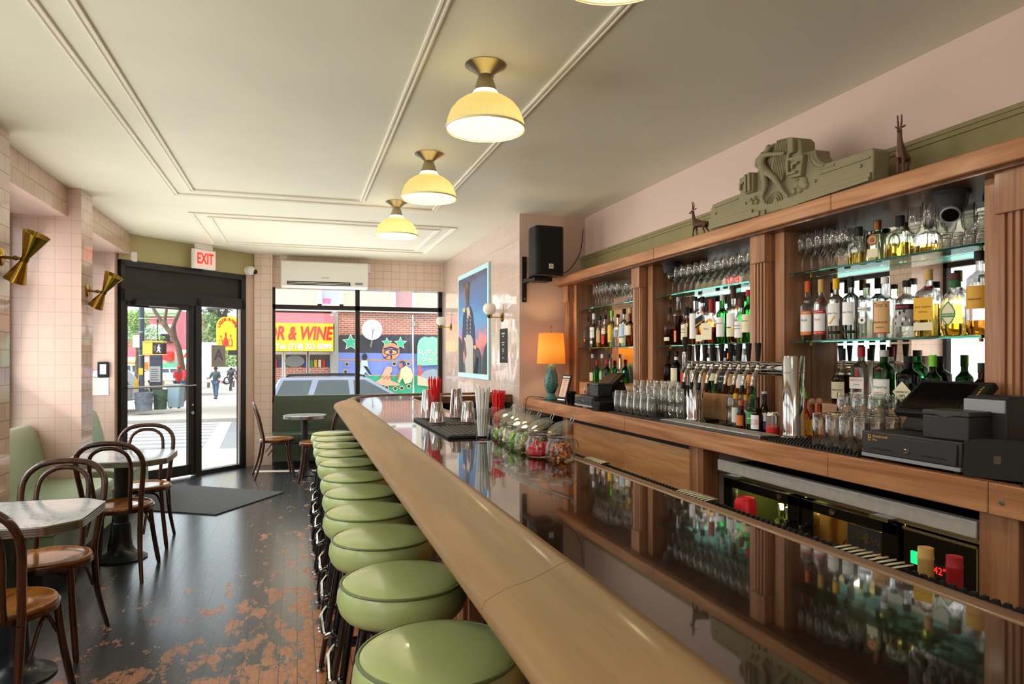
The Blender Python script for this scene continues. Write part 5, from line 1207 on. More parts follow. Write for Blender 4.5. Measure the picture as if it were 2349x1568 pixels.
# pints on the counter beyond the taps
tr = MB().box(2.125, 3.66, CT, 2.5, 4.46, CT+.012).build('bar_mat', M['black_rubber'], bev=.003); tag(tr, 'black rubber mat under the pint glasses left of the beer taps', 'bar mat')
spots = [(2.185+.1*i, 3.74+.095*j, CT+.0125) for i in range(3) for j in range(8) if not (i == 0 and j < 2)]
batch('pint_glass', PINT, spots, 'clear pint glass upside down on the mat left of the beer taps', 'pint glasses on the counter mat', True)
spots = [(2.285+.1*i, 3.74+.095*j, CT+.0125+.072) for i in range(2) for j in range(7)]
g = glass_kind('pint_glass', 'clear pint glass nested upside down over another left of the taps', *PINT, seg=20)
for i, s_ in enumerate(spots): put(g, i == 0, (s_[0], s_[1], s_[2]+.1506+.006), 'clear pint glass nested upside down over another left of the taps', 'upper pint glasses left of the taps', True)
# highballs to the right of the taps
nub_mat('bar_mat', 2.12, 2.4, 2.17, 2.72, CT, 'black nubbed mat under the highball glasses right of the taps', cell=.02)
MZ = CT+.0155
spots = [(2.17+.078*i, 2.2+.076*j, MZ) for i in range(4) for j in range(4)]
batch('highball_glass', HIGH, spots, 'clear highball glass upside down on the mat by the cash drawer', 'highball glasses by the cash drawer', True)
batch('rocks_glass', ROCK, [(2.29+.09*i, 2.24+.085*j, MZ+.142) for i in range(2) for j in range(3)], 'clear rocks glass standing on top of the upturned highballs', 'rocks glasses above the highballs', True)
o = MB().cyl((2.47, 3.46, CT), .07, .006, 28).build('coaster_mat', M['black_rubber']); tag(o, 'small round black mat under the rocks glasses behind the drip tray', 'bar mat')
batch('rocks_glass', ROCK, [(2.44, 3.43, CT+.0065), (2.5, 3.50, CT+.0065)], 'clear rocks glass right of the far tap column on a round mat', 'rocks glasses behind the drip tray', True)
batch('rocks_glass', ROCK, [(2.44, 3.43, CT+.093), (2.5, 3.50, CT+.093)], 'clear rocks glass stacked upon another right of the far tap column', 'upper rocks glasses behind the drip tray', True)
# stemware on the upper shelves
batch('champagne_flute', FLUTE, [(2.6, by(1840+20*i, 2.6), ZU) for i in range(4)]+[(2.66, by(1862+22*i, 2.66), ZU) for i in range(4)], 'champagne flute at the tap end of the upper shelf in the right bay', 'flutes in the right bay', seg=18)
batch('wine_glass', WINE, [(2.59, by(1918, 2.59), ZU), (2.6, by(1940, 2.6), ZU), (2.66, by(1946, 2.66), ZU)], 'wine glass between the flutes and the horseshoe tequila bottle', 'wine glasses in the right bay', seg=18)
batch('champagne_flute', FLUTE, [(2.62, by(2098, 2.62), ZU), (2.585, by(2132, 2.585), ZU), (2.65, by(2140, 2.65), ZU), (2.64, by(2172, 2.64), ZU)], 'champagne flute right of the tequila bottles on the upper shelf', 'flutes beside the shot glasses', seg=18)
ss = [(2.58+.055*i, 2.012+.054*j, ZU) for i in range(2) for j in range(4)]
batch('shot_glass', SHOT, ss, 'shot glass upside down at the near end of the upper shelf', 'shot glasses in the right bay', True, 16)
batch('shot_glass', SHOT, [(2.58, 2.012, ZU+.0625), (2.635, 2.012, ZU+.0625), (2.635, 2.066, ZU+.0625)], 'shot glass stacked on another under the black dome camera', 'upper shot glasses in the right bay', True, 16)
batch('wine_glass', WINE, [(2.585, 3.45+.082*i, ZU) for i in range(12)]+[(2.655, 3.49+.082*i, ZU) for i in range(12)], 'stemmed wine glass in the double row on the middle bay upper shelf', 'wine glasses in the middle bay', seg=18)
batch('champagne_flute', FLUTE, [(2.6, 5.72-.062*i, ZU) for i in range(5)]+[(2.66, 5.69-.062*i, ZU) for i in range(4)], 'champagne flute at the lamp end of the far bay upper shelf', 'flutes in the far bay', seg=16)
batch('wine_glass', WINE, [(2.6, 5.34, ZU), (2.61, 5.26, ZU), (2.66, 5.2, ZU)], 'wine glass amid the far bay upper shelf beside the flutes', 'wine glasses in the far bay', seg=16)
batch('shot_glass', SHOT, [(2.58+.055*i, 4.9+.056*j, ZU) for i in range(2) for j in range(4)], 'shot glass upside down beside the wine glasses of the far bay', 'shot glasses in the far bay', True, 14)

# ---------------------------------------------------------------- beer tap tower
tp = thing('beer_tower', 'chrome bridge beer tower with ten black handled taps', 'beer tower', (2.3, 3.2, CT))
TL = Vector((-2.3, -3.2, -CT))
def tw(nm, k, m_, par=None, **kw):
    o = k.build(nm, M[m_], par or tp, **kw)
    if par is None: o.location = TL
    return o
for y_, zt in ((2.755, 1.475), (3.62, 1.445)):
    tw('column', MB().lathe([(0, CT+.001), (.068, CT+.001), (.068, CT+.012), (.053, CT+.022), (.051, CT+.04), (.051, zt-.004), (.048, zt), (0, zt)], (2.3, y_, 0), 36), 'chrome')
    tw('column_band', MB().lathe([(.0505, 1.392), (.0525, 1.392), (.0525, 1.398), (.0505, 1.398)], (2.3, y_, 0), 36), 'steel')
tw('crossbar', MB().lathe([(0, 2.78), (.036, 2.78), (.036, 3.6), (0, 3.6)], (2.3, 0, 1.41), 28, axis='Y') if False else MB().box(0, 0, 0, .0001, .0001, .0001), 'chrome') if False else None
k = MB(); k.tube([(2.3, 2.79, 1.41), (2.3, 3.59, 1.41)], .036, 28); tw('crossbar', k, 'chrome')
for i, px in enumerate((1590, 1609, 1626, 1643, 1664, 1685, 1705, 1726, 1748)):
    y_ = YX(px-4, 2.235)
    k = MB(); k.tube([(2.27, y_, 1.405), (2.225, y_, 1.405)], [.016, .013], 14); k.ball((2.222, y_, 1.405), .017, 14)
    k.lathe([(0, 1.405), (.012, 1.405), (.009, 1.43), (.013, 1.436), (.013, 1.446), (.006, 1.45), (0, 1.45)], (2.222, y_, 0), 14)
    f_ = tw('faucet', k, 'chrome')
    k = MB(); k.tube(smoothpath([(2.22, y_, 1.4), (2.2, y_-.004, 1.385), (2.18, y_-.012, 1.345), (2.17, y_-.016, 1.315)], 4), [.011]*8+[.0085]*5, 10); tw('spout', k, 'chrome', f_)
    k = MB(); k.tube([(2.1735, y_-.0148, 1.322), (2.164, y_-.0185, 1.284)], .0115, 10); tw('rubber_tip', k, 'black_rubber', f_)
    tw('handle', MB().lathe([(0, 1.446), (.009, 1.446), (.0105, 1.46), (.0165, 1.535), (.0155, 1.54), (0, 1.54)], (2.222, y_, 0), 16), 'black_matte', f_)
y_ = YX(1572, 2.235)
k = MB(); k.tube([(2.3, 3.6, 1.405), (2.24, y_, 1.405)], [.014, .013], 12); k.lathe([(0, 1.37), (.012, 1.37), (.018, 1.4), (.02, 1.47), (.02, 1.485), (.014, 1.5), (0, 1.5)], (2.235, y_, 0), 18)
f_ = tw('stout_faucet', k, 'chrome')
tw('spout', MB().lathe([(0, 1.3), (.009, 1.3), (.011, 1.37), (0, 1.37)], (2.235, y_, 0), 14), 'chrome', f_); tw('rubber_tip', MB().lathe([(0, 1.235), (.007, 1.235), (.011, 1.3), (0, 1.3)], (2.235, y_, 0), 14), 'black_rubber', f_)
tw('handle', MB().lathe([(0, 1.5), (.011, 1.5), (.017, 1.585), (.016, 1.59), (0, 1.59)], (2.235, y_, 0), 16), 'black_matte', f_)
dt = thing('drip_tray', 'stainless drip tray with perforated top under the beer taps', 'drip tray', (2.165, 3.26, CT))
MB().box(-.055, -.5, .0008, .06, .44, .022).build('tray', M['steel'], dt, bev=.003)
k = MB().box(-.05, -.49, .022, .07, .43, .0235)
for i in range(44):
    for j in range(5): k.cbox((-.035+.0225*j, -.475+.0205*i, .0238), (.013, .009, .0006))
k = MB().box(-.05, -.49, .022, .055, .43, .0236); k.build('top_plate', M['steel_brushed'], dt)
k = MB()
for i in range(44):
    for j in range(4): k.cbox((-.033+.0222*j, -.475+.0205*i, .0238), (.011, .007, .0006))
k.build('perforation', mat('hole_grey', '#5f5f5e', .5), dt)

# ---------------------------------------------------------------- tills
def till(y0, y1, X, d, lb, zb=CT, h=.1, logo=True):
    c = (y0+y1)/2; t = thing('cash_drawer', lb, 'cash drawer', (X, c, zb), -pi/2); w_ = (y1-y0)/2
    MB().box(-w_, .004, .016, w_, d, h+.012).build('case', M['charcoal'], t, bev=.005)
    MB().box(-w_, -.002, .012, w_, .02, .026).build('sill', M['grey_plastic'], t, bev=.002)
    f_ = MB().box(-w_+.012, -.004, .028, w_-.012, .01, h+.002).build('drawer_front', M['charcoal'], t, bev=.003)
    k = MB().box(-w_+.05, -.0048, .045, -w_+.15, -.003, .05); k.build('slot', M['black_matte'], f_)
    k = MB().box(w_-.15, -.0048, .045, w_-.05, -.003, .05); k.build('slot', M['black_matte'], f_)
    MB().lathe([(0, -.012), (.009, -.011), (.012, -.003), (0, .0)], (0, 0, .055), 16, axis='Y').build('lock', M['chrome'], f_)
    text('lettering', 'Breadcrumb\nPro', .014, M['gold_letter'], f_, (-w_+.058, -.0055, .088), (pi/2, 0, 0), ext=.0003, align='LEFT')
    k = MB()
    for q in (0, .012): k.tube([(-w_+.042+.0065*cos(a), -.005, .082+q+.0055*sin(a)) for a in [2*pi*i/10 for i in range(10)]], .0013, 6, True)
    k.build('emblem', M['gold_letter'], f_)
    for u in (-w_+.04, w_-.04):
        for v in (.04, d-.04): MB().cyl((u, v, 0), .014, .016, 12).build('foot', M['black_rubber'], t)
    return t
till(1.735, 2.155, 2.125, .335, 'big black cash drawer on the near counter with yellow lettering')
till(4.76, 5.12, 2.14, .32, 'small black cash drawer at the far counter end by the paper menus', h=.085)
def pos(x, y, z, s_, lb, rz=-pi/2):
    t = thing('touch_screen', lb, 'touch screen', (x, y, z), rz)
    T = Matrix.Rotation(R(-50), 4, 'X')
    k = MB(); k.T = Matrix.Translation((0, -.02, .07)) @ T; k.box(-.17*s_, 0, 0, .17*s_, .03, .21*s_); h_ = k.build('housing', M['black_matte'], t, bev=.006)
    k = MB(); k.T = Matrix.Translation((0, -.02, .07)) @ T; k.box(-.15*s_, -.0022, .02, .11*s_, 0, .19*s_); k.build('display', mat('dark_screen', '#0c0c0e', .08), h_)
    o = text('lettering', 'Breadcrumb Pro', .015*s_, M['gold_letter'], h_, tuple((Matrix.Translation((0, -.02, .07)) @ T) @ Vector((.14*s_, -.001, .13*s_))), (pi/2-R(50), pi/2*0, 0), ext=.0003)
    o.rotation_euler = ((T @ Matrix.Rotation(pi/2, 4, 'X')) @ Matrix.Rotation(pi/2, 4, 'Z')).to_euler()
    MB().prism([(-.02, 0), (.16, 0), (.16, .02), (.13, .13*s_), (.06, .14*s_), (.02, .08), (-.02, .02)], -.12*s_, .12*s_, 'YZ').build('stand', M['black_matte'], t, bev=.006)
    return t
pos(2.3, 2.0, CT+.1135, .92, 'large black touch screen tilted on the near cash drawer')
pos(2.29, 4.89, CT+.0985, .82, 'smaller touch screen on the far cash drawer before the mirrored lamp')
def printer(x, y, z, lb, s_=1.0, front='grey_plastic'):
    t = thing('receipt_printer', lb, 'printer', (x, y, z), -pi/2)
    MB().prism([(-.09, 0), (.1, 0), (.1, .13), (.06, .15), (-.07, .15), (-.09, .135)], -.07*s_, .07*s_, 'YZ').build('case', M['charcoal'], t, bev=.006)
    MB().box(-.068*s_, -.096, .095, .068*s_, -.088, .14).build('front_cover', M[front], t, bev=.003)
    MB().box(-.05*s_, -.05, .15, .05*s_, -.04, .153).build('paper_slot', M['black_gloss'], t)
    return t
printer(2.35, 1.755, CT+.1135, 'black and silver receipt printer at the near end of the counter', 1.1)
printer(2.33, 4.55, CT, 'black receipt printer right of the far touch screen', 1.0, 'charcoal')
def cardbox(x, y, z, lb, s_=1):
    t = thing('card_box', lb, 'box', (x, y, z), -pi/2+.06)
    MB().box(-.085*s_, -.06, 0, .085*s_, .06, .082).build('body', M['charcoal'], t, bev=.006)
    MB().prism([(-.086*s_, .082), (-.086*s_, .1), (.086*s_, .1), (.086*s_, .082), (.04*s_, .083), (0, .073), (-.04*s_, .083)], -.061, .061, 'XZ').build('lid', mat('slate', '#3b3c40', .4), t, bev=.004)
cardbox(2.2, 1.81, CT+.1135, 'dark grey lidded card box on top of the near cash drawer')
cardbox(2.22, 4.79, CT+.0985, 'dark grey card box on the far cash drawer beside its touch screen', .8)
# check presenters and pens at the near end
for i in range(5):
    t_ = thing('bill_folder', 'black bill folder leaning in the row beside the near cash drawer', 'folder', (2.215-.0135*i, 1.665-.0065*i, CT+.001), -pi/2+.1, 'bill folders by the near cash drawer')
    t_.rotation_euler = (R(-14), 0, -pi/2+.35+.1)
    MB().prism(rrect(.19, .125, .012), -.004, .004, 'XZ').build('cover', M['black_matte'], t_, loc=(0, 0, .064))
    if i == 4:
        t_['label'] = 'black bill folder with a small embossed mark, frontmost in the row beside the cash drawer'
        MB().prism(rrect(.02, .026, .002), -.0046, -.004, 'XZ').build('mark', mat('gilt_dull', '#4a3f20', .5), t_, loc=(0, 0, .064))
pc_ = thing('pen_cup', 'clear tumbler of pens and white straws at the near counter end', 'cup', (2.3, 1.5, CT+.0006))
MB().lathe([(0, 0), (.03, 0), (.042, .12), (.04, .12), (.028, .006), (0, .006)], (0, 0, 0), 20).build('tumbler', M['jar_glass'], pc_)
for i in range(9):
    a = rnd.uniform(0, 6.28); k = MB(); k.tube([(.01*cos(a), .01*sin(a), .008), (.032*cos(a), .032*sin(a), .17+rnd.uniform(-.01, .015))], .004, 7)
    o = k.build('pen', M[('white_plastic', 'white_plastic', 'lab_blue', 'lab_red', 'white_plastic')[i % 5]]); o.location = (2.3, 1.5, CT); tag(o, 'pen standing in the clear tumbler at the near counter end', 'pen', 'pens in the near tumbler')
nub_mat('bar_mat', 2.115, 2.36, 1.2, 1.53, CT, 'black nubbed mat at the near counter end under the bill folders', cell=.02)
for i in range(7):
    o = MB().prism(rrect(.13, .2, .012), 0, .009, 'XY').build('bill_folder', M['black_matte'], bev=.002); o.location = (2.2+rnd.uniform(-.006, .006), 4.63+rnd.uniform(-.008, .008), CT+.0005+.0095*i); o.rotation_euler = (0, 0, pi/2+rnd.uniform(-.06, .06))
    tag(o, 'black bill folder in the flat pile between the far cash drawer and the pint glasses', 'folder', 'piled bill folders by the pint glasses')
# ---------------------------------------------------------------- lamp end of the counter
lp = thing('table_lamp', 'teal twisted ceramic table lamp with a glowing orange shade', 'table lamp', (2.28, 6.02, CT+.0006))
teal = mat('teal_glaze', '#47797a', .18, coat=.5, var=.12, vscale=20)
MB().lathe([(0, 0), (.075, 0), (.077, .008), (.066, .016), (.045, .03), (.034, .05), (.036, .062), (0, .062)], (0, 0, 0), 32).build('foot', teal, lp)
k = MB(); prof_b = [(.034, .06), (.05, .09), (.062, .13), (.06, .18), (.05, .24), (.036, .3), (.026, .33), (0, .335)]
k.lathe([(0, .06)]+prof_b, (0, 0, 0), 48); k.V = [(x*(1+.11*cos(7*(atan2(y, x)+z*9))), y*(1+.11*cos(7*(atan2(y, x)+z*9))), z) for x, y, z in k.V]; k.build('body', teal, lp, ang=80)
k = MB()
for i in range(16):
    a = -2.4+.02*i+rnd.uniform(-.25, .25); z_ = .1+.011*i; rr = .056 if z_ < .2 else .046
    k.lathe([(0, -.006), (.009, -.003), (.011, .003), (.006, .006), (0, .004)], (rr*cos(a), rr*sin(a), z_), 8, axis='Y')
k.build('moulded_flowers', teal, lp)
k = MB(); k.tube([(0, 0, .33), (0, 0, .66)], .004, 6); k.ball((0, 0, .665), .009, 10); k.ball((0, 0, .685), .006, 8); k.build('finial', M['brass_dark'], lp)
m, t, b, o = nodes('lamp_fabric'); L = t.links.new
b.inputs['Base Color'].default_value = lin('#f0b868'); b.inputs['Roughness'].default_value = .8
tl = N(t, 'BsdfTranslucent'); tl.inputs[0].default_value = lin('#ffdc9c'); mx = N(t, 'MixShader'); mx.inputs[0].default_value = .7; L(b.outputs[0], mx.inputs[1]); L(tl.outputs[0], mx.inputs[2]); L(mx.outputs[0], o.inputs[0])
s_ = MB().lathe([(.135, .335), (.117, .62), (.1155, .62), (.1335, .335)], (0, 0, 0), 48).build('shade', m, lp)
k = MB(); k.ball((0, 0, .45), .03, 12); k.build('bulb', M['bulb_lit'], lp)
light('lamp_glow', 'POINT', (2.28, 6.02, CT+.49), (0, 0, 0), 7, (1, .62, .28), radius=.04)
k = MB(); k.tube(smoothpath([(2.24, 6.07, CT+.012), (2.16, 6.13, CT+.02), (2.088, 6.17, CT+.0), (2.085, 6.2, .9), (2.083, 6.25, .75)], 6), .0035, 6); o = k.build('lamp_cord', M['cord']); tag(o, 'dark lamp cord running over the counter edge by the tiled wall', 'cord')
mn = thing('paper_menu', 'black clipboard frame with a pink paper menu leaning by the lamp', 'menu', (2.2, 5.58, CT+.0008), -pi/2+.12)
mn.rotation_euler = (R(-16), 0, -pi/2+.15)
MB().box(-.075, 0, 0, .075, .012, .25).build('board', M['black_matte'], mn, bev=.003)
pg = MB().box(-.055, -.0015, .05, .055, 0, .215).build('page', mat('pink_paper', '#d9b09a', .7), mn)
MB().box(-.06, -.002, .02, .06, 0, .03).build('elastic', M['white_plastic'], mn); MB().box(-.06, -.002, .225, .06, 0, .235).build('elastic', M['white_plastic'], mn)
text('lettering', 'THE DAILY', .014, M['black_letter'], pg, (0, -.0025, .2), (pi/2, 0, 0), ext=.0002)
for i in range(9): text('lettering', 'oysters and wine' if i % 2 else 'house plate', .009, M['grey_plastic'], pg, (0, -.0022, .18-.014*i), (pi/2, 0, 0), ext=.0002)
o = MB().lathe([(0, 0), (.036, 0), (.042, .1), (.044, .1), (.044, .108), (.038, .108), (.034, .006), (0, .006)], (2.2, 5.33, CT+.0006), 24).build('plastic_beaker', M['black_gloss']); tag(o, 'black ribbed plastic beaker between menu frame and far cash drawer', 'beaker')
for i, (h_, mm_) in enumerate(((.17, 'lab_tan'), (.165, 'lab_cream'), (.17, 'lab_black'), (.175, 'cap_brown'))):
    o = MB().box(0, 0, 0, .13, .01 if i < 2 else .045, h_).build('menu_book', M[mm_], bev=.002); o.location = (2.4, 5.46-(.016*i if i < 2 else .04+.05*(i-2)), CT+.0006)
    tag(o, ['tan backed menu booklet upright by the far cash drawer', 'cream menu booklet upright beside the tan one', 'black menu binder upright behind the far cash drawer', 'dark brown menu binder upright behind the far cash drawer'][i], 'book')
o = glass_kind('shot_glass', 'shot glass standing on the far cash drawer beside the card box', *SHOT, seg=16); put(o, True, (2.2, 5.0, CT+.099))
# things seen in and before the fridge
def jar_thing(lb, x, y, z, r, h, m_, capm, caph):
    t = thing('jar', lb, 'jar', (x, y, z)); MB().lathe([(0, 0), (r, 0), (r, h*.85), (r*.8, h), (0, h)], (0, 0, 0), 20).build('body', M[m_], t); MB().lathe([(0, h), (r*.84, h), (r*.84, h+caph), (0, h+caph)], (0, 0, 0), 20).build('lid', M[capm], t)
for i, y in enumerate((2.14, 2.22)):
    jar_thing('amber preserve jar on the fridge shelf under the badge, %s the compressor' % ('nearer' if i == 0 else 'farther from'), 2.3, y, .4805, .034, .09, 'amber', 'lab_white', .012)
bottle('tall amber bottle lying in shade inside the yellow lit fridge door', 2.34, 2.36, .4805, .036, .24, 'amber', cap=('cap_black', .03, .016)); bottle('amber glass bottle standing farthest inside the yellow lit fridge door', 2.36, 2.45, .4805, .036, .25, 'amber', cap=('cap_gold', .03, .016))
for i, y in enumerate((2.68, 2.76, 2.84, 2.92)): bottle('pale green bottle on the lime lit fridge shelf, behind glass', 2.34+.02*(i % 2), y, .4805, .034, .23, 'pale_green', cap=('cap_yellow' if i == 1 else 'cap_silver', .03, .015), group='bottles in the lime lit fridge')
# ---------------------------------------------------------------- on the bar top
BT = 1.0705
def slab(y0, y1, lb):
    t = thing('service_mat', lb, 'bar mat', (.85, (y0+y1)/2, BT)); h = (y1-y0)/2
    MB().box(-.15, -h, 0, .15, h, .014).build('base', M['black_rubber'], t, bev=.003)
    k = MB()
    for i in range(9): k.box(-.135+.03*i, -h+.015, .014, -.111+.03*i, h-.015, .017)
    k.build('ridge', M['black_rubber'], t)
slab(3.26, 3.76, 'black ridged service mat under the short shakers and drinking straws'); slab(3.765, 4.3, 'black ridged service mat under the tall shakers, farther along the bar')
ZM = BT+.0175
def tin(x, y, r0, r1, h, lb):
    t = thing('shaker_tin', lb, 'shaker', (x, y, ZM))
    MB().lathe([(r0, .0), (r0, h*.02), (r1+.001, h*.93), (r1-.003, h), (0, h), ], (0, 0, 0), 36).build('body', M['chrome'], t, ang=50)
    MB().lathe([(r0-.001, 0), (r0+.0018, .0015), (r0+.0018, .004), (r0-.001, .006)], (0, 0, 0), 36).build('rim', M['chrome'], t)
tin(.775, 4.22, .046, .032, .178, 'tall steel shaker tin upside down, leftmost on the bar mats')
tin(.775, 3.92, .044, .031, .122, 'short steel shaker tin upside down before the farther red straws')
tin(.955, 4.2, .046, .032, .182, 'tall steel shaker tin upside down between red and white straws')
tin(.955, 3.9, .044, .031, .122, 'short steel shaker tin upside down behind the white straws')
def straws(x, y, z, n, m_, r_in, ln, lb, grp, sp=.03):
    for i in range(n):
        a = 2*pi*i/n*2.4; q = sqrt((i+.5)/n); bx, bz = r_in*q*cos(a), r_in*q*sin(a); tx, tz = sp*q*cos(a+.3), sp*q*sin(a+.3)
        k = MB(); k.tube([(bx, bz, 0), (tx, tz, ln+rnd.uniform(-.012, .012))], .0032, 7); o = k.build('drinking_straw', m_); o.location = (x, y, z); tag(o, lb, 'straw', grp)
red_s = mat('straw_red', '#e8201e', .3); wh_s = mat('straw_white', '#f4f2f0', .35)
def cupglass(lb, x, y, z, kind=PINT, handle=False):
    t = thing('straw_glass', lb, 'glass', (x, y, z))
    MB().lathe(kind[0]+kind[1], (0, 0, 0), 28).build('tumbler', M['jar_glass'], t, ang=60)
    if handle:
        k = MB(); k.tube(smoothpath([(-.036, 0, .03), (-.07, -.005, .035), (-.078, -.005, .075), (-.066, 0, .108), (-.038, 0, .112)], 5), .006, 10); k.build('handle', M['jar_glass'], t)
    return t
cupglass('pint glass holding white straws at the near corner of the bar mats', .855, 3.20, BT); straws(.855, 3.20, BT+.017, 30, wh_s, .022, .23, 'white drinking straw in the pint glass by the bar mats', 'white straws in the pint glass', .04)
cupglass('glass holding red straws behind the short shaker tin', .80, 4.13, ZM, PINT); straws(.80, 4.13, ZM+.017, 30, red_s, .022, .235, 'red drinking straw in the glass behind the short shaker', 'red straws behind the shakers', .046)
cupglass('glass mug with handle holding red straws next to the garnish jars', 1.0, 3.42, BT, HIGH, True); straws(1.0, 3.42, BT+.018, 28, red_s, .022, .2, 'red drinking straw in the glass mug next to the garnish jars', 'red straws in the glass mug', .04)
# garnish jars with open clip lids
def clip_jar(x, y, lb, hinge=.5):
    t = thing('clip_jar', lb, 'jar', (x, y, BT), rnd.uniform(-.1, .1))
    o_ = [(0, 0), (.05, 0), (.057, .006), (.059, .03), (.056, .06), (.046, .078), (.0455, .086), (.05, .09), (.05, .096), (.046, .098)]
    i_ = [(.042, .097), (.041, .08), (.052, .058), (.055, .03), (.053, .01), (.046, .005), (0, .005)]
    MB().lathe(o_+i_, (0, 0, 0), 32).build('body', M['jar_glass'], t, ang=60)
    MB().lathe([(.0465, .082), (.048, .082), (.048, .086), (.0465, .086)], (0, 0, 0), 28).build('wire_band', M['steel'], t)
    T = Matrix.Translation((-.045, -.01, .103)) @ Matrix.Rotation(R(-24), 4, 'Y') @ Matrix.Rotation(R(8), 4, 'X')
    k = MB(); k.T = T; k.lathe([(0, .004), (.04, 0), (.052, 0), (.054, .005), (.05, .011), (.036, .012), (0, .015)], (.05, 0, 0), 32); ld = k.build('lid', M['jar_glass'], t)
    k = MB(); k.T = T; k.tube(smoothpath([(.1, -.012, .008), (.115, -.009, .02), (.118, 0, .026), (.115, .009, .02), (.1, .012, .008)], 4), .0014, 6); k.build('wire_loop', M['steel'], ld)
    k = MB(); k.tube(smoothpath([(.05, -.02, .085), (.062, -.02, .075), (.072, -.012, .05), (.072, .012, .05), (.062, .02, .075), (.05, .02, .085)], 4), .0015, 6); k.build('wire_clip', M['steel'], t)
    return t
JARS = [(.968, 2.46, 'clip-top jar of brown pretzel pieces, nearest in the row of garnish jars'), (.93, 2.585, 'clip-top jar of red cherries in syrup, second in the row'), (.925, 2.72, 'clip-top jar of olives, behind the jar of cherries'), (.925, 2.85, 'clip-top jar of green lime wedges, behind the jar of olives'), (.93, 2.98, 'clip-top jar of pale pickled onions, behind the jar of limes'), (.93, 3.11, 'clip-top jar of lime wedges at the straw end of the row')]
for x, y, lb in JARS: clip_jar(x, y, lb)
def filling(j, nm, n, m_, maker, lb, z1=.055, rr=.038):
    x, y, _ = JARS[j]
    for i in range(n):
        a = i*2.4; q = rr*sqrt((i % 7+.5)/7); z_ = .012+(z1-.012)*(i/n)
        o = maker().build(nm, m_); o.location = (x+q*cos(a), y+q*sin(a), BT+z_); o.rotation_euler = (rnd.uniform(-1, 1), rnd.uniform(-1, 1), rnd.uniform(0, 6))
        tag(o, lb, nm.split('_')[-1], lb)
pret = mat('pretzel', '#b5682c', .5, var=.3, vscale=60)
def mk_pret():
    k = MB(); k.tube(smoothpath([(-.018, 0, 0), (-.006, .006, .003), (.006, -.005, 0), (.018, .003, .002)], 4), [.003]+[.007]*11+[.003], 8); return k
filling(0, 'pretzel_piece', 22, pret, mk_pret, 'brown glazed pretzel piece in the nearest clip-top jar', .06)
filling(1, 'cherry', 20, mat('cherry', '#b80f1c', .15, coat=.4), lambda: MB().ball((0, 0, 0), .011, 12), 'red cherry in the second clip-top jar', .055)
k = MB().lathe([(0, .0055), (.045, .0055), (.052, .011), (.0535, .03), (.0525, .045), (0, .045)], (0, 0, 0), 24).build('syrup', mat('syrup', '#c4101e', .08, coat=.6), None); k.location = (JARS[1][0], JARS[1][1], BT); tag(k, 'red syrup around the cherries in the second clip-top jar', 'syrup', kind='stuff')
filling(2, 'olive', 22, mat('olive', '#9a8a2c', .3), lambda: MB().ball((0, 0, 0), .0105, 10, sx=1.3), 'green brown olive in the third clip-top jar', .055)
lime = mat('lime', '#8fc22a', .35, var=.2, vscale=60)
def mk_lime():
    k = MB(); n = 8; k.prism([(.02*cos(pi*i/n), .02*sin(pi*i/n)*.9) for i in range(n+1)], -.006, .006, 'XZ'); return k
filling(3, 'lime_wedge', 14, lime, mk_lime, 'green lime wedge in the fourth clip-top jar', .055); filling(5, 'lime_wedge', 14, lime, mk_lime, 'green lime wedge in the last clip-top jar', .055)
filling(4, 'pickled_onion', 18, mat('onion', '#eadfa8', .3), lambda: MB().ball((0, 0, 0), .012, 10), 'pale pickled onion in the fifth clip-top jar', .058)
# bottle tops and a can standing in the well behind the rail
cc = thing('soda_can', 'red soda can standing in the well before the lime lit fridge door', 'can', (1.3, 1.767, .921), R(-115))
MB().lathe([(0, 0), (.024, 0), (.033, .01), (.033, .108), (.027, .118), (.026, .122), (.023, .119), (0, .118)], (0, 0, 0), 28).build('body', mat('soda_red', '#d8141c', .3, .2), cc)
text('lettering', 'Coca-Cola', .019, M['white_letter'], cc, (0, 0, .075), ext=.0003, bend=.0336, shear=.25)
for nm, x, y, c_, lb in (('wine', 1.3, 1.143, 'cap_gold', 'gold foil topped bottle standing in the well before the fridge panel'), ('red', 1.3, 1.075, 'wax_red', 'red foil topped bottle standing in the well next to the gold one')):
    t_ = bottle(lb, x, y, .7445, .037, .31, 'black_glass', hs=.6, hn=.76, rn=.0145); MB().lathe([(0, .25), (.0155, .25), (.0155, .285), (.0165, .287), (.0165, .292), (.0155, .294), (.0155, .312), (0, .312)], (0, 0, 0), 24).build('foil_top', M[c_], t_)
wl = thing('ice_well', 'steel ice well and bottle rail behind the bar, under the lip', 'ice well', (1.25, 2.4, 0))
MB().box(-.1, -1.6, .70, .16, 1.9, .744).box(.14, -1.6, .70, .16, 1.9, .8).box(-.13, -1.6, .1, -.11, 1.9, .96).build('shelf', M['steel_brushed'], wl)
MB().box(0, -.69, .744, .1, -.57, .9205).build('upstand', M['black_matte'], wl)
k = MB()
for y in (-1.5, 1.8):
    for x in (-.1, .13): k.box(x-.015, y-.015, 0, x+.015, y+.015, .7)
k.build('frame', M['steel'], wl)

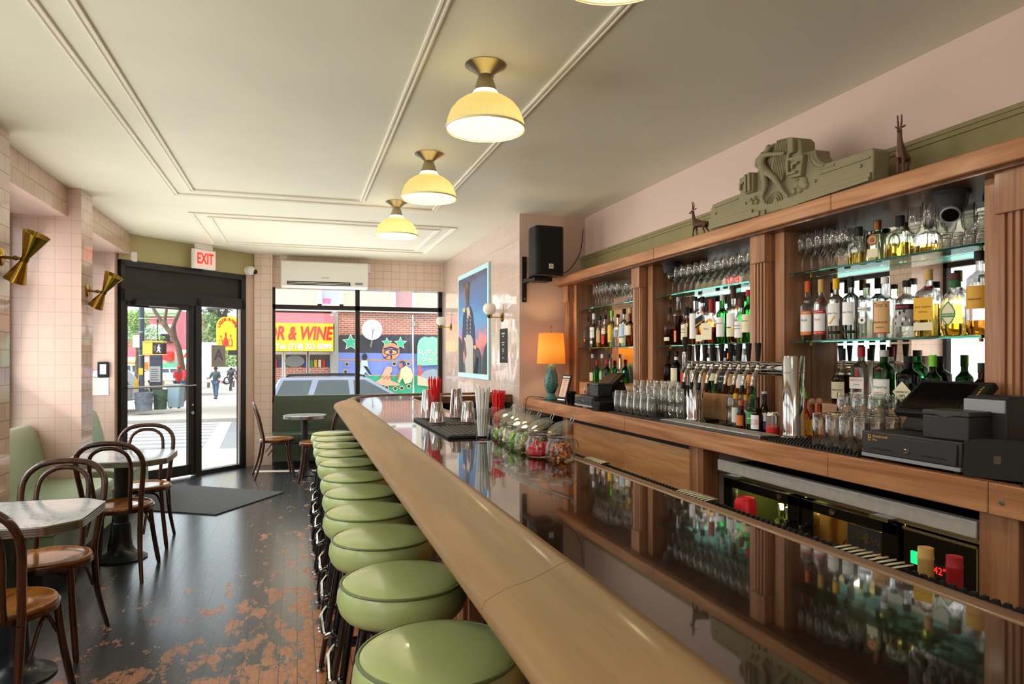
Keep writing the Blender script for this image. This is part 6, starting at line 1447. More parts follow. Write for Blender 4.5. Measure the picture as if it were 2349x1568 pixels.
# ================================================================ the street
EX = Matrix.Rotation(-TH, 4, 'Z')
def EM(): k = MB(); k.T = EX; return k
def xc(px, d): return (px-1174.5)*d/FPX
def zz(py, d): return EYE-(py-818)*d/FPX
asphalt = mat('asphalt', '#8c8c8e', .85, var=.08, vscale=3); walk = mat('sidewalk_concrete', '#b5aea4', .85, var=.07, vscale=2); stripe = mat('road_paint', '#f2f2ee', .7)
RZ = -.56
k = MB(); k.raw([(-14, -30, RZ), (-3.6-2, -30, RZ), (-5.6, 15.2, RZ), (60, 15.2, RZ), (60, 23.2, RZ), (-60, 23.2, RZ), (-60, 15.2, RZ), (-14, 15.2, RZ)], [(0, 1, 2, 7), (6, 3, 4, 5)]); struct('street', k, asphalt, smooth=False)
k = MB(); k.raw([(-5.6, -30, -.4), (-2.3, -30, -.13), (-2.3, 8.4, -.13), (-.5, 10.05, -.13), (60, 10.2, -.13), (60, 15.2, -.42), (-4.2, 15.2, -.42), (-5.6, 13.8, -.42), (-5.6, -30, RZ), (-5.6, 13.8, RZ), (-4.2, 15.2, RZ), (60, 15.2, RZ)],
     [(0, 1, 2, 7), (2, 3, 6, 7), (3, 4, 5, 6), (0, 7, 9, 8), (7, 6, 10, 9), (6, 5, 11, 10)]); struct('sidewalk', k, walk, smooth=False)
lev = [(23.2, -.46), (26, -.55), (36, -.69), (50, -1.0), (90, -2.0), (160, -3.5)]
k = MB(); vs = []
for yy, z in lev: vs += [(-150, yy, z), (120, yy, z)]
vs += [(-150, 23.2, RZ), (120, 23.2, RZ)]
k.raw(vs, [(2*i, 2*i+1, 2*i+3, 2*i+2) for i in range(len(lev)-1)]+[(0, 1, len(vs)-1, len(vs)-2)]); struct('sidewalk', k, walk, smooth=False)
k = MB(); k.raw([(-60, -30, -.45), (-14, -30, -.45), (-14, 15.2, -.45), (-60, 15.2, -.45)], [(0, 1, 2, 3)]); struct('sidewalk', k, walk, smooth=False)
for i in range(10):
    y_ = 15.5+i*.78; o = MB().box(-9, y_, RZ, -2.0-.03*i, y_+.34, RZ+.004).build('crosswalk_stripe', stripe, smooth=False); o['kind'] = 'structure'
o = MB().raw([(-1.95, 15.4, RZ+.006), (-1.6, 15.4, RZ+.006), (-1.95, 22.9, RZ+.006), (-2.3, 22.9, RZ+.006)], [(0, 1, 2, 3)]).build('crosswalk_stripe', stripe, smooth=False); o['kind'] = 'structure'
o = MB().box(-1.5, 19.0, RZ, 60, 19.12, RZ+.004).build('center_line', mat('road_yellow', '#d8b070', .7), smooth=False); o['kind'] = 'structure'
o = MB().cyl((-1.55, 11.6, -.27), .3, .006, 24).build('manhole_cover', mat('iron', '#5a5650', .7, var=.3, vscale=30)); tag(o, 'round dark manhole cover in the pale sidewalk outside the door', 'manhole cover'); o.rotation_euler = (0, 0, 0); o.location = (0, 0, 0)
# letter grade card on the sidelight glass
gc = thing('grade_card', 'grey letter grade card stuck to the narrow glass beside the door', 'card', dw(1.205, .034, 1.48), atan2(du.y, du.x))
MB().box(-.105, -.002, -.14, .105, .0, .14).build('card', mat('card_grey', '#a9a29b', .7), gc); text('lettering', 'A', .2, mat('grade_blue', '#6f6f86', .7), gc, (0, -.003, .01), (pi/2, 0, 0), bold=.003)

# ---- opposite side: brick row with liquor shop and painted wall
FY = 25.0
def fp2(px, py): X = XY(px, FY); return X, ZY(py, X, FY)
tile('brick_beige', 'X', .22, .075, '#e8d2b0', '#f2e8d8', .5, rough=.9, var=.18, mortar=.14, bump=.2); tile('brick_red', 'X', .22, .075, '#c07a66', '#e0c0b0', .5, rough=.9, var=.25, mortar=.14, bump=.2)
bA = thing('brick_building', 'beige brick building over the shop and painted wall across the street', 'building', (2, FY, -.5)); OA = Vector((-2, -FY, .5))
def ap(nm, k, m_, par=None): 
    o = k.build(nm, m_, par or bA, smooth=False)
    if par is None: o.location = OA
    return o
xL, xS, xE = -1.75, fp2(776, 760)[0], 14
zc_ = fp2(800, 716)[1]; zm_ = fp2(850, 768)[1]
ap('upper_wall', MB().box(xL, FY, zc_+.1, xE, FY+8, 9.5), M['brick_beige'])
ap('brick_wall', MB().box(xS+.01, FY-.02, -.6, xE, FY+8, zc_), M['brick_red'])
ap('cornice', MB().box(xL, FY-.18, zc_+.01, xE, FY+.1, zc_+.1), M['white_paint'])
mat('house_glass', '#b8c0c8', .15); curtain = mat('curtain_pink', '#c79a9c', .8)
for i, (p0, p1, m_) in enumerate(((738, 778, M['house_glass']), (907, 945, curtain))):
    x0, zb = fp2(p0, 697 if i == 0 else 706); x1, _ = fp2(p1, 697)
    wdw = ap('window', MB().box(x0-.14, FY-.1, zb-.12, x0, FY+.01, zb+1.5).box(x1, FY-.1, zb-.12, x1+.14, FY+.01, zb+1.5).box(x0-.14, FY-.1, zb-.12, x1+.14, FY+.01, zb).box(x0, FY-.08, zb+.72, x1, FY, zb+.8).box(x0-.14, FY-.1, zb+1.45, x1+.14, FY+.01, zb+1.6), M['white_paint'])
    ap('pane', MB().box(x0, FY-.03, zb, x1, FY+.005, zb+1.5), m_, wdw)
    if i == 0: ap('flower_box', MB().box(x0+.05, FY-.05, zb, x0+.3, FY-.03, zb+.2), mat('pinkflowers', '#e07aa8', .8, var=.4, vscale=30), wdw)
o = MB(); o.tube([(fp2(946, 0)[0], FY-.06, zc_-.05), (fp2(948, 0)[0], FY-.06, -.4)], .03, 6); ap('drain_pipe', o, M['white_paint'])
ap('cable_conduit', MB().box(xS+.3, FY-.05, zc_-.16, xE, FY-.02, zc_-.13).box(fp2(944, 740)[0], FY-.1, fp2(944, 748)[1], fp2(952, 740)[0], FY-.02, fp2(944, 738)[1]), M['lab_grey'])
# liquor shop
ls = thing('liquor_shop_front', 'shopfront with door and bottle filled windows under the yellow awning sign', 'shopfront', (-2, FY, -.5)); OL = Vector((2, -FY, .5))
def lp_(nm, k, m_, par=None):
    o = k.build(nm, m_, par or ls, smooth=False)
    if par is None: o.location = OL
    return o
lp_('wall', MB().box(xL, FY+.3, -.6, xS, FY+8, zc_), mat('shop_dark', '#4a4540', .7)); lp_('pier', MB().box(fp2(759, 0)[0], FY-.1, -.6, xS, FY+.3, zc_), M['lab_grey'])
lp_('shutter_box', MB().box(xL, FY-.09, fp2(700, 727)[1], xS-.2, FY+.2, zc_-.06), mat('shutter_tan', '#d8b070', .6))
zsb = fp2(700, 806)[1]
for p0, p1 in ((600, 646), (655, 703), (710, 757)):
    x0, x1 = fp2(p0, 0)[0], fp2(p1, 0)[0]
    f_ = lp_('window', MB().box(x0-.07, FY+.1, -.5, x0, FY+.22, zsb).box(x1, FY+.1, -.5, x1+.07, FY+.22, zsb).box(x0, FY+.1, zsb-.1, x1, FY+.22, zsb), M['white_paint']); lp_('pane', MB().box(x0, FY+.17, -.5, x1, FY+.18, zsb-.1), mat('shop_pane', '#6a6660', .1), f_)
    lp_('dwarf_wall', MB().box(x0, FY+.08, -.6, x1, FY+.2, fp2(700, 842)[1]), M['brick_red'], f_)
    for i in range(5):
        u = x0+(x1-x0)*(i+.5)/5; lp_('display_bottle', MB().box(u-.05, FY+.12, fp2(700, 842)[1], u+.05, FY+.165, fp2(700, 842)[1]+.26), M[('lab_green', 'lab_yellow', 'lab_cream', 'lab_red', 'lab_blue')[i]], f_)
k = MB().lathe([(0, -.02), (.33, -.02), (.33, 0), (0, 0)], (fp2(676, 828)[0], FY+.1, fp2(676, 828)[1]), 28, axis='Y', sx=.62); lp_('oval_light', k, mat('oval_grey', '#8c9494', .2))
aw = thing('awning_sign', 'yellow shop awning with red LIQUOR & WINE lettering and red top', 'sign', (-1.5, FY, 0)); OW = Vector((1.5, -FY, 0))
AY = FY-.9; xa = XY(767, AY); ze0, ze1 = ZY(805, XY(700, AY), AY), ZY(741, XY(700, AY), AY); ztop = ZY(716, XY(700, AY), AY)
y_m = mat('awning_yellow', '#ffd21a', .6); r_m = mat('awning_red', '#e8606a', .6)
o = MB().box(xL, AY, ze0, xa, AY+.05, ze1).build('front_panel', y_m, aw, smooth=False); o.location = OW
o = MB().prism([(AY, ze1), (AY+.05, ze1), (FY-.13, ztop), (FY-.2, ztop+.02)], xL, xa, 'YZ').build('sloped_top', r_m, aw, smooth=False); o.location = OW
o = MB().prism([(AY, ze0), (FY-.13, ze0), (FY-.13, ztop), (AY, ze1)], xa-.03, xa, 'YZ').build('end_panel', y_m, aw, smooth=False); o.location = OW
hL = (ze1-ze0)
o = text('lettering', 'LIQUOR & WINE', hL*.66, mat('sign_red', '#e8261e', .5), aw, (xa-.1, AY-.012, ze0+hL*.64), (pi/2, 0, 0), ext=.008, shear=.22, align='RIGHT', bold=.018, sx=.66); o.location = OW+Vector((xa-.09, AY-.012, ze0+hL*.62))
o = text('lettering', 'Tel: (718) 221-5099', hL*.26, M['white_letter'], aw, (0, 0, 0), (pi/2, 0, 0), ext=.008, align='RIGHT', bold=.012, sx=.92); o.location = OW+Vector((xa-.09, AY-.012, ze0+hL*.16))
# painted wall (mural)
mu = thing('painted_wall', 'painted roll-down wall with stars, figures, tiger and flowers on blue and green', 'mural', (4, FY, 0)); OM = Vector((-4, -FY, 0)); lyr = [0]
def mpoly(nm, pts, c, th=.004):
    lyr[0] += .0035
    m_ = mat('mural_'+c.strip('#'), c, .8)
    k = MB().prism([fp2(*p) for p in pts], FY-.03-lyr[0], FY-.03-lyr[0]-th, 'XZ'); o = k.build(nm, m_, mu, smooth=False); o.location = OM; return o
def ell(cx, cy, rx, ry, n=18, a0=0, a1=2*pi): return [(cx+rx*cos(a0+(a1-a0)*i/n), cy+ry*sin(a0+(a1-a0)*i/n)) for i in range(n)]
gz = 965
mpoly('black_band', [(775, 768), (1040, 768), (1040, 815), (775, 812)], '#4a4a52'); mpoly('blue_field', [(775, 808), (1040, 812), (1040, 866), (775, 862)], '#8496dc'); mpoly('green_field', [(775, 860), (1040, 862), (1040, gz), (775, gz)], '#44b48c')
mpoly('orange_line', [(775, 823), (1040, 826), (1040, 829), (775, 826)], '#d89a5a'); mpoly('orange_line', [(775, 859), (1040, 861), (1040, 863), (775, 861)], '#d8b07a')
for cx, cy, r_ in ((804, 785, 17), (887, 786, 11), (918, 787, 13)):
    mpoly('star', [(cx+1.2*r_*(1 if i % 2 == 0 else .46)*sin(pi*i/5), cy-1.2*r_*(1 if i % 2 == 0 else .46)*cos(pi*i/5)) for i in range(10)], '#e8f4ea'); mpoly('star', [(cx+r_*(1 if i % 2 == 0 else .46)*sin(pi*i/5), cy-r_*(1 if i % 2 == 0 else .46)*cos(pi*i/5)) for i in range(10)], '#4fc89a')
mpoly('sun', ell(896, 805, 20, 19), '#f0a070'); mpoly('eye', ell(896, 807, 17, 7), '#39406e'); mpoly('eye', ell(896, 807.5, 14, 5), '#f2b070'); mpoly('eye', ell(896, 807, 4, 4), '#39406e'); mpoly('eye', [(878, 799), (896, 794), (914, 800), (912, 803), (896, 797.5), (880, 802)], '#39406e'); mpoly('eye', [(895, 812), (898, 812), (898, 823), (895, 823)], '#39406e'); mpoly('eye', [(893, 813), (882, 822), (878, 818), (880, 817), (883, 819), (891, 812)], '#39406e')
mpoly('painted_figure', ell(836, 818, 6, 8), '#3a3a40'); mpoly('painted_figure', [(828, 826), (842, 826), (846, 850), (853, 861), (848, 862), (838, 852), (832, 862), (824, 862)], '#cfe0e4'); mpoly('painted_figure', [(832, 838), (842, 840), (852, 860), (846, 858)], '#3a3a40')
mpoly('tiger', [(858, 876), (872, 868), (880, 850), (884, 842), (892, 840), (898, 842), (898, 852), (894, 856), (896, 872), (916, 880), (914, 884), (884, 884), (862, 880)], '#e8b090')
for i in range(6): mpoly('tiger_stripe', [(874+i*4, 864+(i % 2)*4), (880+i*4, 861+(i % 2)*3), (880+i*4, 863+(i % 2)*3), (874+i*4, 866+(i % 2)*4)], '#c86a4a')
mpoly('crouching_figure', ell(922, 834, 7, 7), '#4a4a70'); mpoly('crouching_figure', ell(918, 838, 5, 6), '#c08060'); mpoly('crouching_figure', [(918, 846), (930, 838), (942, 846), (946, 862), (942, 876), (928, 880), (922, 866), (914, 878), (910, 872), (916, 856)], '#f2d8a8'); mpoly('crouching_figure', [(918, 848), (914, 872), (910, 872), (912, 856)], '#b8785a')
for cx, cy in ((795, 835), (822, 836), (903, 834), (935, 834), (792, 852), (885, 888), (905, 890), (920, 889), (936, 885)): mpoly('sunflower', ell(cx, cy, 5.2, 5), '#e8c890'); mpoly('sunflower', ell(cx, cy, 3.6, 3.6), '#4a3a34')
mpoly('painted_trees', [(958, 782), (964, 775), (972, 772), (980, 774), (990, 772), (1000, 775), (1012, 780), (1030, 790), (1030, 836), (955, 838), (955, 795)], '#8fd8b4')
for cx, cy in ((962, 806), (972, 812), (982, 805), (992, 812), (970, 824), (984, 826), (1000, 806), (1002, 822)): mpoly('blossom', ell(cx, cy, 4, 3.6, 12), '#f4eef0'); mpoly('blossom', ell(cx, cy, 1.8, 1.6, 8), '#c86a70')
mpoly('tree_trunk', [(958, 836), (962, 836), (964, 850), (975, 864), (955, 866)], '#d05a50'); mpoly('grey_hill', [(960, 862), (972, 850), (990, 845), (1005, 850), (1030, 862), (1030, 885), (985, 885)], '#9aa4ac'); mpoly('tan_field', [(955, 860), (975, 868), (1000, 878), (985, 886), (955, 882)], '#e8c0a0')
# satellite dish
sd = thing('satellite_dish', 'white satellite dish fixed to the brick over the painted wall', 'satellite dish', (fp2(850, 757)[0], FY-.5, fp2(850, 757)[1]))
MB().lathe([(0, .05), (.2, .03), (.34, -.03), (.36, -.035), (.34, -.02), (.2, .045), (0, .066)], (0, 0, 0), 32, axis='Y').build('reflector', mat('dish_white', '#dfe2e4', .5), sd)
k = MB(); k.tube([(0, .06, 0), (.05, .2, -.2), (.0, .42, -.6)], .03, 8); k.tube([(0, -.02, -.3), (0, -.32, -.05)], .016, 6); k.box(-.05, -.36, -.07, .05, -.28, .02); k.build('mast', M['lab_grey'], sd)

# ---------------------------------------------------------------- vehicles
def car(lb, loc, rz, L_, W_, H_, paint, suv=True, name='parked_car', rails=False):
    t = thing(name, lb, 'car', loc, rz); s_ = L_/4.6; h = H_/1.75 if suv else H_/1.45; w_ = W_/2
    if suv: low = [(-2.28, .42), (-2.3, .75), (-2.25, 1.02), (1.0, 1.04), (1.3, 1.0), (2.1, .92), (2.25, .8), (2.3, .5), (2.2, .36), (-2.2, .36)]; gh = [(-2.24, 1.0), (-2.0, 1.66), (-1.85, 1.7), (.1, 1.7), (.3, 1.66), (1.15, 1.02)]
    else: low = [(-2.28, .4), (-2.3, .7), (-2.2, .92), (-1.5, .95), (1.0, .92), (2.0, .78), (2.25, .65), (2.3, .45), (2.2, .3), (-2.2, .3)]; gh = [(-1.9, .93), (-1.1, 1.38), (-.9, 1.42), (.2, 1.42), (.4, 1.38), (1.25, .9)]
    k = MB(); n = len(low)
    k.prism([(x*s_, z*h) for x, z in low], -w_, w_, 'XZ'); b_ = k.build('body', paint, t, bev=.06, bseg=3)
    k = MB(); n = len(gh); iw = lambda z: w_-.02-(z-gh[0][1])*.26
    k.raw([(x*s_, -iw(z), z*h) for x, z in gh]+[(x*s_, iw(z), z*h) for x, z in gh], [tuple(range(n)), tuple(range(2*n-1, n-1, -1))]+[(i, i+n, (i+1) % n+n, (i+1) % n) for i in range(n)])
    k.build('cabin', paint, t, bev=.05, bseg=2)
    gl = mat('car_glass', '#3d4848', .05, coat=.5); z0, z1 = gh[0][1]+.08, gh[2][1]-.1
    def side(a, b_, c_, d_):
        for sg in (-1, 1):
            k = MB(); q = [(a, z0), (b_, z0), (c_, z1), (d_, z1)]; k.raw([(x*s_, sg*(iw(z)+e), z*h) for e in (.004, -.02) for x, z in q], [(0, 1, 2, 3), (4, 5, 6, 7), (0, 1, 5, 4), (1, 2, 6, 5), (2, 3, 7, 6), (3, 0, 4, 7)]); k.build('side_window', gl, t)
    if suv: side(-2.08, -1.28, -1.16, -1.88); side(-1.14, -.2, -.24, -1.0); side(-.08, .95, .2, -.1)
    else: side(-1.5, -.45, -.5, -1.05); side(-.35, 1.0, .25, -.36)
    for sg, (a, c_) in ((1, (gh[-1], gh[-2])), (-1, (gh[0], gh[1]))):
        k = MB(); f = lambda q: (a[0]+(c_[0]-a[0])*q+sg*.015, a[1]+(c_[1]-a[1])*q)
        (xa_, za), (xb, zb) = f(.12), f(.9); k.raw([(xa_*s_, -iw(za)+.1, za*h), (xa_*s_, iw(za)-.1, za*h), (xb*s_, iw(zb)-.08, zb*h), (xb*s_, -iw(zb)+.08, zb*h)]+[((x-sg*.05)*s_, y, z*h) for x, y, z in ((xa_, -iw(za)+.1, za), (xa_, iw(za)-.1, za), (xb, iw(zb)-.08, zb), (xb, -iw(zb)+.08, zb))], [(0, 1, 2, 3), (4, 5, 6, 7), (0, 1, 5, 4), (1, 2, 6, 5), (2, 3, 7, 6), (3, 0, 4, 7)]); k.build('windshield' if sg > 0 else 'rear_window', gl, t)
    for x in (-1.4, 1.45):
        for sg in (-1, 1):
            wl_ = MB().lathe([(0, -.1), (.33, -.1), (.35, -.06), (.35, .06), (.33, .1), (0, .1)], (x*s_, sg*(w_-.08), .35), 24, axis='Y').build('wheel', M['black_rubber'], t); MB().lathe([(0, -.012), (.2, -.01), (.22, 0), (.2, .01), (0, .012)], (x*s_, sg*(w_+.02), .35), 18, axis='Y').build('hub', M['steel'], wl_)
    for sg in (-1, 1):
        MB().box(2.2*s_, sg*w_*.6-.15, .66*h, 2.33*s_, sg*w_*.6+.15, .8*h).build('headlight', M['steel'], t, bev=.02); MB().box(-2.33*s_, sg*w_*.72-.12, .7*h, -2.25*s_, sg*w_*.72+.12, .92*h).build('tail_light', mat('tail_red', '#c01818', .2), t, bev=.02)
        if rails:
            k = MB(); k.tube(smoothpath([(-1.8*s_, sg*(w_-.28), 1.69*h), (-1.6*s_, sg*(w_-.28), 1.76*h), (0*s_, sg*(w_-.28), 1.76*h), (.2*s_, sg*(w_-.28), 1.69*h)], 5), .022, 8); k.build('roof_rail', M['black_matte'], t)
            MB().box(.55*s_, sg*(w_+.0), 1.0*h, .75*s_, sg*(w_+.16), 1.12*h).build('wing_mirror', paint, t, bev=.03)
    return t
silver = mat('car_silver', '#868c9c', .25, .35, coat=.6); white_c = mat('car_white', '#e8e8ea', .25, coat=.6); grey_c = mat('car_grey', '#9aa0a4', .25, .3, coat=.6); black_c = mat('car_black', '#16181c', .15, coat=.8); yel_c = mat('car_taxi', '#e8b820', .3, coat=.5)
SY = 20.7; xr = XY(622, SY)
car('silver station wagon with dark roof rails parked outside the front window', (xr+2.35, SY, RZ), 0, 4.9, 1.8, 1.5, silver, True, 'parked_car', True)
car('black sedan parked in the side street, seen in the bar mirror', (-7.2, 7.6, RZ), pi/2, 4.6, 1.8, 1.45, black_c, False)
def ecar(px, fpy, d, rz, lb, paint, suv, L_=4.5, H_=1.5): p = PT(px, fpy, d); car(lb, p, rz, L_, 1.8, H_, paint, suv)
ecar(243, 938, 25, R(80), 'grey hatchback at the curb, cut by the door frame edge', grey_c, True, 4.2, 1.5)
ecar(305, 882, 58, R(15), 'white van like car waiting in the far street, left of the dark pole', white_c, True, 4.8, 1.8)
ecar(396, 880, 62, R(20), 'white sedan parked beyond the info panel in the street', white_c, False)
ecar(450, 878, 66, R(30), 'silver sedan half hidden by the tree trunk', grey_c, False)
ecar(538, 880, 60, R(40), 'white sedan far down the street, right of the walking people', white_c, False)
tk = thing('box_truck', 'pale grey box truck parked beyond the door mullion', 'truck', PT(464, 892, 44), -TH+R(24))
MB().box(-.9, -1.2, .7, 1.0, 3.6, 3.0).build('box', mat('truck_grey', '#c8ccd0', .4), tk, bev=.03); MB().box(-.85, -2.6, .5, .9, -1.2, 2.0).build('cab', M['car_white'], tk, bev=.1)
for x in (-.8, .8):
    for y in (-2.0, 2.6): MB().lathe([(0, -.12), (.42, -.12), (.42, .12), (0, .12)], (x, y, .42), 18, axis='X').build('wheel', M['black_rubber'], tk)

# ---------------------------------------------------------------- street furniture seen through the door
def ething(nm, lb, cat, px, fpy, d, rz=None, group=None): return thing(nm, lb, cat, PT(px, fpy, d), -TH if rz is None else rz, group)
pole_m = mat('pole_blue', '#3a4450', .5)
p_ = ething('street_pole', 'tall dark banded street pole with paper flyers taped to it', 'pole', 325, 925, 25)
MB().lathe([(0, 0), (.16, 0), (.14, .3), (.095, .4), (.085, 6), (0, 6)], (0, 0, 0), 16).build('shaft', pole_m, p_)
for z in (1.75, 2.6, 3.1, 3.6): MB().lathe([(.0, z), (.1, z), (.1, z+.03), (0, z+.03)], (0, 0, 0), 14).build('band', M['steel'], p_)
MB().box(-.26, -.12, 2.05, -.02, -.1, 2.5).build('white_plate', M['paper'], p_); MB().box(-.05, -.12, 1.05, .1, -.1, 1.3).build('yellow_flyer', M['lab_yellow'], p_); MB().prism([(-.25, .5), (-.08, .5), (-.06, .8), (-.14, .98)], -.13, -.1, 'XZ').build('yellow_flyer', M['lab_yellow'], p_)
ps = ething('pedestrian_signal', 'yellow framed walk signal box showing a white walking figure', 'signal', 355, 812, 24.6)
MB().box(-.38, -.12, 0, -.02, .12, .42).box(-.38, -.14, .42, .4, .12, .46).box(-.38, -.14, -.03, .4, .12, 0).build('housing', mat('signal_yellow', '#f2c050', .5), ps, bev=.02)
MB().box(.0, -.14, .0, .38, .1, .4).build('signal_head', M['black_matte'], ps, bev=.02); MB().box(.03, -.15, .04, .35, -.13, .36).build('face', mat('signal_face', '#3a2424', .3), ps)
wm = mat('walk_white', '#f8f6f2', .5, emit='#f8f6f2', es=.8); k = MB(); k.prism([(.23+.025*cos(2*pi*i/10), .32+.025*sin(2*pi*i/10)) for i in range(10)], -.156, -.15, 'XZ')
for a, b_, r_ in (((.225, .29), (.22, .2), .022), ((.22, .21), (.27, .06), .017), ((.22, .21), (.19, .13), .017), ((.19, .13), (.15, .07), .015), ((.225, .28), (.28, .2), .013), ((.225, .28), (.17, .22), .013)):
    u = Vector((b_[0]-a[0], b_[1]-a[1])).normalized(); n_ = Vector((-u.y, u.x))*r_; k.prism([(a[0]+n_.x, a[1]+n_.y), (b_[0]+n_.x, b_[1]+n_.y), (b_[0]-n_.x, b_[1]-n_.y), (a[0]-n_.x, a[1]-n_.y)], -.156, -.15, 'XZ')
k.build('walking_figure', wm, ps); MB().prism([(.05, .12), (.12, .12), (.13, .24), (.11, .32), (.06, .32), (.04, .22)], -.154, -.15, 'XZ').build('hand_symbol', mat('hand_grey', '#5a5450', .5), ps)
MB().box(-.54, .0, .15, -.38, .5, .25).build('bracket', M['black_matte'], ps)
ki = ething('info_panel', 'tall dark blue street information panel behind the trash bins', 'sign', 358, 912, 26)
MB().box(-.22, -.06, .3, .22, .06, 1.75).build('panel', mat('panel_navy', '#3c4258', .4), ki, bev=.01); MB().box(-.2, -.07, .6, .2, -.058, 1.2).build('printed_sheet', M['lab_grey'], ki); MB().box(-.2, -.075, 1.5, .2, -.058, 1.7).build('header', M['panel_navy'], ki)
for i in range(6): MB().box(-.16, -.076, .68+.08*i, .14-.05*(i % 2), -.07, .7+.08*i).build('text_line', M['panel_navy'], ki)
MB().box(-.2, -.05, 0, -.16, .05, .3).box(.16, -.05, 0, .2, .05, .3).build('foot', M['black_matte'], ki)
def bin_(px, fpy, d, lb, m_, h, r, round_=True):
    t = ething('trash_bin', lb, 'trash bin', px, fpy, d)
    if round_: MB().lathe([(0, 0), (r*.86, 0), (r, h), (r*1.04, h), (r*1.04, h+.04), (r*.9, h+.04), (r*.8, .1), (0, .1)], (0, 0, 0), 20).build('drum', m_, t)
    else: MB().prism([(-r*.82, 0), (r*.82, 0), (r, h), (-r, h)], -r, r*.8, 'XZ').build('drum', m_, t, bev=.03)
    MB().lathe([(r*.98, h*.45), (r*1.03, h*.45), (r*1.03, h*.5), (r*.98, h*.5)], (0, 0, 0), 20).build('rib', m_, t) if round_ else MB().box(-r*1.05, -r*1.05, h, r*1.05, r*.85, h+.06).build('lid', m_, t)
    return t
bin_(330, 941, 24, 'dark striped trash drum on the far corner beside the grey car', mat('bin_grey', '#6a7480', .5, var=.3, vscale=6), .6, .3); bin_(368, 938, 24.6, 'green mesh litter basket before the information panel', mat('bin_green', '#3f5a48', .6, var=.3, vscale=14), .66, .24)
t_ = bin_(404, 933, 25.6, 'pale blue wheeled trash cart pushed by the person in red', mat('bin_blue', '#9ab4c4', .5), .8, .25, False)
for u in (-.15, .15): MB().lathe([(0, -.03), (.05, -.03), (.05, .03), (0, .03)], (u, -.1, -.0+.0), 10, axis='X').build('wheel', M['black_rubber'], t_)
# trees
def tree(nm, lb, px, fpy, d, trunk, crown, leaf, n=900, sz=.28, group=None, bark='#6a5a48'):
    t = ething(nm, lb, 'tree', px, fpy, d, group=group); J, B = trunk; skin('trunk', J, B, mat('bark_'+bark.strip('#'), bark, .9, var=.2, vscale=5), t, 1)
    k = MB()
    for cx, cyy, cz, r_ in crown:
        for i in range(n//len(crown)):
            v = Vector((rnd.gauss(0, 1), rnd.gauss(0, 1), rnd.gauss(0, 1))).normalized()*r_*(rnd.random()**.4); p = Vector((cx, cyy, cz))+v
            a = Vector((rnd.uniform(-1, 1), rnd.uniform(-1, 1), rnd.uniform(-.5, .5))).normalized()*sz; b_ = a.cross(Vector((rnd.uniform(-1, 1), rnd.uniform(-1, 1), 1))).normalized()*sz*.6
            k.raw([p-a, p+b_, p+a, p-b_], [(0, 1, 2, 3)])
    k.build('foliage', leaf, t, smooth=False); return t
lf1 = mat('leaf_green', '#9ab86a', .8, var=.35, vscale=1.2); lf2 = mat('leaf_deep', '#86a670', .8, var=.3, vscale=1.2)
def X_(px, d0, px0): return (px-px0)*d0/FPX
d_ = 31
J = {'b': (0, 0, -.1, .17), 't1': (X_(418, d_, 420), 0, 1.4, .15), 't2': (X_(410, d_, 420), 0, 2.4, .145), 't3': (X_(396, d_, 420), 0, 3.0, .14), 'l1': (X_(376, d_, 420), 0, 3.4, .1), 'l2': (X_(352, d_, 420), .2, 4.0, .085), 'l3': (X_(325, d_, 420), .3, 4.9, .07), 'r1': (X_(401, d_, 420), -.1, 3.45, .1), 'r2': (X_(416, d_, 420), -.2, 4.0, .08), 'r3': (X_(450, d_, 420), -.3, 5.0, .06), 'm1': (X_(380, d_, 420), .1, 4.2, .06)}
tree('street_tree', 'bare forked street tree trunk in front of the red building', 420, 918, d_, (J, [('b', 't1'), ('t1', 't2'), ('t2', 't3'), ('t3', 'l1'), ('l1', 'l2'), ('l2', 'l3'), ('t3', 'r1'), ('r1', 'r2'), ('r2', 'r3'), ('l1', 'm1')]), [(-1.5, 0, 6.6, 1.5), (.8, 0, 6.6, 1.5), (1.7, 0, 4.2, .6), (1.6, 0, 3.2, .5)], lf2, 700, .16)
def stdtree(h): return ({'b': (0, 0, 0, .14), 'm': (.1, 0, h*.5, .11), 't': (0, 0, h*.8, .06)}, [('b', 'm'), ('m', 't')])
tree('street_tree', 'light green leafy tree behind the banded pole', 312, 880, 44, stdtree(4), [(-.5, 0, 3.4, 1.2), (.7, 0, 3.0, 1.1), (0, 0, 4.1, .8), (-1.4, 0, 2.9, .9)], lf1, 3600, .08)
tree('street_tree', 'green leafy tree between door mullion and yellow arched sign', 478, 890, 52, stdtree(5), [(0, 0, 4.6, 1.3), (.7, 0, 3.6, 1.3), (-.5, 0, 3.4, 1.2), (.3, 0, 5.4, .9)], lf2, 3600, .09)
tree('street_tree', 'small green tree under the yellow arched sign', 535, 890, 70, stdtree(4), [(0, 0, 3.2, 1.3), (1, 0, 2.6, 1.2), (-1, 0, 2.8, 1.1)], lf1, 1000, .16)
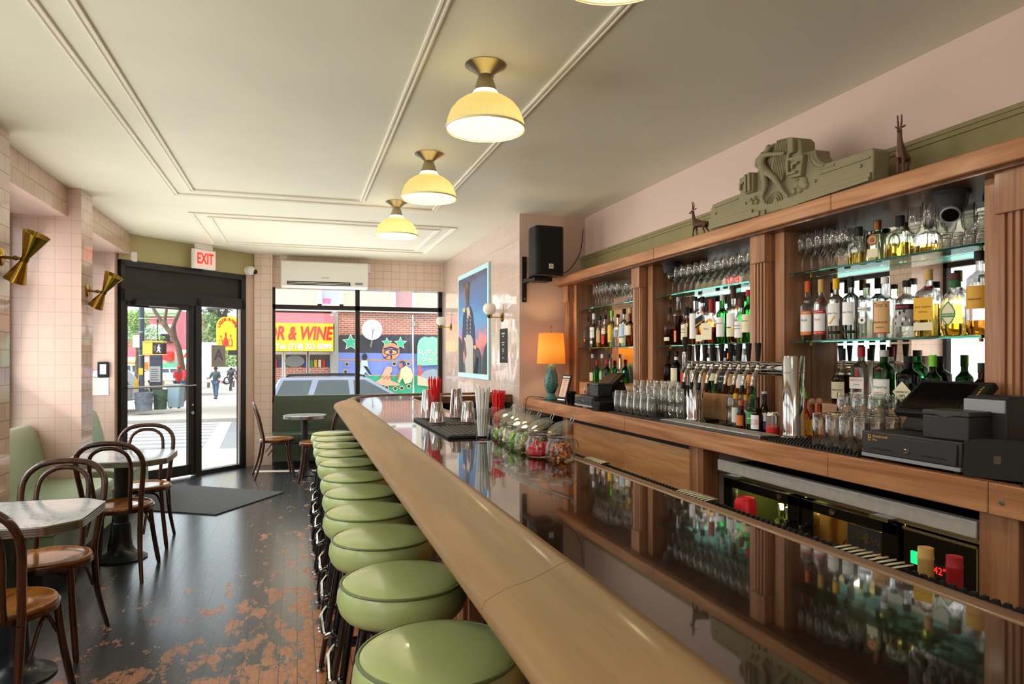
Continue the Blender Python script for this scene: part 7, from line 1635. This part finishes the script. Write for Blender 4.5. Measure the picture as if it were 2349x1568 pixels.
# distant buildings
def ebld(nm, lb, px0, px1, pyt, d, dep, m_, fpy=905):
    t = ething(nm, lb, 'building', (px0+px1)/2, fpy, d); w2 = (px1-px0)/2*d/FPX; h = zz(pyt, d)-zz(fpy, d)
    MB().box(-w2, 0, -1, w2, dep, h).build('wall', m_, t, smooth=False); return t, w2, h
red_b = mat('red_wall', '#c8707a', .8, var=.05); t_, w2, h = ebld('corner_building', 'pink red corner building with pale green cornice up the street', 240, 408, 712, 88, 14, red_b)
for z0, z1, o_ in ((h-.35, h, .45), (h-.75, h-.35, .25), (h-1.1, h-1.0, .15)): MB().box(-w2-o_, -o_, z0, w2+o_, 0, z1).build('cornice', mat('cornice_green', '#a8c09a', .7), t_, smooth=False)
for px in (272, 300, 337, 352, 366, 372, 380, 388, 396):
    u = (px-324)*88/FPX; ww = .42 if px < 360 else .16; f_ = MB().box(u-ww-.1, -.08, h*.66, u+ww+.1, 0, h*.66+1.9).build('window', M['white_paint'], t_, smooth=False); MB().box(u-ww, -.1, h*.66+.15, u+ww, -.06, h*.66+1.7).build('pane', M['house_glass'], f_, smooth=False)
MB().box((362-324)*88/FPX-.07, -.12, 0, (362-324)*88/FPX+.07, 0, h-1.1).build('drain_pipe', M['black_matte'], t_, smooth=False); MB().box((376-324)*88/FPX, -.9, h*.62, (398-324)*88/FPX, 0, h*.63).box((376-324)*88/FPX, -.9, h*.63, (398-324)*88/FPX, -.85, h*.72).build('fire_escape', M['black_matte'], t_, smooth=False)
t_, w2, h = ebld('corner_building', 'narrow cream building between red building and tree', 408, 445, 735, 106, 10, mat('cream_wall', '#e4d4b0', .8)); MB().box(-.6, -.05, h*.7, .6, 0, h*.85).build('window', M['house_glass'], t_, smooth=False)
t_, w2, h = ebld('shop_row', 'row of low shops with orange awning far behind the pole', 250, 340, 818, 76, 6, mat('shop_cream', '#d8c8b4', .8)); MB().box(-w2, -.8, h*.5, w2, 0, h*.86).build('awning', mat('awn_orange', '#f09040', .7), t_, smooth=False)
t_, w2, h = ebld('shop_row', 'low shop with green awning behind the pedestrian signal', 378, 415, 806, 76, 6, M['shop_cream']); MB().box(-w2, -.9, h*.42, w2, 0, h*.72).build('awning', mat('awn_green', '#58b08a', .7), t_, smooth=False); MB().box(-w2, -.92, h*.8, w2*.2, 0, h*1.0).build('red_sign', M['lab_red'], t_, smooth=False)
t_, w2, h = ebld('supermarket', 'white shop fascia with big red letters behind the tree trunk', 412, 452, 802, 74, 6, mat('shop_white', '#ece6e0', .7)); o = text('lettering', 'Au', .85, M['red_letter'], t_, (-.1, -.05, h*.86), (pi/2, 0, 0), ext=.02, shear=.15, bold=.02)
MB().box(-w2, -.4, h*.3, w2, 0, h*.62).build('awning', M['awn_orange'], t_, smooth=False)
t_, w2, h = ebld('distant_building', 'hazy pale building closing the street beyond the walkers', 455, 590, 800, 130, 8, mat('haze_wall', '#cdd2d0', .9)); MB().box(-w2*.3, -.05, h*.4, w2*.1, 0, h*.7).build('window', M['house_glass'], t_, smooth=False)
# arched yellow shop sign and one-way sign on its post
ar = ething('arched_sign', 'yellow arched LIQUOR & WINE sign with three red bottle drawings', 'sign', 524, 803, 22.3); q = 22.3/FPX
A_ = [(-28*q, 0), (26*q, 0), (26*q, 58*q)]+[(-1*q+27*q*cos(a), 52*q+27*q*sin(a)) for a in [pi*i/14 for i in range(15)]]
A_ = [(-28*q, 0), (40*q, 0), (40*q, 60*q), (25*q, 60*q)]+[(-2*q+26*q*cos(pi*i/14), 54*q+25*q*sin(pi*i/14)) for i in range(1, 15)]
MB().prism(A_, 0, .4, 'XZ').build('board', M['awning_yellow'], ar, smooth=False); MB().box(5*q, -.2, -11*q, 40*q, .3, 0).build('dark_base', M['black_matte'], ar, smooth=False); MB().box(26*q, -.01, 60*q, 40*q, .5, 74*q).build('red_top', M['awning_red'], ar, smooth=False); MB().box(26*q, .0, 75*q, 40*q, .5, 96*q).build('tan_shutter', M['shutter_tan'], ar, smooth=False)
s_ = 'LIQUOR & WINE'
for i, c_ in enumerate(s_):
    if c_ == ' ': continue
    a = pi*(.93-.86*i/(len(s_)-1)); text('lettering', c_, 9*q, M['sign_red'], ar, (-2*q+20*q*cos(a), -.012, 50*q+21*q*sin(a)), (pi/2, pi/2-a if False else -(a-pi/2), 0), ext=.006, bold=.006)
for u, s2, cm_ in ((-17, .85, 'awning_yellow'), (-6, 1.05, 'sign_red'), (5, .9, 'awning_yellow')):
    B_ = [(-5, 0), (5, 0), (5, 14), (1.6, 20), (1.6, 30), (-1.6, 30), (-1.6, 20), (-5, 14)]
    MB().prism([((u+x*s2)*q, (9+z*s2)*q) for x, z in B_], -.014, 0, 'XZ').build('bottle_outline', M['sign_red'], ar, smooth=False); MB().prism([((u+x*s2*.62)*q, (9+2+z*s2*.72)*q) for x, z in B_], -.02, -.013, 'XZ').build('bottle_fill', M[cm_], ar, smooth=False)
sg_ = ething('street_sign', 'black arrow sign and black plate on a dark mast arm outside the sidelight', 'sign', 562, 962, 20); q = 20/FPX
MB().box(-.06, -.06, -.05, .06, .06, 3.4).build('post', pole_m, sg_); z0 = 249*q; MB().box(-86*q, -.03, z0+4*q, 0, .03, z0+7*q).build('mast_arm', pole_m, sg_)
k = MB(); k.prism([(-102*q, z0-3*q), (-76*q, z0-3*q), (-76*q, z0-6*q), (-67*q, z0), (-76*q, z0+6*q), (-76*q, z0+3*q), (-102*q, z0+3*q)], -.09, -.07, 'XZ'); k.build('arrow_plate', M['black_letter'], sg_); text('lettering', '5.0296', 5*q, M['white_letter'], sg_, (-88*q, -.095, z0), (pi/2, 0, 0), ext=.004)
MB().box(-60*q, -.09, z0-14*q, -38*q, -.07, z0+10*q).build('black_plate', M['black_matte'], sg_); text('lettering', 'DEP\nC', 6*q, M['white_letter'], sg_, (-49*q, -.1, z0-2*q), (pi/2, 0, 0), ext=.004)
# ---------------------------------------------------------------- people on the pavement
def person(lb, px, fpy, d, H_, shirt, trousers, rz=0, walk=.12, lean=0, arms=None, hair='#2a201a', skin_c='#7a5240', cap=None, hands=.0):
    t = thing('person', lb, 'person', PT(px, fpy, d), -TH+rz); s_ = H_/1.75; t.scale = (s_,)*3
    sk_ = mat('skin_'+skin_c.strip('#'), skin_c, .6); w_ = walk
    J = {'pel': (0, 0, .95, .13), 'wst': (0, -.02-lean*.3, 1.12, .12), 'che': (0, -.02-lean, 1.34, .145), 'nk': (0, -.01-lean*1.3, 1.5, .055), 'hd': (0, -.03-lean*1.5, 1.62, .088), 'tp': (0, -.02-lean*1.5, 1.7, .07)}
    B = [('pel', 'wst'), ('wst', 'che'), ('che', 'nk'), ('nk', 'hd'), ('hd', 'tp')]
    for sg, n, ph in ((1, 'l', 1), (-1, 'r', -1)):
        J['hp'+n] = (sg*.09, 0, .9, .095); J['kn'+n] = (sg*.1, -ph*w_*.7-.02, .5, .062); J['an'+n] = (sg*.1, -ph*w_+.03*(1-ph), .09, .042); J['to'+n] = (sg*.105, -ph*w_-.13, .035, .035)
        J['sh'+n] = (sg*.18, -.01-lean, 1.41, .055); a_ = arms or (0, 0)
        J['el'+n] = (sg*.235, .02+ph*w_*.6-lean-a_[0]*.5, 1.14, .043); J['wr'+n] = (sg*.23, -.1+ph*w_-lean-a_[0], .92+a_[1], .032); J['hn'+n] = (sg*.23, -.14+ph*w_-lean-a_[0]*1.1, .84+a_[1]*1.1, .034)
        B += [('pel', 'hp'+n), ('hp'+n, 'kn'+n), ('kn'+n, 'an'+n), ('an'+n, 'to'+n), ('che', 'sh'+n), ('sh'+n, 'el'+n), ('el'+n, 'wr'+n), ('wr'+n, 'hn'+n)]
    skin('body', J, B, sk_, t, 1, root='pel')
    g = lambda ks, e: {k: (*J[k][:3], J[k][3]+e) for k in ks}
    tp = ['pel', 'wst', 'che']+[a+n for n in 'lr' for a in ('sh', 'el')]; JJ = g(tp, .022); JJ['pel'] = (0, 0, .86, .165); skin('shirt', JJ, [b_ for b_ in B if b_[0] in tp and b_[1] in tp], shirt, t, 1, root='pel')
    lg_ = ['pel']+[a+n for n in 'lr' for a in ('hp', 'kn', 'an')]; skin('trousers', g(lg_, .024), [b_ for b_ in B if b_[0] in lg_ and b_[1] in lg_], trousers, t, 1, root='pel')
    for n in 'lr':
        p = Vector(J['an'+n][:3]); k = MB(); k.ball((p.x, p.y-.06, .04), .06, 12, .7, .8, 2.0); k.build('shoe', M['black_matte'], t)
    hd = Vector(J['hd'][:3]); k = MB(); k.lathe([(.0, .13), (.06, .115), (.095, .06), (.1, 0), (.085, -.03), (.0, -.02)], (hd.x, hd.y+.015, hd.z), 16); k.build('cap' if cap else 'hair', cap or mat('hair_'+hair.strip('#'), hair, .8), t)
    return t
teal_s = mat('shirt_teal', '#33525a', .8); blk_s = mat('shirt_black', '#2a2c34', .8); red_s2 = mat('shirt_red', '#e02a3c', .8); jean = mat('jeans', '#48607c', .8); dark_t = mat('trousers_dark', '#2e3440', .8); red_cap = mat('cap_bright_red', '#e0283a', .7); plaid = mat('shirt_purple', '#6a5a72', .8)
person('person in dark teal top and jeans walking toward the door, arms held forward', 495, 915, 36, 1.72, teal_s, jean, 0, .13, 0, (.25, .22))
person('person in black hooded top and dark trousers walking away up the pavement', 529, 896, 50, 1.72, blk_s, dark_t, pi-.3, .16, .03)
person('person in purple top at the sidelight edge, farthest walker', 548, 893, 54, 1.75, plaid, dark_t, .3, .1)
person('person in red jacket and red cap leaning on the blue trash cart', 426, 925, 27.5, 1.62, red_s2, jean, R(70), .1, .08, (.3, .3), cap=red_cap)
person('person in red top bending behind the blue trash cart', 408, 921, 29, 1.55, red_s2, dark_t, R(40), .08, .14, (.3, .2), cap=red_cap)
# ---------------------------------------------------------------- side street, seen in the bar mirror
tile('brick_side', 'Y', .24, .08, '#b0614e', '#d8b8a8', .5, rough=.9, var=.2, mortar=.14, bump=.2)
bS = thing('side_building', 'red brick building across the side street, seen in the bar mirror', 'building', (-18, 4, -.45)); O_ = Vector((18, -4, .45))
for nm, k, m_ in (('lower_wall', MB().box(-26, -14, -.5, -18, 16, 2.6), M['brick_side']), ('upper_wall', MB().box(-26, -14, 2.6, -18, 16, 9), mat('side_cream', '#e8e2d6', .8)), ('fascia', MB().box(-18, -14, 2.5, -17.7, 16, 2.9), M['white_paint'])):
    o = k.build(nm, m_, bS, smooth=False); o.location = O_
for i in range(7):
    for z_ in (3.6, 6.4):
        y_ = -12+4*i; f_ = MB().box(-18.05, y_, z_, -17.92, y_+1.3, z_+1.8).build('window', M['white_paint'], bS, smooth=False); f_.location = O_; MB().box(-17.93, y_+.1, z_+.1, -17.9, y_+1.2, z_+1.7).build('pane', M['house_glass'], f_, smooth=False)
